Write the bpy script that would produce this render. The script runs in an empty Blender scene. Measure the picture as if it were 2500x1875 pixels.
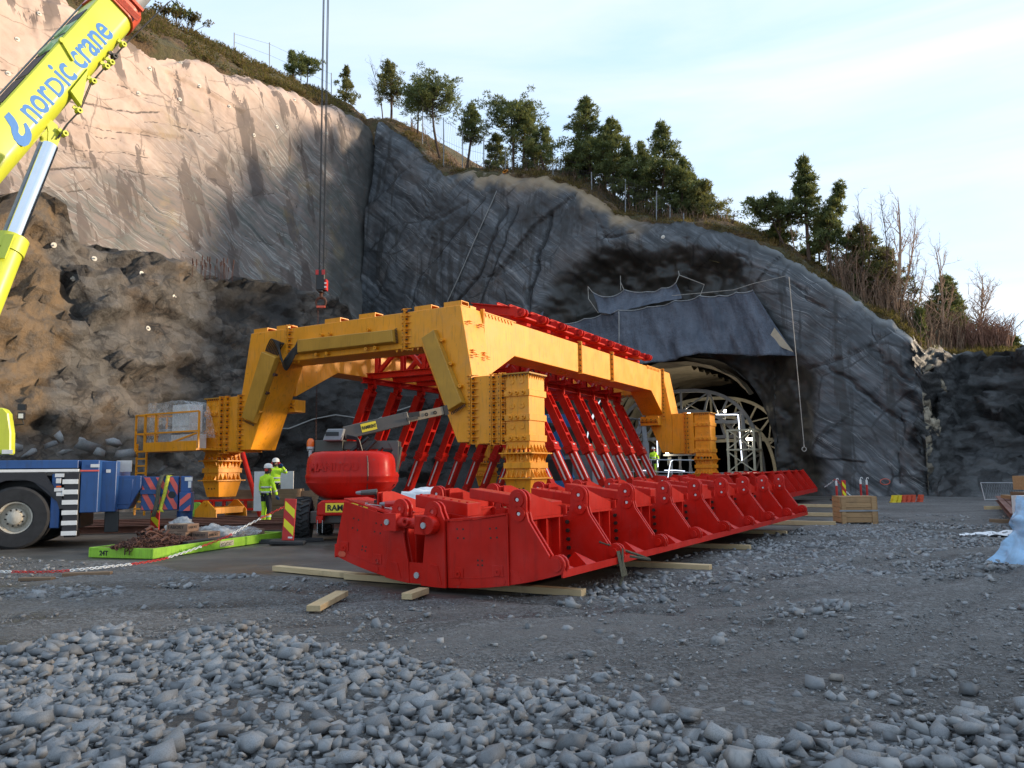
import bpy, bmesh, math, random
import numpy as np
from mathutils import Vector, Matrix, noise as mnoise

random.seed(7)
rng = np.random.default_rng(7)
scene = bpy.context.scene
COL = scene.collection
PI = math.pi

# ------------------------------------------------------------------ camera
FPX, PITCH, ROLL, EYE = 1902.9, math.radians(6.485), math.radians(-0.659), 1.6
C_FWD = Vector((0, math.cos(PITCH), math.sin(PITCH)))
_r0 = Vector((1, 0, 0)); _u0 = _r0.cross(C_FWD)
C_RIGHT = _r0*math.cos(ROLL) + _u0*math.sin(ROLL)
C_UP = _u0*math.cos(ROLL) - _r0*math.sin(ROLL)
C_POS = Vector((0, 0, EYE))
cam_data = bpy.data.cameras.new('camera')
cam = bpy.data.objects.new('camera', cam_data); COL.objects.link(cam)
cam_data.sensor_fit = 'HORIZONTAL'; cam_data.sensor_width = 36.0
cam_data.lens = 36.0*FPX/2500.0
cam_data.clip_start = 0.1; cam_data.clip_end = 3000
cam.matrix_world = Matrix(((C_RIGHT.x, C_UP.x, -C_FWD.x, C_POS.x), (C_RIGHT.y, C_UP.y, -C_FWD.y, C_POS.y),
                           (C_RIGHT.z, C_UP.z, -C_FWD.z, C_POS.z), (0, 0, 0, 1)))
scene.camera = cam

# ------------------------------------------------------------------ light
SUN_DIR = Vector((0.985, 0.10, 0.190)).normalized()      # towards the sun
SUN_EL = math.asin(SUN_DIR.z); SUN_AZ = math.atan2(SUN_DIR.x, SUN_DIR.y)
world = bpy.data.worlds.new('World'); scene.world = world; world.use_nodes = True
nt = world.node_tree; nt.nodes.clear()
N_ = nt.nodes.new; L_ = nt.links.new
out = N_('ShaderNodeOutputWorld'); bg = N_('ShaderNodeBackground'); bg.inputs['Strength'].default_value = 0.15
sky = N_('ShaderNodeTexSky'); sky.sky_type = 'NISHITA'; sky.sun_disc = False
sky.sun_elevation = SUN_EL; sky.sun_rotation = SUN_AZ
sky.air_density = 1.0; sky.dust_density = 1.2; sky.ozone_density = 1.3
tc = N_('ShaderNodeTexCoord')
mp = N_('ShaderNodeMapping'); mp.inputs['Scale'].default_value = (1.1, 1.6, 6.0); mp.inputs['Rotation'].default_value = (0.12, 0.16, 0.5)
nz = N_('ShaderNodeTexNoise'); nz.inputs['Scale'].default_value = 1.5; nz.inputs['Detail'].default_value = 8; nz.inputs['Roughness'].default_value = 0.55; nz.inputs['Distortion'].default_value = 0.5
rp = N_('ShaderNodeValToRGB'); rp.color_ramp.elements[0].position = 0.36; rp.color_ramp.elements[1].position = 0.66
dotn = N_('ShaderNodeVectorMath'); dotn.operation = 'DOT_PRODUCT'; dotn.inputs[1].default_value = SUN_DIR
mr = N_('ShaderNodeMapRange'); mr.inputs['From Min'].default_value = -0.25; mr.inputs['From Max'].default_value = 0.95; mr.inputs['To Min'].default_value = 0.30; mr.inputs['To Max'].default_value = 1.0
mul = N_('ShaderNodeMath'); mul.operation = 'MULTIPLY'
mx = N_('ShaderNodeMixRGB'); mx.inputs['Color2'].default_value = (3.05, 3.15, 3.30, 1)
hz = N_('ShaderNodeMixRGB'); hz.blend_type = 'MIX'; hz.inputs['Fac'].default_value = 0.75; hz.inputs['Color2'].default_value = (2.25, 3.0, 3.95, 1)
L_(tc.outputs['Generated'], mp.inputs['Vector']); L_(mp.outputs['Vector'], nz.inputs['Vector']); L_(nz.outputs['Fac'], rp.inputs['Fac'])
L_(tc.outputs['Generated'], dotn.inputs[0]); L_(dotn.outputs['Value'], mr.inputs['Value'])
L_(rp.outputs['Color'], mul.inputs[0]); L_(mr.outputs['Result'], mul.inputs[1]); L_(mul.outputs['Value'], mx.inputs['Fac'])
L_(sky.outputs['Color'], hz.inputs['Color1']); L_(hz.outputs['Color'], mx.inputs['Color1'])
L_(mx.outputs['Color'], bg.inputs['Color']); L_(bg.outputs['Background'], out.inputs['Surface'])

sun_data = bpy.data.lights.new('sun', 'SUN'); sun_data.energy = 2.4; sun_data.angle = math.radians(4.5); sun_data.color = (1.0, 0.80, 0.58)
sun = bpy.data.objects.new('sun', sun_data); COL.objects.link(sun)
sun.rotation_euler = (-SUN_DIR).to_track_quat('-Z', 'Y').to_euler(); sun.location = (80, 0, 60)

scene.view_settings.view_transform = 'Standard'; scene.view_settings.look = 'None'
scene.view_settings.exposure = 1.26; scene.view_settings.gamma = 1.0; scene.view_settings.use_curve_mapping = False
scene.render.engine = 'CYCLES'
scene.cycles.use_denoising = True
scene.cycles.max_bounces = 6; scene.cycles.transparent_max_bounces = 12

# ------------------------------------------------------------------ placing helpers
def ray(u, v): return C_FWD + C_RIGHT*((u-1250)/FPX) - C_UP*((v-937.5)/FPX)
def gz(u, v, z=0.0):                       # where a sight line meets the level z
    d = ray(u, v); return C_POS + d*((z-EYE)/d.z)
def gy(u, v, y):                           # where a sight line meets the depth y
    d = ray(u, v); return C_POS + d*(y/d.y)
def proj(P):
    d = Vector(P)-C_POS; k = d.dot(C_FWD); return (1250+FPX*d.dot(C_RIGHT)/k, 937.5-FPX*d.dot(C_UP)/k)
# site frame: e runs along the tunnel face to the right, b runs into the tunnel
TH = math.radians(60.413)
EV = Vector((math.sin(TH), -math.cos(TH), 0)); BV = Vector((math.cos(TH), math.sin(TH), 0)); NO = Vector((-1.635, 24.699, 0))
SITE_ROT = TH - PI/2
def S(e, b, z=0.0): return NO + EV*e + BV*b + Vector((0, 0, z))
def to_site(P): d = Vector(P)-NO; return Vector((d.dot(EV), d.dot(BV), P[2]))
def site_dir(e, b, z=0.0): return EV*e + BV*b + Vector((0, 0, z))

# ------------------------------------------------------------------ objects
def tag(o, label=None, cat=None, group=None, kind=None):
    if label: o['label'] = label
    if cat: o['category'] = cat
    if group: o['group'] = group
    if kind: o['kind'] = kind
    return o
def thing(name, label, cat, loc=(0, 0, 0), rotz=0.0, group=None):
    o = bpy.data.objects.new(name, None); COL.objects.link(o); o.empty_display_size = 0.2
    o.location = loc; o.rotation_euler = (0, 0, rotz)
    return tag(o, label, cat, group)
def mesh_obj(name, me, mat=None, parent=None):
    o = bpy.data.objects.new(name, me); COL.objects.link(o)
    if mat is not None and not me.materials: me.materials.append(mat)
    if parent is not None: o.parent = parent
    return o
def children(o): return [c for c in COL.objects if c.parent == o]
def copy_tree(o, parent=None, kids=None):
    if kids is None:
        kids = {}
        for c in COL.objects:
            if c.parent is not None: kids.setdefault(c.parent.name, []).append(c)
    c = o.copy(); COL.objects.link(c)
    if parent is not None: c.parent = parent
    for ch in kids.get(o.name, ()): copy_tree(ch, c, kids)
    return c

class MB:
    def __init__(self, M=None): self.v = []; self.f = []; self.M = M; self.mi = []; self.cur = 0
    def add(self, vs, fs):
        k = len(self.v); M = self.M
        for p in vs: self.v.append(tuple(M @ Vector(p)) if M is not None else tuple(p))
        for q in fs: self.f.append(tuple(i+k for i in q)); self.mi.append(self.cur)
        return self
    def box(self, x0, x1, y0, y1, z0, z1):
        return self.add([(x0,y0,z0),(x1,y0,z0),(x1,y1,z0),(x0,y1,z0),(x0,y0,z1),(x1,y0,z1),(x1,y1,z1),(x0,y1,z1)],
                        [(0,3,2,1),(4,5,6,7),(0,1,5,4),(1,2,6,5),(2,3,7,6),(3,0,4,7)])
    def hexa(self, p): # eight corners: bottom loop then top loop
        return self.add(p, [(0,3,2,1),(4,5,6,7),(0,1,5,4),(1,2,6,5),(2,3,7,6),(3,0,4,7)])
    def prism(self, poly, ax, d0, d1):
        n = len(poly)
        def P(p, d): return (p[0], d, p[1]) if ax == 'y' else ((d, p[0], p[1]) if ax == 'x' else (p[0], p[1], d))
        vs = [P(p, d0) for p in poly]+[P(p, d1) for p in poly]
        fs = [tuple(range(n))[::-1], tuple(range(n, 2*n))]+[(i, (i+1) % n, n+(i+1) % n, n+i) for i in range(n)]
        return self.add(vs, fs)
    def tube(self, pts, r, n=6, caps=True):
        pts = [Vector(p) for p in pts]; m = len(pts)
        rs = list(r) if hasattr(r, '__len__') else [r]*m
        vs = []; fs = []; up = None
        for i, p in enumerate(pts):
            t = (pts[min(i+1, m-1)]-pts[max(i-1, 0)])
            if t.length < 1e-9: t = Vector((0, 0, 1))
            t.normalize()
            if up is None: up = Vector((0, 0, 1)) if abs(t.z) < 0.9 else Vector((0, 1, 0))
            a = t.cross(up)
            if a.length < 1e-6: a = t.cross(Vector((1, 0.3, 0)))
            a.normalize(); b = a.cross(t).normalized(); up = b
            for k in range(n):
                w = 2*PI*k/n; vs.append(p+(a*math.cos(w)+b*math.sin(w))*rs[i])
        for i in range(m-1):
            for k in range(n): fs.append((i*n+k, i*n+(k+1) % n, (i+1)*n+(k+1) % n, (i+1)*n+k))
        if caps: fs.append(tuple(range(n))[::-1]); fs.append(tuple((m-1)*n+k for k in range(n)))
        return self.add(vs, fs)
    def cyl(self, p0, p1, r0, r1=None, n=14): return self.tube([p0, p1], [r0, r0 if r1 is None else r1], n)
    def bar(self, p0, p1, w, h, up=(0, 0, 1)):
        p0 = Vector(p0); p1 = Vector(p1); t = (p1-p0).normalized(); up = Vector(up)
        if abs(t.dot(up)) > 0.98: up = Vector((0, 1, 0))
        a = t.cross(up).normalized()*(w/2); b = a.cross(t).normalized()*(h/2)
        return self.hexa([p0-a-b, p0+a-b, p0+a+b, p0-a+b, p1-a-b, p1+a-b, p1+a+b, p1-a+b])
    def ibeam(self, p0, p1, w, h, t=0.03, up=(0, 0, 1)):
        p0 = Vector(p0); p1 = Vector(p1); d = (p1-p0).normalized(); u = Vector(up)
        if abs(d.dot(u)) > 0.98: u = Vector((0, 1, 0))
        a = d.cross(u).normalized(); b = a.cross(d).normalized()
        o = b*(h/2-t/2)
        self.bar(p0+o, p1+o, w, t, up); self.bar(p0-o, p1-o, w, t, up); self.bar(p0, p1, t, h-2*t, up)
        return self
    def disc(self, c, nrm, r, t, n=16):
        c = Vector(c); nrm = Vector(nrm).normalized(); return self.cyl(c, c+nrm*t, r, r, n)
    def ring(self, c, nrm, r0, r1, t, n=20):
        c = Vector(c); nrm = Vector(nrm).normalized(); a = nrm.orthogonal().normalized(); b = nrm.cross(a)
        vs = []
        for d in (0, t):
            for rr in (r0, r1):
                for k in range(n):
                    w = 2*PI*k/n; vs.append(c+nrm*d+(a*math.cos(w)+b*math.sin(w))*rr)
        fs = []
        for k in range(n):
            j = (k+1) % n
            fs += [(n+k, n+j, 3*n+j, 3*n+k), (k, 2*n+k, 2*n+j, j), (k, j, n+j, n+k), (2*n+k, 3*n+k, 3*n+j, 2*n+j)]
        return self.add(vs, fs)
    def lathe(self, prof, p0, axis, n=24):
        p0 = Vector(p0); ax = Vector(axis).normalized(); a = ax.orthogonal().normalized(); b = ax.cross(a)
        vs = []; fs = []
        for (r, h) in prof:
            for k in range(n):
                w = 2*PI*k/n; vs.append(p0+ax*h+(a*math.cos(w)+b*math.sin(w))*r)
        for i in range(len(prof)-1):
            for k in range(n): fs.append((i*n+k, i*n+(k+1) % n, (i+1)*n+(k+1) % n, (i+1)*n+k))
        return self.add(vs, fs)
    def mesh(self, name):
        me = bpy.data.meshes.new(name); me.from_pydata(self.v, [], self.f); me.update()
        return me
    def build(self, name, mat, parent=None, smooth=False, bevel=0.0, bseg=1):
        me = self.mesh(name)
        mats = mat if isinstance(mat, (list, tuple)) else [mat]
        for m in mats: me.materials.append(m)
        if len(mats) > 1: me.polygons.foreach_set('material_index', self.mi)
        fix_normals(me)
        if smooth:
            me.polygons.foreach_set('use_smooth', [True]*len(me.polygons))
            try: me.set_sharp_from_angle(angle=math.radians(38))
            except Exception: pass
        o = mesh_obj(name, me, None, parent)
        if bevel:
            b = o.modifiers.new('bevel', 'BEVEL'); b.width = bevel; b.segments = bseg; b.limit_method = 'ANGLE'; b.angle_limit = math.radians(40)
        return o
def fix_normals(me):
    bm = bmesh.new(); bm.from_mesh(me); bmesh.ops.recalc_face_normals(bm, faces=bm.faces); bm.to_mesh(me); bm.free()

def text_mesh(s, size, extrude=0.004, bold=0.0, align='LEFT', shear=0.0, cw=1.0):
    cu = bpy.data.curves.new('t', 'FONT'); cu.body = s; cu.size = size; cu.extrude = extrude; cu.offset = bold; cu.align_x = align; cu.shear = shear
    cu.resolution_u = 3; cu.space_character = cw
    o = bpy.data.objects.new('t', cu); COL.objects.link(o)
    dg = bpy.context.evaluated_depsgraph_get(); me = bpy.data.meshes.new_from_object(o.evaluated_get(dg))
    bpy.data.objects.remove(o); bpy.data.curves.remove(cu)
    return me
def put_text(name, s, size, mat, parent, M, **kw):
    me = text_mesh(s, size, **kw); me.transform(M); me.materials.clear()
    return mesh_obj(name, me, mat, parent)
def basis(o, x, y):
    x = Vector(x).normalized(); y = Vector(y); z = x.cross(y).normalized(); y = z.cross(x).normalized(); o = Vector(o)
    return Matrix(((x.x, y.x, z.x, o.x), (x.y, y.y, z.y, o.y), (x.z, y.z, z.z, o.z), (0, 0, 0, 1)))

# ------------------------------------------------------------------ numpy noise
def _h(i, j, k, s):
    n = (i.astype(np.int64)*374761393+j.astype(np.int64)*668265263+k.astype(np.int64)*2147483647+s*1274126177) & 0xffffffff
    n = ((n ^ (n >> 13))*1274126177) & 0xffffffff
    n = ((n ^ (n >> 16))*2246822519) & 0xffffffff
    return ((n ^ (n >> 15)) & 0xffffff)/16777215.0
def vnoise(P, s=0):
    F = np.floor(P).astype(np.int64); t = P-F; t = t*t*(3-2*t); r = 0
    for dx in (0, 1):
        for dy in (0, 1):
            for dz in (0, 1):
                w = (t[:, 0] if dx else 1-t[:, 0])*(t[:, 1] if dy else 1-t[:, 1])*(t[:, 2] if dz else 1-t[:, 2])
                r = r+w*_h(F[:, 0]+dx, F[:, 1]+dy, F[:, 2]+dz, s)
    return r*2-1
def fbm(P, o=4, s=0, g=0.5):
    a = 1.0; r = 0; P = P.copy()
    for i in range(o): r = r+a*vnoise(P, s+i*17); a *= g; P = P*2.03+11.3
    return r
def blocks(P, s=0):                        # nearest-cell blocks: (plane-tilted step height, edge distance)
    F = np.floor(P).astype(np.int64); n = len(P); d1 = np.full(n, 9.0); d2 = np.full(n, 9.0); val = np.zeros(n)
    for dx in (-1, 0, 1):
        for dy in (-1, 0, 1):
            for dz in (-1, 0, 1):
                i, j, k = F[:, 0]+dx, F[:, 1]+dy, F[:, 2]+dz
                c = np.stack([i+_h(i, j, k, s), j+_h(i, j, k, s+1), k+_h(i, j, k, s+2)], 1)
                D = P-c; d = (D*D).sum(1)
                v = (_h(i, j, k, s+3)-.5)*1.0+D[:, 0]*(_h(i, j, k, s+4)-.5)*1.4+D[:, 1]*(_h(i, j, k, s+5)-.5)*1.4+D[:, 2]*(_h(i, j, k, s+6)-.5)*1.4
                m = d < d1; d2 = np.where(m, d1, np.minimum(d2, d)); val = np.where(m, v, val); d1 = np.where(m, d, d1)
    return val, np.sqrt(d2)-np.sqrt(d1)
def sstep(a, b, x): t = np.clip((x-a)/(b-a), 0, 1); return t*t*(3-2*t)
def seg_dist(X, Y, pts):
    r = np.full(X.shape, 1e9)
    for (x0, y0), (x1, y1) in zip(pts[:-1], pts[1:]):
        dx, dy = x1-x0, y1-y0; t = np.clip(((X-x0)*dx+(Y-y0)*dy)/(dx*dx+dy*dy+1e-9), 0, 1)
        r = np.minimum(r, np.hypot(X-x0-t*dx, Y-y0-t*dy))
    return r
def grid_mesh(name, V, nu, nv, keep=None, attrs=None, smooth=True):
    me = bpy.data.meshes.new(name)
    idx = np.arange(nu*nv).reshape(nu, nv)
    q = np.stack([idx[:-1, :-1], idx[1:, :-1], idx[1:, 1:], idx[:-1, 1:]], -1).reshape(-1, 4)
    if keep is not None: q = q[keep.reshape(-1)]
    me.vertices.add(len(V)); me.vertices.foreach_set('co', np.ascontiguousarray(V, dtype=np.float32).ravel())
    me.loops.add(q.size); me.loops.foreach_set('vertex_index', q.ravel().astype(np.int32))
    me.polygons.add(len(q)); me.polygons.foreach_set('loop_start', np.arange(0, q.size, 4, dtype=np.int32))
    me.update(calc_edges=True); me.validate()
    if smooth: me.polygons.foreach_set('use_smooth', [True]*len(me.polygons))
    for k, a in (attrs or {}).items():
        at = me.attributes.new(k, 'FLOAT', 'POINT'); at.data.foreach_set('value', np.ascontiguousarray(a, dtype=np.float32).ravel())
    return me
def tri_mesh(name, V, F, n_per, attrs=None, smooth=False):
    me = bpy.data.meshes.new(name); F = np.asarray(F)
    me.vertices.add(len(V)); me.vertices.foreach_set('co', np.ascontiguousarray(V, dtype=np.float32).ravel())
    me.loops.add(F.size); me.loops.foreach_set('vertex_index', F.ravel().astype(np.int32))
    me.polygons.add(len(F)); me.polygons.foreach_set('loop_start', np.arange(0, F.size, n_per, dtype=np.int32))
    me.update(calc_edges=True)
    if smooth: me.polygons.foreach_set('use_smooth', [True]*len(F))
    for k, a in (attrs or {}).items():
        at = me.attributes.new(k, 'FLOAT', 'POINT'); at.data.foreach_set('value', np.ascontiguousarray(a, dtype=np.float32).ravel())
    return me
# ------------------------------------------------------------------ materials
class NT:
    def __init__(s, name):
        s.m = bpy.data.materials.new(name); s.m.use_nodes = True; s.t = s.m.node_tree
        s.b = s.t.nodes['Principled BSDF']; s.o = s.t.nodes['Material Output']; s._tc = None
    def n(s, typ, **kw):
        x = s.t.nodes.new(typ)
        for k, v in kw.items(): setattr(x, k, v)
        return x
    def l(s, a, b): s.t.links.new(a, b)
    def tc(s, which='Object'):
        if s._tc is None: s._tc = s.n('ShaderNodeTexCoord')
        return s._tc.outputs[which]
    def map(s, vec, scale=(1, 1, 1), rot=(0, 0, 0), loc=(0, 0, 0)):
        if any(rot):
            y = s.n('ShaderNodeMapping'); y.inputs['Rotation'].default_value = rot; s.l(vec, y.inputs['Vector']); vec = y.outputs['Vector']
        x = s.n('ShaderNodeMapping'); x.inputs['Scale'].default_value = scale; x.inputs['Location'].default_value = loc
        s.l(vec, x.inputs['Vector']); return x.outputs['Vector']
    def noise(s, vec, scale, detail=4, rough=.55, dist=0.0, col=False):
        x = s.n('ShaderNodeTexNoise'); x.inputs['Scale'].default_value = scale; x.inputs['Detail'].default_value = detail
        x.inputs['Roughness'].default_value = rough; x.inputs['Distortion'].default_value = dist; s.l(vec, x.inputs['Vector']); return x.outputs['Color' if col else 'Fac']
    def voro(s, vec, scale, feat='F1', out='Distance'):
        x = s.n('ShaderNodeTexVoronoi', feature=feat); x.inputs['Scale'].default_value = scale; s.l(vec, x.inputs['Vector']); return x.outputs[out]
    def ramp(s, fac, stops, interp='LINEAR'):
        x = s.n('ShaderNodeValToRGB'); r = x.color_ramp; r.interpolation = interp
        while len(r.elements) < len(stops): r.elements.new(0.5)
        for e, (p, c) in zip(r.elements, stops):
            e.position = p; e.color = (c, c, c, 1) if not hasattr(c, '__len__') else (*c, 1)
        s.l(fac, x.inputs['Fac']); return x.outputs['Color']
    def mix(s, fac, a, b, blend='MIX'):
        x = s.n('ShaderNodeMixRGB', blend_type=blend)
        for k, v in (('Fac', fac), ('Color1', a), ('Color2', b)):
            if hasattr(v, 'is_linked') or isinstance(v, bpy.types.NodeSocket): s.l(v, x.inputs[k])
            elif k == 'Fac': x.inputs[k].default_value = v
            else: x.inputs[k].default_value = (*v, 1) if hasattr(v, '__len__') else (v, v, v, 1)
        return x.outputs['Color']
    def math(s, op, a, b=0.0, c=None):
        x = s.n('ShaderNodeMath', operation=op)
        for k, v in enumerate((a, b, c)):
            if v is None: continue
            if isinstance(v, bpy.types.NodeSocket): s.l(v, x.inputs[k])
            else: x.inputs[k].default_value = v
        return x.outputs[0]
    def attr(s, name, out='Fac'):
        x = s.n('ShaderNodeAttribute'); x.attribute_name = name; return x.outputs[out]
    def bump(s, h, strength=.5, dist=.02, prev=None):
        x = s.n('ShaderNodeBump'); x.inputs['Strength'].default_value = strength; x.inputs['Distance'].default_value = dist
        s.l(h, x.inputs['Height'])
        if prev is not None: s.l(prev, x.inputs['Normal'])
        return x.outputs['Normal']
    def set(s, color=None, rough=None, metal=None, normal=None, **kw):
        for k, v in (('Base Color', color), ('Roughness', rough), ('Metallic', metal), ('Normal', normal)):
            if v is None: continue
            if isinstance(v, bpy.types.NodeSocket): s.l(v, s.b.inputs[k])
            else: s.b.inputs[k].default_value = (*v, 1) if hasattr(v, '__len__') else v
        for k, v in kw.items(): s.b.inputs[k.replace('_', ' ')].default_value = v
        return s.m

def paint(name, col, rough=.42, wear=.25, dirt=(.10, .075, .05), dirt_amt=.35, scale=1.0, rust=None, dust=0.0):
    k = NT(name); v = k.tc()
    n1 = k.noise(v, 1.3*scale, 5, .6); n2 = k.noise(k.map(v, (6, 6, .7)), 2.0*scale, 5, .6); n3 = k.noise(v, 38*scale, 3, .6)
    dk = tuple(c*(1-wear) for c in col); lt = tuple(min(1, c*(1+wear*.35)+.004) for c in col)
    c = k.mix(k.ramp(n1, [(.3, 0), (.7, 1)]), dk, lt)
    st = k.math('MULTIPLY', k.ramp(n2, [(.53, 0), (.78, 1)]), dirt_amt)
    c = k.mix(st, c, dirt)
    if rust:
        c = k.mix(k.ramp(k.noise(v, 5*scale, 7, .7), [(.64, 0), (.70, 1)]), c, rust)
    if dust: c = k.mix(k.math('MULTIPLY', k.ramp(k.noise(v, 1.7*scale, 7, .66, .5), [(.46, 0), (.66, 1)]), dust), c, tuple(.5*x+.16 for x in col))
    r = k.math('ADD', k.math('MULTIPLY', k.math('SUBTRACT', n1, .5), .35), rough)
    return k.set(c, r, 0.0, k.bump(n3, .12, .004))
def plain(name, col, rough=.6, metal=0.0, var=.2, scale=4.0, bump=.15, **kw):
    k = NT(name); v = k.tc(); n = k.noise(v, scale, 5, .6)
    c = k.mix(k.ramp(n, [(.3, 0), (.7, 1)]), tuple(x*(1-var) for x in col), tuple(min(1, x*(1+var)) for x in col))
    return k.set(c, rough, metal, k.bump(k.noise(v, scale*9, 4, .6), bump, .01), **kw)
def emit(name, col, strength):
    k = NT(name); k.b.inputs['Emission Color'].default_value = (*col, 1); k.b.inputs['Emission Strength'].default_value = strength
    return k.set(col, .5)

M = {}
M['yellow'] = paint('yellow_paint', (.82, .315, .005), .45, .14, (.20, .085, .012), .6, 1.0, (.28, .11, .02), .14)
M['yellow_dull'] = paint('yellow_duct_paint', (.48, .245, .022), .5, .2, (.2, .10, .02), .5)
M['red'] = paint('red_paint', (.53, .012, .005), .38, .20, (.22, .014, .010), .55, 1.0, (.36, .045, .035), .07); M['red'].node_tree.nodes['Principled BSDF'].inputs['Specular IOR Level'].default_value = .18
M['red_lit'] = plain('red_paint_lit', (.60, .09, .075), .35, 0, .1)  # lit tint of the red paint, used on hole discs
M['red_old'] = paint('red_plastic', (.50, .02, .02), .45, .15)
M['lime'] = paint('lime_paint', (.55, .60, .045), .36, .10, (.36, .36, .04), .25)
M['lime_pale'] = paint('lime_deck_paint', (.34, .52, .22), .45, .15)
M['green_mat'] = paint('green_steel_paint', (.28, .55, .03), .5, .2, (.07, .05, .03), .5, 3.0, (.05, .035, .025))
M['blue'] = paint('blue_paint', (.018, .075, .235), .38, .25, (.03, .03, .035), .5)
M['blue_logo'] = plain('blue_lettering', (.035, .19, .52), .4, 0, .05)
M['salmon'] = plain('salmon_reflex', (.72, .11, .085), .5, 0, .1)
M['orange_red'] = paint('orange_red_paint', (.62, .09, .04), .4, .15)
M['white'] = plain('white_paint', (.72, .72, .70), .45, 0, .08)
M['offwhite'] = plain('offwhite_panel', (.62, .63, .63), .5, 0, .08)
M['cream'] = plain('cream_steel', (.46, .42, .30), .5, 0, .15)
M['grey_steel'] = plain('grey_steel', (.22, .23, .24), .5, 0, .2)
M['arch_grey'] = plain('arch_grey_steel', (.17, .16, .145), .5, 0, .2)
M['galv'] = plain('galvanised', (.42, .43, .44), .45, .5, .15)
M['black'] = plain('black_paint', (.012, .012, .013), .45, 0, .3)
M['black_mat'] = plain('black_panel', (.022, .022, .026), .6, 0, .2)
M['bolt'] = plain('dark_bolt', (.03, .025, .02), .5, .3, .3)
M['chrome'] = plain('chrome', (.80, .81, .82), .12, 1.0, .03, bump=.0)
M['rubber'] = plain('tyre_rubber', (.022, .022, .023), .8, 0, .35, 6, .4)
M['lift_grey'] = paint('lift_grey_paint', (.085, .075, .065), .4, .2, (.14, .12, .09), .3)
M['lift_tan'] = paint('lift_tan_paint', (.24, .19, .13), .4, .2, (.14, .12, .09), .3)
M['olive'] = paint('olive_panel', (.055, .06, .045), .5, .2)
M['rim'] = paint('rim_cream', (.50, .46, .38), .5, .2, (.12, .08, .05), .7, 4)
M['rust'] = plain('rust', (.085, .036, .024), .85, 0, .4, 8, .5)
M['rustbeam'] = plain('rusty_beam', (.15, .060, .040), .7, .0, .4, 2.5, .4)
M['label_yellow'] = plain('label_yellow', (.75, .58, .03), .5, 0, .04)
M['ink'] = plain('ink', (.01, .01, .01), .6)
M['hiviz'] = plain('hiviz_yellow', (.52, .85, .03), .8, 0, .18, 9, .5, )
M['reflex'] = plain('reflective_grey', (.55, .57, .55), .45, 0, .1)
M['navy'] = plain('navy_cloth', (.012, .014, .022), .85, 0, .3, 9)
M['glove'] = plain('blue_glove', (.03, .09, .28), .8)
M['skin'] = plain('skin', (.42, .24, .17), .6, 0, .1)
M['card'] = plain('cardboard', (.20, .125, .085), .85, 0, .2, 5)
M['hazred'] = plain('hazard_red', (.52, .025, .02), .45, 0, .1)
M['hazyel'] = plain('hazard_yellow', (.78, .70, .02), .45, 0, .06)
M['sling_y'] = plain('yellow_sling', (.62, .60, .05), .8, 0, .25, 20, .5)
M['sling_o'] = plain('olive_sling', (.09, .085, .055), .9, 0, .3, 20, .5)
M['orange_light'] = plain('amber_lens', (.75, .14, .02), .2, 0, .1)
M['genie'] = plain('blue_lift_paint', (.02, .17, .45), .4, 0, .2)
M['lamp'] = emit('flood_lamp', (1.0, .93, .75), 12.0)
M['led'] = emit('led_strip', (.80, .86, 1.0), 1.7)
M['rope'] = plain('wire_rope', (.05, .048, .045), .5, .4, .3)
M['rope_pale'] = plain('pale_rope', (.36, .34, .30), .8)
M['cable_y'] = plain('cable_grey', (.25, .25, .24), .7)
M['orange_tape'] = plain('orange_tape', (.75, .26, .02), .7)
M['disc'] = plain('bolt_plate', (.62, .58, .50), .6)
def wood(name, a, b, sc=1.0):
    k = NT(name); v = k.tc(); g = k.noise(k.map(v, (1.2*sc, 26*sc, 26*sc)), 1.0, 6, .65, .6)
    oi = k.n('ShaderNodeObjectInfo').outputs['Random']
    c = k.mix(k.ramp(g, [(.32, 0), (.68, 1)]), a, b)
    c = k.mix(k.math('MULTIPLY', oi, .45), c, tuple(x*.55 for x in a))
    c = k.mix(k.ramp(k.noise(v, 3.0, 5, .6), [(.55, 0), (.8, .6)]), c, (.10, .07, .045))
    return k.set(c, .75, 0, k.bump(g, .25, .006))
M['wood'] = wood('pine_timber', (.50, .36, .19), (.62, .47, .27))
M['wood_crate'] = wood('crate_board', (.33, .19, .085), (.47, .29, .14))
M['wood_dark'] = wood('weathered_board', (.17, .105, .06), (.26, .17, .10))
def thin(name, col, alpha, rough=.25, wr=6.0):
    k = NT(name); v = k.tc(); n = k.noise(v, wr, 5, .6, 1.2)
    a = k.ramp(n, [(.3, max(0, alpha-.22)), (.7, min(1, alpha+.25))])
    k.l(a, k.b.inputs['Alpha']); k.m.blend_method = 'HASHED' if hasattr(k.m, 'blend_method') else None
    return k.set(k.mix(n, tuple(c*.8 for c in col), tuple(min(1, c*1.15) for c in col)), rough, 0, k.bump(n, .5, .05))
M['film'] = thin('clear_film', (.70, .74, .77), .24, .2)
M['film_white'] = thin('white_film', (.50, .52, .53), .55, .3)
M['film_blue'] = thin('blue_film', (.30, .50, .72), .78, .25, 3.0)
M['sheet'] = plain('white_sheet', (.70, .71, .73), .5, 0, .06, 6, .3)
k = NT('tarp'); v = k.tc(); n = k.noise(k.map(v, (1, 1, .5)), 1.2, 6, .6)
M['tarp'] = k.set(k.mix(k.ramp(n, [(.35, 0), (.7, 1)]), (.058, .070, .094), (.118, .136, .170)), .62, 0, k.bump(k.math('ADD', k.noise(k.map(v, (1.6, 1, .35)), 1.6, 6, .6), k.math('MULTIPLY', k.noise(v, 5, 5, .6), .3)), .9, .25))
M['tarp_edge'] = plain('tarp_hem', (.30, .31, .31), .7)
M['canvas'] = plain('lining_canvas', (.42, .36, .26), .8, 0, .12, 2.0, .3)
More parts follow.
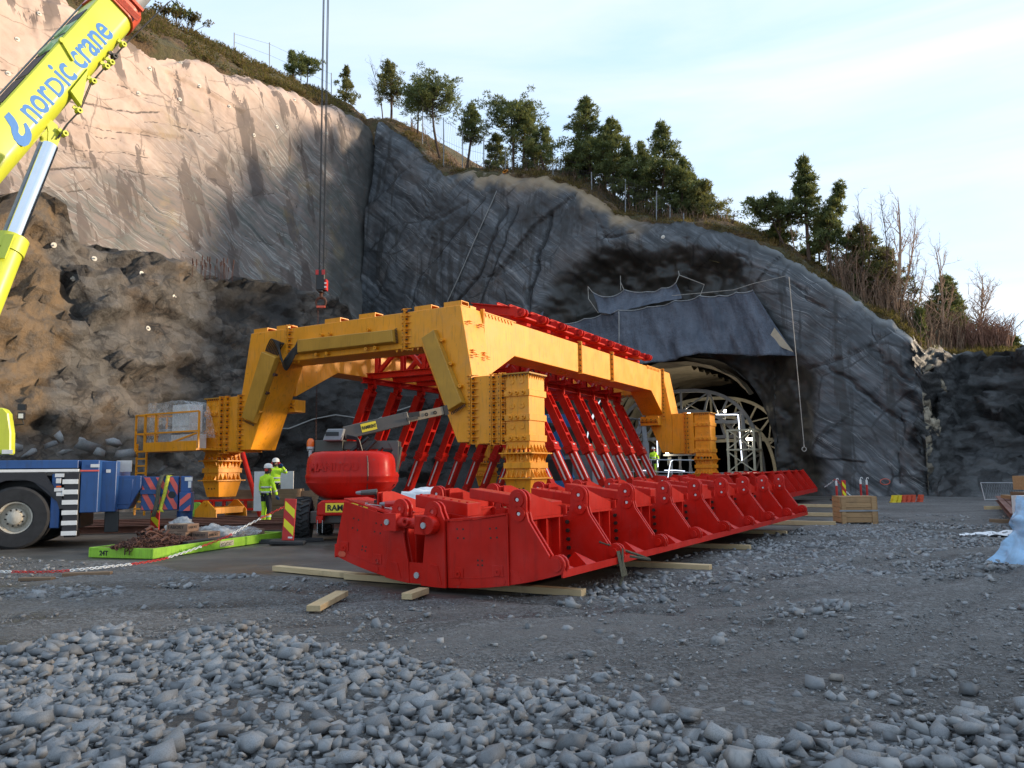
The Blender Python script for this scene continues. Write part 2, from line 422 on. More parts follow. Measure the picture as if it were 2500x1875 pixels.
M['lining'] = plain('tunnel_shotcrete', (.075, .068, .058), .9, 0, .35, 1.5, .8)
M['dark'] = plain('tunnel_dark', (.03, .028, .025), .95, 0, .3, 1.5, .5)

# rock: gneiss face, pink granite face, broken mound
def vein(k, vec, rot, sc, width=.06, dist=2.2):
    w = k.n('ShaderNodeTexWave', wave_type='BANDS', bands_direction='Z', wave_profile='SIN')
    w.inputs['Scale'].default_value = sc; w.inputs['Distortion'].default_value = dist; w.inputs['Detail'].default_value = 4; w.inputs['Detail Scale'].default_value = .55; w.inputs['Detail Roughness'].default_value = .62
    k.l(k.map(vec, (1, 1, 1), rot), w.inputs['Vector']); return w.outputs['Fac']
def crack_mask(k, v):
    d = k.math('ADD', k.attr('crack'), k.math('MULTIPLY', k.math('SUBTRACT', k.noise(v, 3.0, 6, .7), .5), .5))
    return k.ramp(d, [(.26, 1), (.55, 0)])
def joints(k, v, sc, ani, w, amp=.9):
    wv = k.noise(v, .55, 5, .62, 0, True); dv = k.n('ShaderNodeVectorMath', operation='MULTIPLY_ADD'); dv.inputs[1].default_value = (amp*.75,)*3; k.l(wv, dv.inputs[0]); k.l(v, dv.inputs[2])
    e = k.voro(k.map(dv.outputs[0], ani), sc, 'DISTANCE_TO_EDGE'); g = k.ramp(k.noise(v, .5, 4, .6), [(.40, .15), (.52, 1)])
    return k.math('MULTIPLY', k.ramp(e, [(w*.35, 1), (w, 0)]), g)
def gneiss():
    k = NT('gneiss_rock'); v = k.tc()                         # object space: x = e, z = up
    wv = k.mix(.25, k.noise(v, .10, 3, .5, 0, True), k.noise(v, .45, 3, .5, 0, True))
    dv = k.n('ShaderNodeVectorMath', operation='MULTIPLY_ADD'); dv.inputs[1].default_value = (3.0, 3.0, 3.0); k.l(wv, dv.inputs[0]); k.l(v, dv.inputs[2])
    p = dv.outputs[0]; R38 = (0, math.radians(-40), 0)
    f1 = k.noise(k.map(p, (.10, .10, 2.4), R38), 1.0, 10, .68)
    f2 = k.noise(k.map(p, (.09, .09, 5.5), R38, (3, 1, 7)), 1.0, 7, .62)
    f4 = k.noise(k.map(p, (.16, .16, 9.0), R38, (9, 4, 2)), 1.3, 6, .62)
    f3 = k.noise(v, .16, 6, .62); patch = k.ramp(k.noise(v, .24, 4, .6), [(.42, 0), (.62, 1)])
    c = k.ramp(f1, [(.34, (.016, .018, .020)), (.45, (.044, .050, .056)), (.54, (.080, .088, .097)), (.62, (.125, .134, .143)), (.70, (.20, .205, .21))])
    c = k.mix(k.math('MULTIPLY', k.ramp(f2, [(.575, 0), (.595, .95), (.618, 0)]), patch), c, (.38, .38, .37))
    c = k.mix(k.math('MULTIPLY', k.ramp(f4, [(.60, 0), (.625, .7), (.65, 0)]), patch), c, (.24, .24, .235))
    c = k.mix(k.math('MULTIPLY', k.ramp(f3, [(.50, 0), (.62, 1)]), .45), c, (.105, .078, .062))
    c = k.mix(k.math('MULTIPLY', k.ramp(k.noise(v, .21, 5, .62, .6), [(.50, 0), (.62, 1)]), .7), c, (.024, .026, .028))
    str_ = k.noise(k.map(v, (1.0, 1, .055)), 1.1, 7, .66)
    c = k.mix(k.math('MULTIPLY', k.ramp(str_, [(.53, 0), (.60, 1)]), .72), c, (.017, .016, .014))
    shot = k.attr('shot')
    sc = k.mix(k.ramp(k.noise(v, .5, 6, .6), [(.35, 0), (.7, 1)]), (.020, .019, .016), (.048, .045, .038))
    sc = k.mix(k.math('MULTIPLY', k.ramp(str_, [(.5, 0), (.66, 1)]), .8), sc, (.013, .013, .009))
    c = k.mix(shot, c, sc)
    c = k.mix(k.math('MULTIPLY', joints(k, v, .20, (1, 1, 1.2), .02), .8), c, (.014, .014, .015))
    c = k.mix(k.attr('pale'), c, (.30, .31, .31))
    c = k.mix(k.attr('rusty'), c, k.mix(f1, (.22, .14, .07), (.36, .27, .16)))
    c = k.mix(crack_mask(k, v), c, (.008, .008, .009))
    hb = k.math('ADD', k.math('MULTIPLY', f1, .12), k.math('MULTIPLY', k.noise(v, 4.5, 10, .74), .5))
    return k.set(c, k.math('ADD', k.math('MULTIPLY', f3, .3), .38), 0, k.bump(hb, .36, .08))
def granite():
    k = NT('granite_rock'); v = k.tc()                         # object space: y = b, z = up
    wv = k.mix(.35, k.noise(v, .10, 3, .5, 0, True), k.noise(v, .35, 4, .55, 0, True))
    dv = k.n('ShaderNodeVectorMath', operation='MULTIPLY_ADD'); dv.inputs[1].default_value = (4, 4, 4); k.l(wv, dv.inputs[0]); k.l(v, dv.inputs[2])
    p = dv.outputs[0]
    f1 = k.noise(k.map(p, (.14, .14, 2.2), (math.radians(28), 0, 0)), .9, 10, .68)
    f2 = k.noise(k.map(p, (.16, .16, 6.0), (math.radians(28), 0, 0), (1, 5, 2)), .8, 7, .62)
    big = k.noise(v, .16, 5, .55)
    sx = k.n('ShaderNodeSeparateXYZ'); k.l(v, sx.inputs[0])
    zb = k.math('ADD', k.math('MULTIPLY_ADD', sx.outputs['Y'], -.42, sx.outputs['Z']), k.math('MULTIPLY', k.math('SUBTRACT', big, .5), 14.0))
    up = k.ramp(k.math('MULTIPLY_ADD', zb, 1/6.0, -2.75), [(0, 0), (1, 1)])
    f0 = k.math('ADD', k.math('MULTIPLY', k.noise(v, .7, 9, .66), .7), k.math('MULTIPLY', f1, .3))
    pink = k.ramp(f0, [(.32, (.32, .22, .165)), (.46, (.49, .36, .285)), (.7, (.58, .455, .375))])
    grey = k.ramp(f1, [(.34, (.060, .062, .060)), (.45, (.15, .14, .13)), (.52, (.20, .155, .135)), (.60, (.13, .13, .125)), (.68, (.30, .285, .27))])
    grey = k.mix(k.ramp(f2, [(.55, 0), (.585, .75), (.62, 0)]), grey, (.42, .41, .39))
    gm = k.ramp(k.noise(v, .20, 4, .6, 1.5), [(.52, 0), (.66, 1)])
    grey = k.mix(k.math('MULTIPLY', gm, .6), grey, (.085, .10, .088))
    c = k.mix(up, grey, pink)
    # water stains hanging down the face
    s1 = k.noise(k.map(v, (1, .55, .045), (math.radians(-14), 0, 0)), 1.5, 5, .62); s2 = k.noise(k.map(v, (1, .18, .12)), 1.0, 3, .5)
    st = k.math('MULTIPLY', k.ramp(s1, [(.53, 0), (.55, 1)]), k.ramp(s2, [(.40, 0), (.47, 1)]))
    c = k.mix(k.math('MULTIPLY', st, .80), c, (.085, .064, .056))
    c = k.mix(k.math('MULTIPLY', k.ramp(k.noise(v, .26, 5, .65), [(.58, 0), (.72, 1)]), .35), c, (.42, .30, .10))
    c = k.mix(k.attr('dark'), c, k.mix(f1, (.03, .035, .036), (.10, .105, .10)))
    c = k.mix(k.math('MULTIPLY', joints(k, v, .30, (1, .7, 1.5), .016), .55), c, (.10, .075, .06))
    c = k.mix(k.math('MULTIPLY', crack_mask(k, v), .85), c, (.050, .038, .032))
    hb = k.math('ADD', k.math('MULTIPLY', f1, .10), k.math('MULTIPLY', k.noise(v, 5, 9, .74), .5))
    return k.set(c, .72, 0, k.bump(hb, .20, .08))
def broken(name, cols, blackamt=.5, wet=.6):
    k = NT(name); v = k.tc('Object')
    n1 = k.noise(v, .22, 5, .6); n2 = k.noise(v, 1.3, 7, .68, .6); n3 = k.noise(k.map(v, (1, 1, .25)), .55, 6, .65)
    c = k.ramp(n1, [(.32, cols[0]), (.48, cols[1]), (.58, cols[2]), (.72, cols[3])])
    c = k.mix(k.ramp(n2, [(.30, .75), (.52, 0)]), c, tuple(x*.28 for x in cols[1]))
    c = k.mix(k.ramp(n2, [(.60, 0), (.78, .55)]), c, tuple(min(1, x*1.7) for x in cols[2]))
    c = k.mix(joints(k, v, .55, (1, 1, 1.5), .06, 1.2), c, (.012, .010, .009))
    c = k.mix(k.math('MULTIPLY', joints(k, v, 1.5, (1, 1, 1.6), .09, .7), .8), c, tuple(x*.25 for x in cols[1]))
    c = k.mix(k.ramp(k.voro(k.map(v, (1, 1, 1.6)), 1.1, 'F1', 'Color'), [(.3, .35), (.7, 0)]), c, tuple(min(1, x*1.9) for x in cols[3]))
    c = k.mix(k.math('MULTIPLY', k.ramp(n3, [(.50, 0), (.62, 1)]), blackamt), c, (.012, .011, .010))
    c = k.mix(k.math('MULTIPLY', k.attr('ochre'), k.ramp(n2, [(.35, .3), (.55, 1)])), c, k.mix(n2, (.085, .055, .028), (.22, .145, .075)))
    c = k.mix(k.attr('wetness'), c, k.mix(n2, (.006, .006, .006), (.034, .032, .030)))
    hb = k.math('ADD', k.noise(v, 2.6, 10, .74), k.math('MULTIPLY', k.voro(k.map(v, (1, 1, 1.7)), 1.7, 'F1', 'Distance'), .35))
    return k.set(c, wet, 0, k.bump(hb, .8, .16))
M['gneiss'] = gneiss(); M['granite'] = granite()
M['mound'] = broken('mound_rock', [(.115, .078, .048), (.082, .067, .054), (.066, .062, .056), (.105, .098, .089)], .5)
M['outcrop'] = broken('outcrop_rock', [(.035, .030, .026), (.028, .029, .030), (.050, .052, .054), (.085, .088, .088)], .5, .45)
M['ochre'] = broken('ochre_rock', [(.34, .24, .12), (.28, .22, .15), (.36, .29, .20), (.42, .37, .28)], .35)
def hill():
    k = NT('heather_slope'); v = k.tc(); n = k.noise(v, .35, 6, .62); n2 = k.noise(v, 2.4, 7, .68)
    c = k.ramp(n, [(.30, (.075, .048, .022)), (.45, (.13, .075, .032)), (.55, (.075, .066, .022)), (.70, (.115, .082, .038))])
    c = k.mix(k.ramp(n2, [(.30, .8), (.5, 0)]), c, (.018, .014, .008))
    c = k.mix(k.ramp(k.noise(v, .8, 6, .7), [(.58, 0), (.68, .8)]), c, (.27, .22, .16))
    return k.set(c, .9, 0, k.bump(n2, 1.0, .25))
M['hill'] = hill()
def foliage(name, a, b):
    k = NT(name); t = k.attr('tone'); c = k.mix(t, a, b)
    k.set(c, .65, 0, None, **{'Specular_IOR_Level': .25})
    tl = k.n('ShaderNodeBsdfTranslucent'); k.l(k.mix(.5, c, (.30, .30, .06)), tl.inputs['Color']); ms = k.n('ShaderNodeMixShader'); ms.inputs['Fac'].default_value = .38
    k.l(k.b.outputs[0], ms.inputs[1]); k.l(tl.outputs[0], ms.inputs[2]); k.l(ms.outputs[0], k.o.inputs['Surface']); return k.m
M['pine'] = foliage('pine_needles', (.050, .075, .028), (.20, .23, .09))
M['pine_dry'] = foliage('pine_needles_dry', (.07, .075, .03), (.20, .19, .075))
M['scrub'] = foliage('scrub_leaves', (.05, .035, .015), (.20, .125, .05))
M['grass'] = foliage('dry_grass', (.12, .075, .025), (.30, .19, .075))
M['moss'] = broken('mossy_rock', [(.15, .15, .03), (.19, .17, .11), (.11, .12, .03), (.20, .17, .10)], .4)
M['bark'] = plain('pine_bark', (.085, .052, .035), .9, 0, .35, 3, .6)
M['bark_dark'] = plain('dark_bark', (.045, .034, .028), .9, 0, .35, 3, .6)
M['birch'] = plain('birch_bark', (.38, .24, .15), .8, 0, .35, 3, .4)
M['brown_twig'] = plain('brown_twigs', (.17, .105, .065), .85, 0, .35, 3, .4)
M['birch_red'] = plain('red_twigs', (.21, .105, .068), .85, 0, .35, 3, .4)

def ground_mat():
    k = NT('wet_gravel_ground'); v = k.tc()
    n = k.noise(v, .28, 6, .6); n2 = k.noise(v, 3.0, 8, .7); n3 = k.noise(v, 26, 6, .72)
    vc = k.voro(v, 22, 'F1', 'Color'); ve = k.voro(v, 22, 'DISTANCE_TO_EDGE'); vc2 = k.voro(v, 60, 'F1', 'Color')
    sp = k.n('ShaderNodeSeparateColor'); k.l(vc, sp.inputs[0]); sp2 = k.n('ShaderNodeSeparateColor'); k.l(vc2, sp2.inputs[0])
    c = k.ramp(n3, [(.32, (.030, .028, .027)), (.50, (.092, .089, .086)), (.68, (.225, .221, .217))])
    c = k.mix(k.ramp(sp.outputs[0], [(.72, 0), (.78, .8)]), c, (.22, .225, .23))
    c = k.mix(k.ramp(sp2.outputs[1], [(.80, 0), (.85, .8)]), c, (.25, .245, .235))
    c = k.mix(k.ramp(n, [(.40, .50), (.60, 0)]), c, (.036, .033, .030))
    c = k.mix(k.ramp(n2, [(.54, 0), (.70, .4)]), c, (.065, .060, .056))
    tr = k.noise(k.map(v, (.10, 1.1, 1), (0, 0, math.radians(-24))), 1.0, 5, .6, .4)
    c = k.mix(k.ramp(tr, [(.50, 0), (.62, .55)]), c, (.150, .143, .136))
    c = k.mix(k.ramp(tr, [(.34, .6), (.44, 0)]), c, (.030, .027, .024))
    pad = k.attr('pad')
    pc = k.ramp(k.noise(v, 1.1, 7, .65), [(.3, (.036, .031, .026)), (.5, (.066, .058, .049)), (.72, (.105, .094, .080))])
    c = k.mix(pad, c, pc)
    dm = k.math('MULTIPLY', k.attr('damp_shade'), k.ramp(k.noise(v, 1.2, 5, .6), [(.38, .2), (.6, 1)])); c = k.mix(k.math('MULTIPLY', dm, .75), c, (.026, .024, .022))
    r = k.mix(pad, k.math('MULTIPLY_ADD', dm, -.42, .78), k.ramp(k.noise(v, .40, 4, .5, .4), [(.34, .30), (.66, .72)]))
    hb = k.math('ADD', k.math('MULTIPLY', n3, 1.0), k.math('MULTIPLY', k.math('MINIMUM', ve, .25), 1.6))
    hb = k.math('MULTIPLY', hb, k.math('SUBTRACT', 1.0, k.math('MULTIPLY', pad, .93)))
    return k.set(c, r, 0, k.bump(hb, .85, .035))
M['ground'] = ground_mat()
def stone_mat():
    k = NT('crushed_stone'); v = k.tc(); t = k.attr('tone'); oi = k.n('ShaderNodeObjectInfo').outputs['Random']
    tt = k.math('FRACT', k.math('ADD', t, oi))
    c = k.ramp(tt, [(0, (.13, .134, .138)), (.25, (.205, .212, .22)), (.5, (.275, .282, .29)), (.75, (.18, .186, .19)), (.93, (.30, .30, .298)), (1, (.26, .23, .20))])
    n = k.noise(v, 14, 6, .65, .6)
    c = k.mix(k.ramp(n, [(.35, .45), (.55, 0)]), c, (.055, .058, .062))
    c = k.mix(k.ramp(k.noise(v, 40, 4, .6), [(.62, 0), (.75, .45)]), c, (.27, .27, .265))
    return k.set(c, .68, 0, k.bump(k.noise(v, 70, 5, .65), .14, .006))
M['stone'] = stone_mat()
# ------------------------------------------------------------------ setting: rock, hill, tunnel, ground
def planeb(u, v, b, k=0.0):                # sight line against the plane b + k*z, in site coordinates
    d = ray(u, v); o = C_POS-NO
    t = (b-o.dot(BV)+k*EYE)/(d.dot(BV)-k*d.z); return to_site(C_POS+d*t)
def planee(u, v, e, k=0.0):
    d = ray(u, v); o = C_POS-NO
    t = (e-o.dot(EV)+k*EYE)/(d.dot(EV)-k*d.z); return to_site(C_POS+d*t)
def site_obj(name, me, mat, kind='structure', parent=None):
    o = mesh_obj(name, me, mat, parent)
    if parent is None: o.location = NO; o.rotation_euler = (0, 0, SITE_ROT)
    if kind: o['kind'] = kind
    return o
LEAN_R, LEAN_L = 0.14, -0.10
TOP_R = np.array([(-34, 35.7), (-31.4, 34.8), (-27.7, 31.8), (-26, 29.6), (-24.2, 28.0), (-21, 27.3), (-18.1, 26.5), (-13.6, 25.3), (-10.3, 23.4), (-7.5, 20.8), (-4.6, 19.7), (-1.3, 19.0), (1.6, 17.8),
                  (4.2, 16.0), (6.9, 13.6), (9.7, 11.2), (10.8, 10.6), (11.8, 9.2), (12.1, 8.4), (14, 8.5), (17, 8.3), (21, 7.3), (27, 6.4), (36, 7.5), (50, 9.5), (70, 11)])
def top_r(e): return np.interp(e, TOP_R[:, 0], TOP_R[:, 1])
TOP_L = np.array([(-30, 33), (1.4, 32.9), (6, 31.8), (10.3, 31.3), (14, 32.2), (18, 32.5), (21.7, 33.4), (25.6, 34.1), (30.5, 34.8), (33.8, 35.4), (36, 35.4)])
def top_l(b): return np.interp(b, TOP_L[:, 0], TOP_L[:, 1])
TUN_E, TUN_HW, TUN_H, TUN_N = -3.6, 7.0, 9.75, 2.5
def arch_z(e, hw=TUN_HW, h=TUN_H): return h*np.maximum(0, 1-np.abs((e-TUN_E)/hw)**TUN_N)**(1/TUN_N)

def right_wall():
    uu = np.linspace(-PI/2, PI/2, 130)
    ee = np.concatenate([np.arange(-33.4, TUN_E-TUN_HW-.01, .13), TUN_E+TUN_HW*np.sin(uu), np.arange(TUN_E+TUN_HW+.12, 12.05, .13), [12.1]])
    nz_ = 210; ss = np.linspace(0, 1, nz_)
    zt = top_r(ee)+.25*vnoise(np.stack([ee*.8, ee*0, ee*0], 1), 3)+.12*vnoise(np.stack([ee*3, ee*0, ee*0], 1), 4)
    zl = np.where(np.abs(ee-TUN_E) < TUN_HW, np.maximum(arch_z(ee), -.4), -.4)
    E_ = np.repeat(ee, nz_); Z = (zl[:, None]+(zt-zl)[:, None]*ss[None]).ravel(); T = np.repeat(zt, nz_)
    B_ = 29.4+LEAN_R*Z
    P = np.stack([E_, B_*0, Z], 1)
    r = (np.abs((E_+5.0)/np.where(E_ > -5, 11.8, 13.0))**2.4+(np.maximum(Z, 0)/17.6)**2.4)**(1/2.4)+.09*fbm(P*.25, 4, 5)
    shot = sstep(1.05, .93, r); niche = sstep(1.03, .78, r)
    d = .6*fbm(P*np.array([.09, 1, .09]), 3, 21)+.09*fbm(P*.55, 4, 22)+.035*fbm(P*2.2, 3, 23)
    # slabby steps along the foliation
    ca, sa = math.cos(math.radians(52)), math.sin(math.radians(52))
    Q = np.stack([(E_*ca-Z*sa)*.20, E_*0, (E_*sa+Z*ca)*.055], 1)
    bl, be = blocks(Q, 31); d = d+.22*bl*(1-shot*.7)
    d = d-2.3*niche-.6*sstep(.86, .5, r)+.30*shot*fbm(P*.8, 3, 41)
    cr = np.full(len(E_), 3.0)
    def W(u, v): s = planeb(u, v, 29.4, -LEAN_R); return (s.x, s.z)
    cracks = [([(1065, 420), (993, 526), (940, 613), (920, 640), (915, 745)], .10, .5), ([(1133, 449), (1099, 560), (1089, 632), (1030, 714)], .30, .5), ([(1162, 449), (1137, 560), (1113, 656), (1099, 719)], .16, .6),
              ([(1253, 468), (1249, 536), (1236, 584), (1243, 622), (1229, 680), (1241, 748)], .24, 1.0), ([(1624, 536), (1623, 660)], .10, .5), ([(1716, 555), (1690, 580), (1644, 613)], .08, .3),
              ([(1912, 662), (1940, 690), (1989, 734)], .07, .3), ([(1957, 892), (2040, 870), (2097, 843), (2183, 788)], .07, .3), ([(2016, 888), (2080, 935), (2142, 983), (2201, 1028)], .09, .35),
              ([(2065, 793), (2020, 850), (1998, 915)], .05, .2), ([(2201, 1000), (2199, 1100), (2195, 1180)], .12, .4), ([(2120, 838), (2160, 880), (2197, 915), (2233, 928)], .07, .3),
              ([(1400, 533), (1440, 529), (1480, 521)], .08, .3), ([(1000, 345), (960, 420), (900, 560)], .05, .2), ([(1300, 480), (1280, 560), (1240, 640)], .04, .15), ([(1360, 450), (1400, 520), (1440, 560)], .06, .2),
              ([(1870, 640), (1800, 620), (1760, 580)], .05, .2), ([(2110, 760), (2150, 900), (2130, 1010)], .05, .2), ([(1020, 430), (960, 470), (905, 480)], .06, .25), ([(1160, 600), (1120, 640), (1010, 660)], .05, .2)]
    wob = .16*fbm(np.stack([E_*1.3, E_*0, Z*1.3], 1), 3, 51)
    for pl, w, dep in cracks:
        ds = seg_dist(E_+wob, Z+wob*.7, [W(*p) for p in pl]); m = np.exp(-(ds/max(w*.7, .13))**2); cr = np.minimum(cr, ds/w*.75); d = d-dep*.40*m
    corner = sstep(-31.75, -32.3, E_+.010*(Z-16)*2.0); d = d-2.5*corner; cr = np.minimum(cr, 3-3*corner)
    top = (T-Z); d = d-.9*np.exp(-top/.5)
    pale = np.exp(-(top/.35)**2)*sstep(-2, 5, E_)*.7*(1-shot)  # sky light along the top rim, painted as a paler strip
    rusty = sstep(1.6, .2, top+.8*fbm(P*.7, 3, 61))*sstep(-25, -20, E_)*sstep(-4, -7, E_)*.9
    d = d+.8*sstep(10.8, 12.2, E_)*fbm(P*1.3, 3, 71)
    V = np.stack([E_, B_-d, Z], 1)
    edge = np.exp(-((Z-np.repeat(zl, nz_))/.8)**2)*(np.abs(E_-TUN_E) < TUN_HW)
    me = grid_mesh('cliff_face', V, len(ee), nz_, None, {'crack': cr, 'shot': np.maximum(shot, edge*.8), 'pale': pale, 'rusty': rusty})
    return site_obj('cliff', me, M['gneiss'])
CLIFF_R = right_wall()

def left_wall():
    bb = np.arange(-32, 41, .17); nz_ = 215; ss = np.linspace(0, 1, nz_)
    zt = top_l(bb)+.35*vnoise(np.stack([bb*.5, bb*0, bb*0], 1), 13)+.2*vnoise(np.stack([bb*2, bb*0, bb*0], 1), 14)
    B_ = np.repeat(bb, nz_); Z = (-.4+(zt+.4)[:, None]*ss[None]).ravel(); T = np.repeat(zt, nz_)
    E_ = -29.6+LEAN_L*Z; P = np.stack([E_*0, B_, Z], 1)
    d = .5*fbm(P*.09, 3, 121)+.06*fbm(P*.6, 4, 122)+.03*fbm(P*2.4, 3, 123)
    bl, be = blocks(np.stack([E_*0, (B_*.8-Z*.5)*.11, (B_*.4+Z)*.16], 1), 131); d = d+.20*bl
    cr = np.full(len(E_), 3.0)
    def W(u, v): s = planee(u, v, -29.6, -LEAN_L); return (s.y, s.z)
    for pl, w, dep in [([(253, 185), (316, 199), (452, 226), (524, 226)], .07, .2), ([(235, 240), (393, 276), (529, 294)], .05, .2), ([(167, 380), (240, 378), (325, 375)], .07, .25), ([(447, 484), (484, 542), (542, 610), (565, 633)], .06, .25),
                       ([(400, 380), (470, 390), (520, 400)], .05, .15), ([(560, 180), (590, 260), (660, 330)], .05, .2), ([(640, 200), (700, 300), (760, 360)], .05, .2), ([(520, 430), (600, 480), (700, 560), (760, 580)], .05, .2), ([(330, 120), (420, 150), (500, 190)], .05, .15), ([(190, 420), (260, 440), (320, 430)], .05, .15),
                       ([(240, 300), (300, 330), (390, 330), (470, 350)], .045, .15), ([(300, 250), (350, 290), (420, 300)], .04, .12), ([(480, 250), (560, 260), (640, 290)], .045, .15), ([(90, 100), (170, 120), (240, 170)], .045, .15), ([(20, 40), (80, 80), (130, 90)], .045, .15),
                       ([(600, 360), (650, 420), (720, 450), (790, 440)], .05, .15), ([(520, 330), (580, 350), (620, 400)], .045, .15), ([(760, 300), (800, 380), (840, 480)], .05, .15)]:
        wob = .20*fbm(P*1.2, 3, 141)
        ds = seg_dist(B_+wob, Z+wob*.7, [W(*p) for p in pl]); cr = np.minimum(cr, ds/w*.42); d = d-dep*.35*np.exp(-(ds/.16)**2)
    d = d-.9*np.exp(-(T-Z)/.5)
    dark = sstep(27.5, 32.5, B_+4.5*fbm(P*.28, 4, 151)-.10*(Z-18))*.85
    V = np.stack([E_+d, B_, Z], 1)
    me = grid_mesh('cliff_face_left', V, len(bb), nz_, None, {'crack': cr, 'dark': dark})
    return site_obj('cliff', me, M['granite'])
CLIFF_L = left_wall()

# broken rock mound in front of the left wall
MB_E = np.array([(-34, -20), (-18, -21.5), (-4, -22), (14, -22), (20, -21), (25, -18), (29, -13.5), (31, -11)])
MPX = [(0, 520), (60, 505), (110, 470), (165, 500), (215, 590), (350, 620), (470, 650), (520, 690), (620, 680), (700, 695), (800, 730), (880, 760)]
MTOP = [planee(u, v, -25.0) for u, v in MPX]
def mound():
    bs = np.array([p.y for p in MTOP]); zs = np.array([p.z for p in MTOP]); o = np.argsort(bs); bs, zs = bs[o], zs[o]
    bb = np.arange(-34, 31, .34); nf, nl = 56, 22
    eb = np.interp(bb, MB_E[:, 0], MB_E[:, 1]); H = np.interp(bb, bs, zs); H = np.where(bb > 22, np.minimum(H, 13.2-(bb-22)*.35), H)
    E2, B2, Z2, K = [], [], [], []
    for i in range(nf):
        s = i/(nf-1)
        zz = H*s; ex = eb-(1.4*min(1, s*6)+2.2*s)+np.exp(-(s/.09)**2)*2.0   # a little scree at the foot
        E2.append(ex); B2.append(bb); Z2.append(zz-.3*(s == 0)); K.append(np.full(len(bb), s))
    for i in range(1, nl):
        s = i/(nl-1); E2.append(eb-3.6-s*6.5); B2.append(bb); Z2.append(H+.9*math.sin(s*1.4)); K.append(np.full(len(bb), 1.0))
    E_ = np.array(E2).T.ravel(); B_ = np.array(B2).T.ravel(); Z = np.array(Z2).T.ravel(); s = np.array(K).T.ravel()
    P = np.stack([E_, B_, Z], 1)
    b1, e1 = blocks(P*np.array([.22, .20, .30]), 201); b2, e2 = blocks(P*np.array([.6, .55, .8]), 211)
    b3, e3 = blocks(P*np.array([1.5, 1.3, 1.9]), 216)
    d = 1.0*b1+.46*b2+.24*b3+.5*fbm(P*.15, 2, 221)+.09*fbm(P*2.6, 4, 222)-.10*np.exp(-(e1/.04)**2)
    g = sstep(0, .12, s)*.9+.1
    rj = np.random.default_rng(9); V = np.stack([E_+d*g+rj.normal(0, .05, len(d))*g, B_-.25*d*g+rj.uniform(-.13, .13, len(d)), Z+.28*d*g+rj.uniform(-.08, .08, len(d))*g], 1)
    wet = sstep(.15, .5, .55*fbm(P*np.array([.3, .25, .14]), 4, 231)+.5*sstep(11.5, 1.0, Z)*sstep(7, 14, B_)+.55*sstep(13, 19, B_)*sstep(11.5, 7, Z)+.12)
    wet = wet*sstep(3, 12, B_)
    och = sstep(.1, .5, .5*fbm(P*.22, 4, 241)+.9*sstep(2.8, -.5, B_)*sstep(3, 6, Z)*.9-.16)
    me = grid_mesh('mound', V, len(bb), nf+nl-1, None, {'wetness': wet, 'ochre': och}, False)
    return site_obj('rock_mound', me, M['mound'])
MOUND = mound()

# dark outcrop to the right of the cliff, with its scree
def outcrop():
    base = np.array([(11.8, 29.6), (13.6, 32.3), (17, 32.6), (24, 30.5), (34, 27), (46, 22), (62, 14)])
    L = np.concatenate([[0], np.cumsum(np.hypot(*np.diff(base, axis=0).T))]); t = np.arange(0, L[-1], .32)
    be = np.interp(t, L, base[:, 0]); bbn = np.interp(t, L, base[:, 1]); H = top_r(be)+.1
    n = 60; E2, B2, Z2, K = [], [], [], []
    for i in range(n):
        s = i/(n-1)
        scr = np.minimum(2.6, H*.3)
        back = np.where(s < .25, -3.6+s/.25*3.6, (s-.25)*1.6); zz = np.where(s < .25, scr*s/.25, scr+(H-scr)*(s-.25)/.75)
        back = back*np.minimum(1, t/4+.05)
        E2.append(be+back*.35); B2.append(bbn+back); Z2.append(zz-.2*(s == 0)); K.append(np.full(len(t), s))
    E_ = np.array(E2).T.ravel(); B_ = np.array(B2).T.ravel(); Z = np.array(Z2).T.ravel(); s = np.array(K).T.ravel()
    P = np.stack([E_, B_, Z], 1); b1, e1 = blocks(P*np.array([.4, .4, .5]), 301); b2, e2 = blocks(P*1.25, 311); b3, e3 = blocks(P*3.0, 331)
    up = sstep(.2, .34, s)
    d = up*(1.35*b1+.6*b2+.15*fbm(P*1.5, 4, 321)-.3*np.exp(-(e1/.06)**2))+(1-up)*(.30*b3+.3*b2)*sstep(0, .04, s)
    rj = np.random.default_rng(10); V = np.stack([E_-.2*d+rj.uniform(-.10, .10, len(d)), B_-d, Z+.35*d+rj.uniform(-.05, .05, len(d))*up], 1)
    me = grid_mesh('outcrop', V, len(t), n, None, {'wetness': sstep(.0, .5, fbm(P*.35, 4, 341))*.7}, False)
    return site_obj('rock_outcrop', me, M['outcrop'])
outcrop()
# broken ochre end of the cliff
def cliff_end():
    nz_, ns = 90, 34; ss = np.linspace(0, 1, ns); zz = np.linspace(-.3, 1, nz_)
    S2 = np.repeat(ss, nz_); Zt = 8.6-.5*S2; Z = np.tile(zz, ns)*Zt
    E_ = 11.9+1.5*S2; B_ = 29.4+LEAN_R*Z+S2*4.6
    P = np.stack([E_, B_, Z], 1); b1, e1 = blocks(P*np.array([.8, .8, .55]), 401); b2, e2 = blocks(P*2.2, 402)
    d = .7*b1+.32*b2+.15*fbm(P*2, 3, 403); d = d*sstep(0, .12, S2)+.2*(1-S2)
    V = np.stack([E_+d*.8, B_-.5*d, Z+.15*d], 1)
    return site_obj('cliff', grid_mesh('cliff_end', V, ns, nz_, None, {'wetness': sstep(4.5, 1.0, Z)*.55}, False), M['ochre'])
cliff_end()

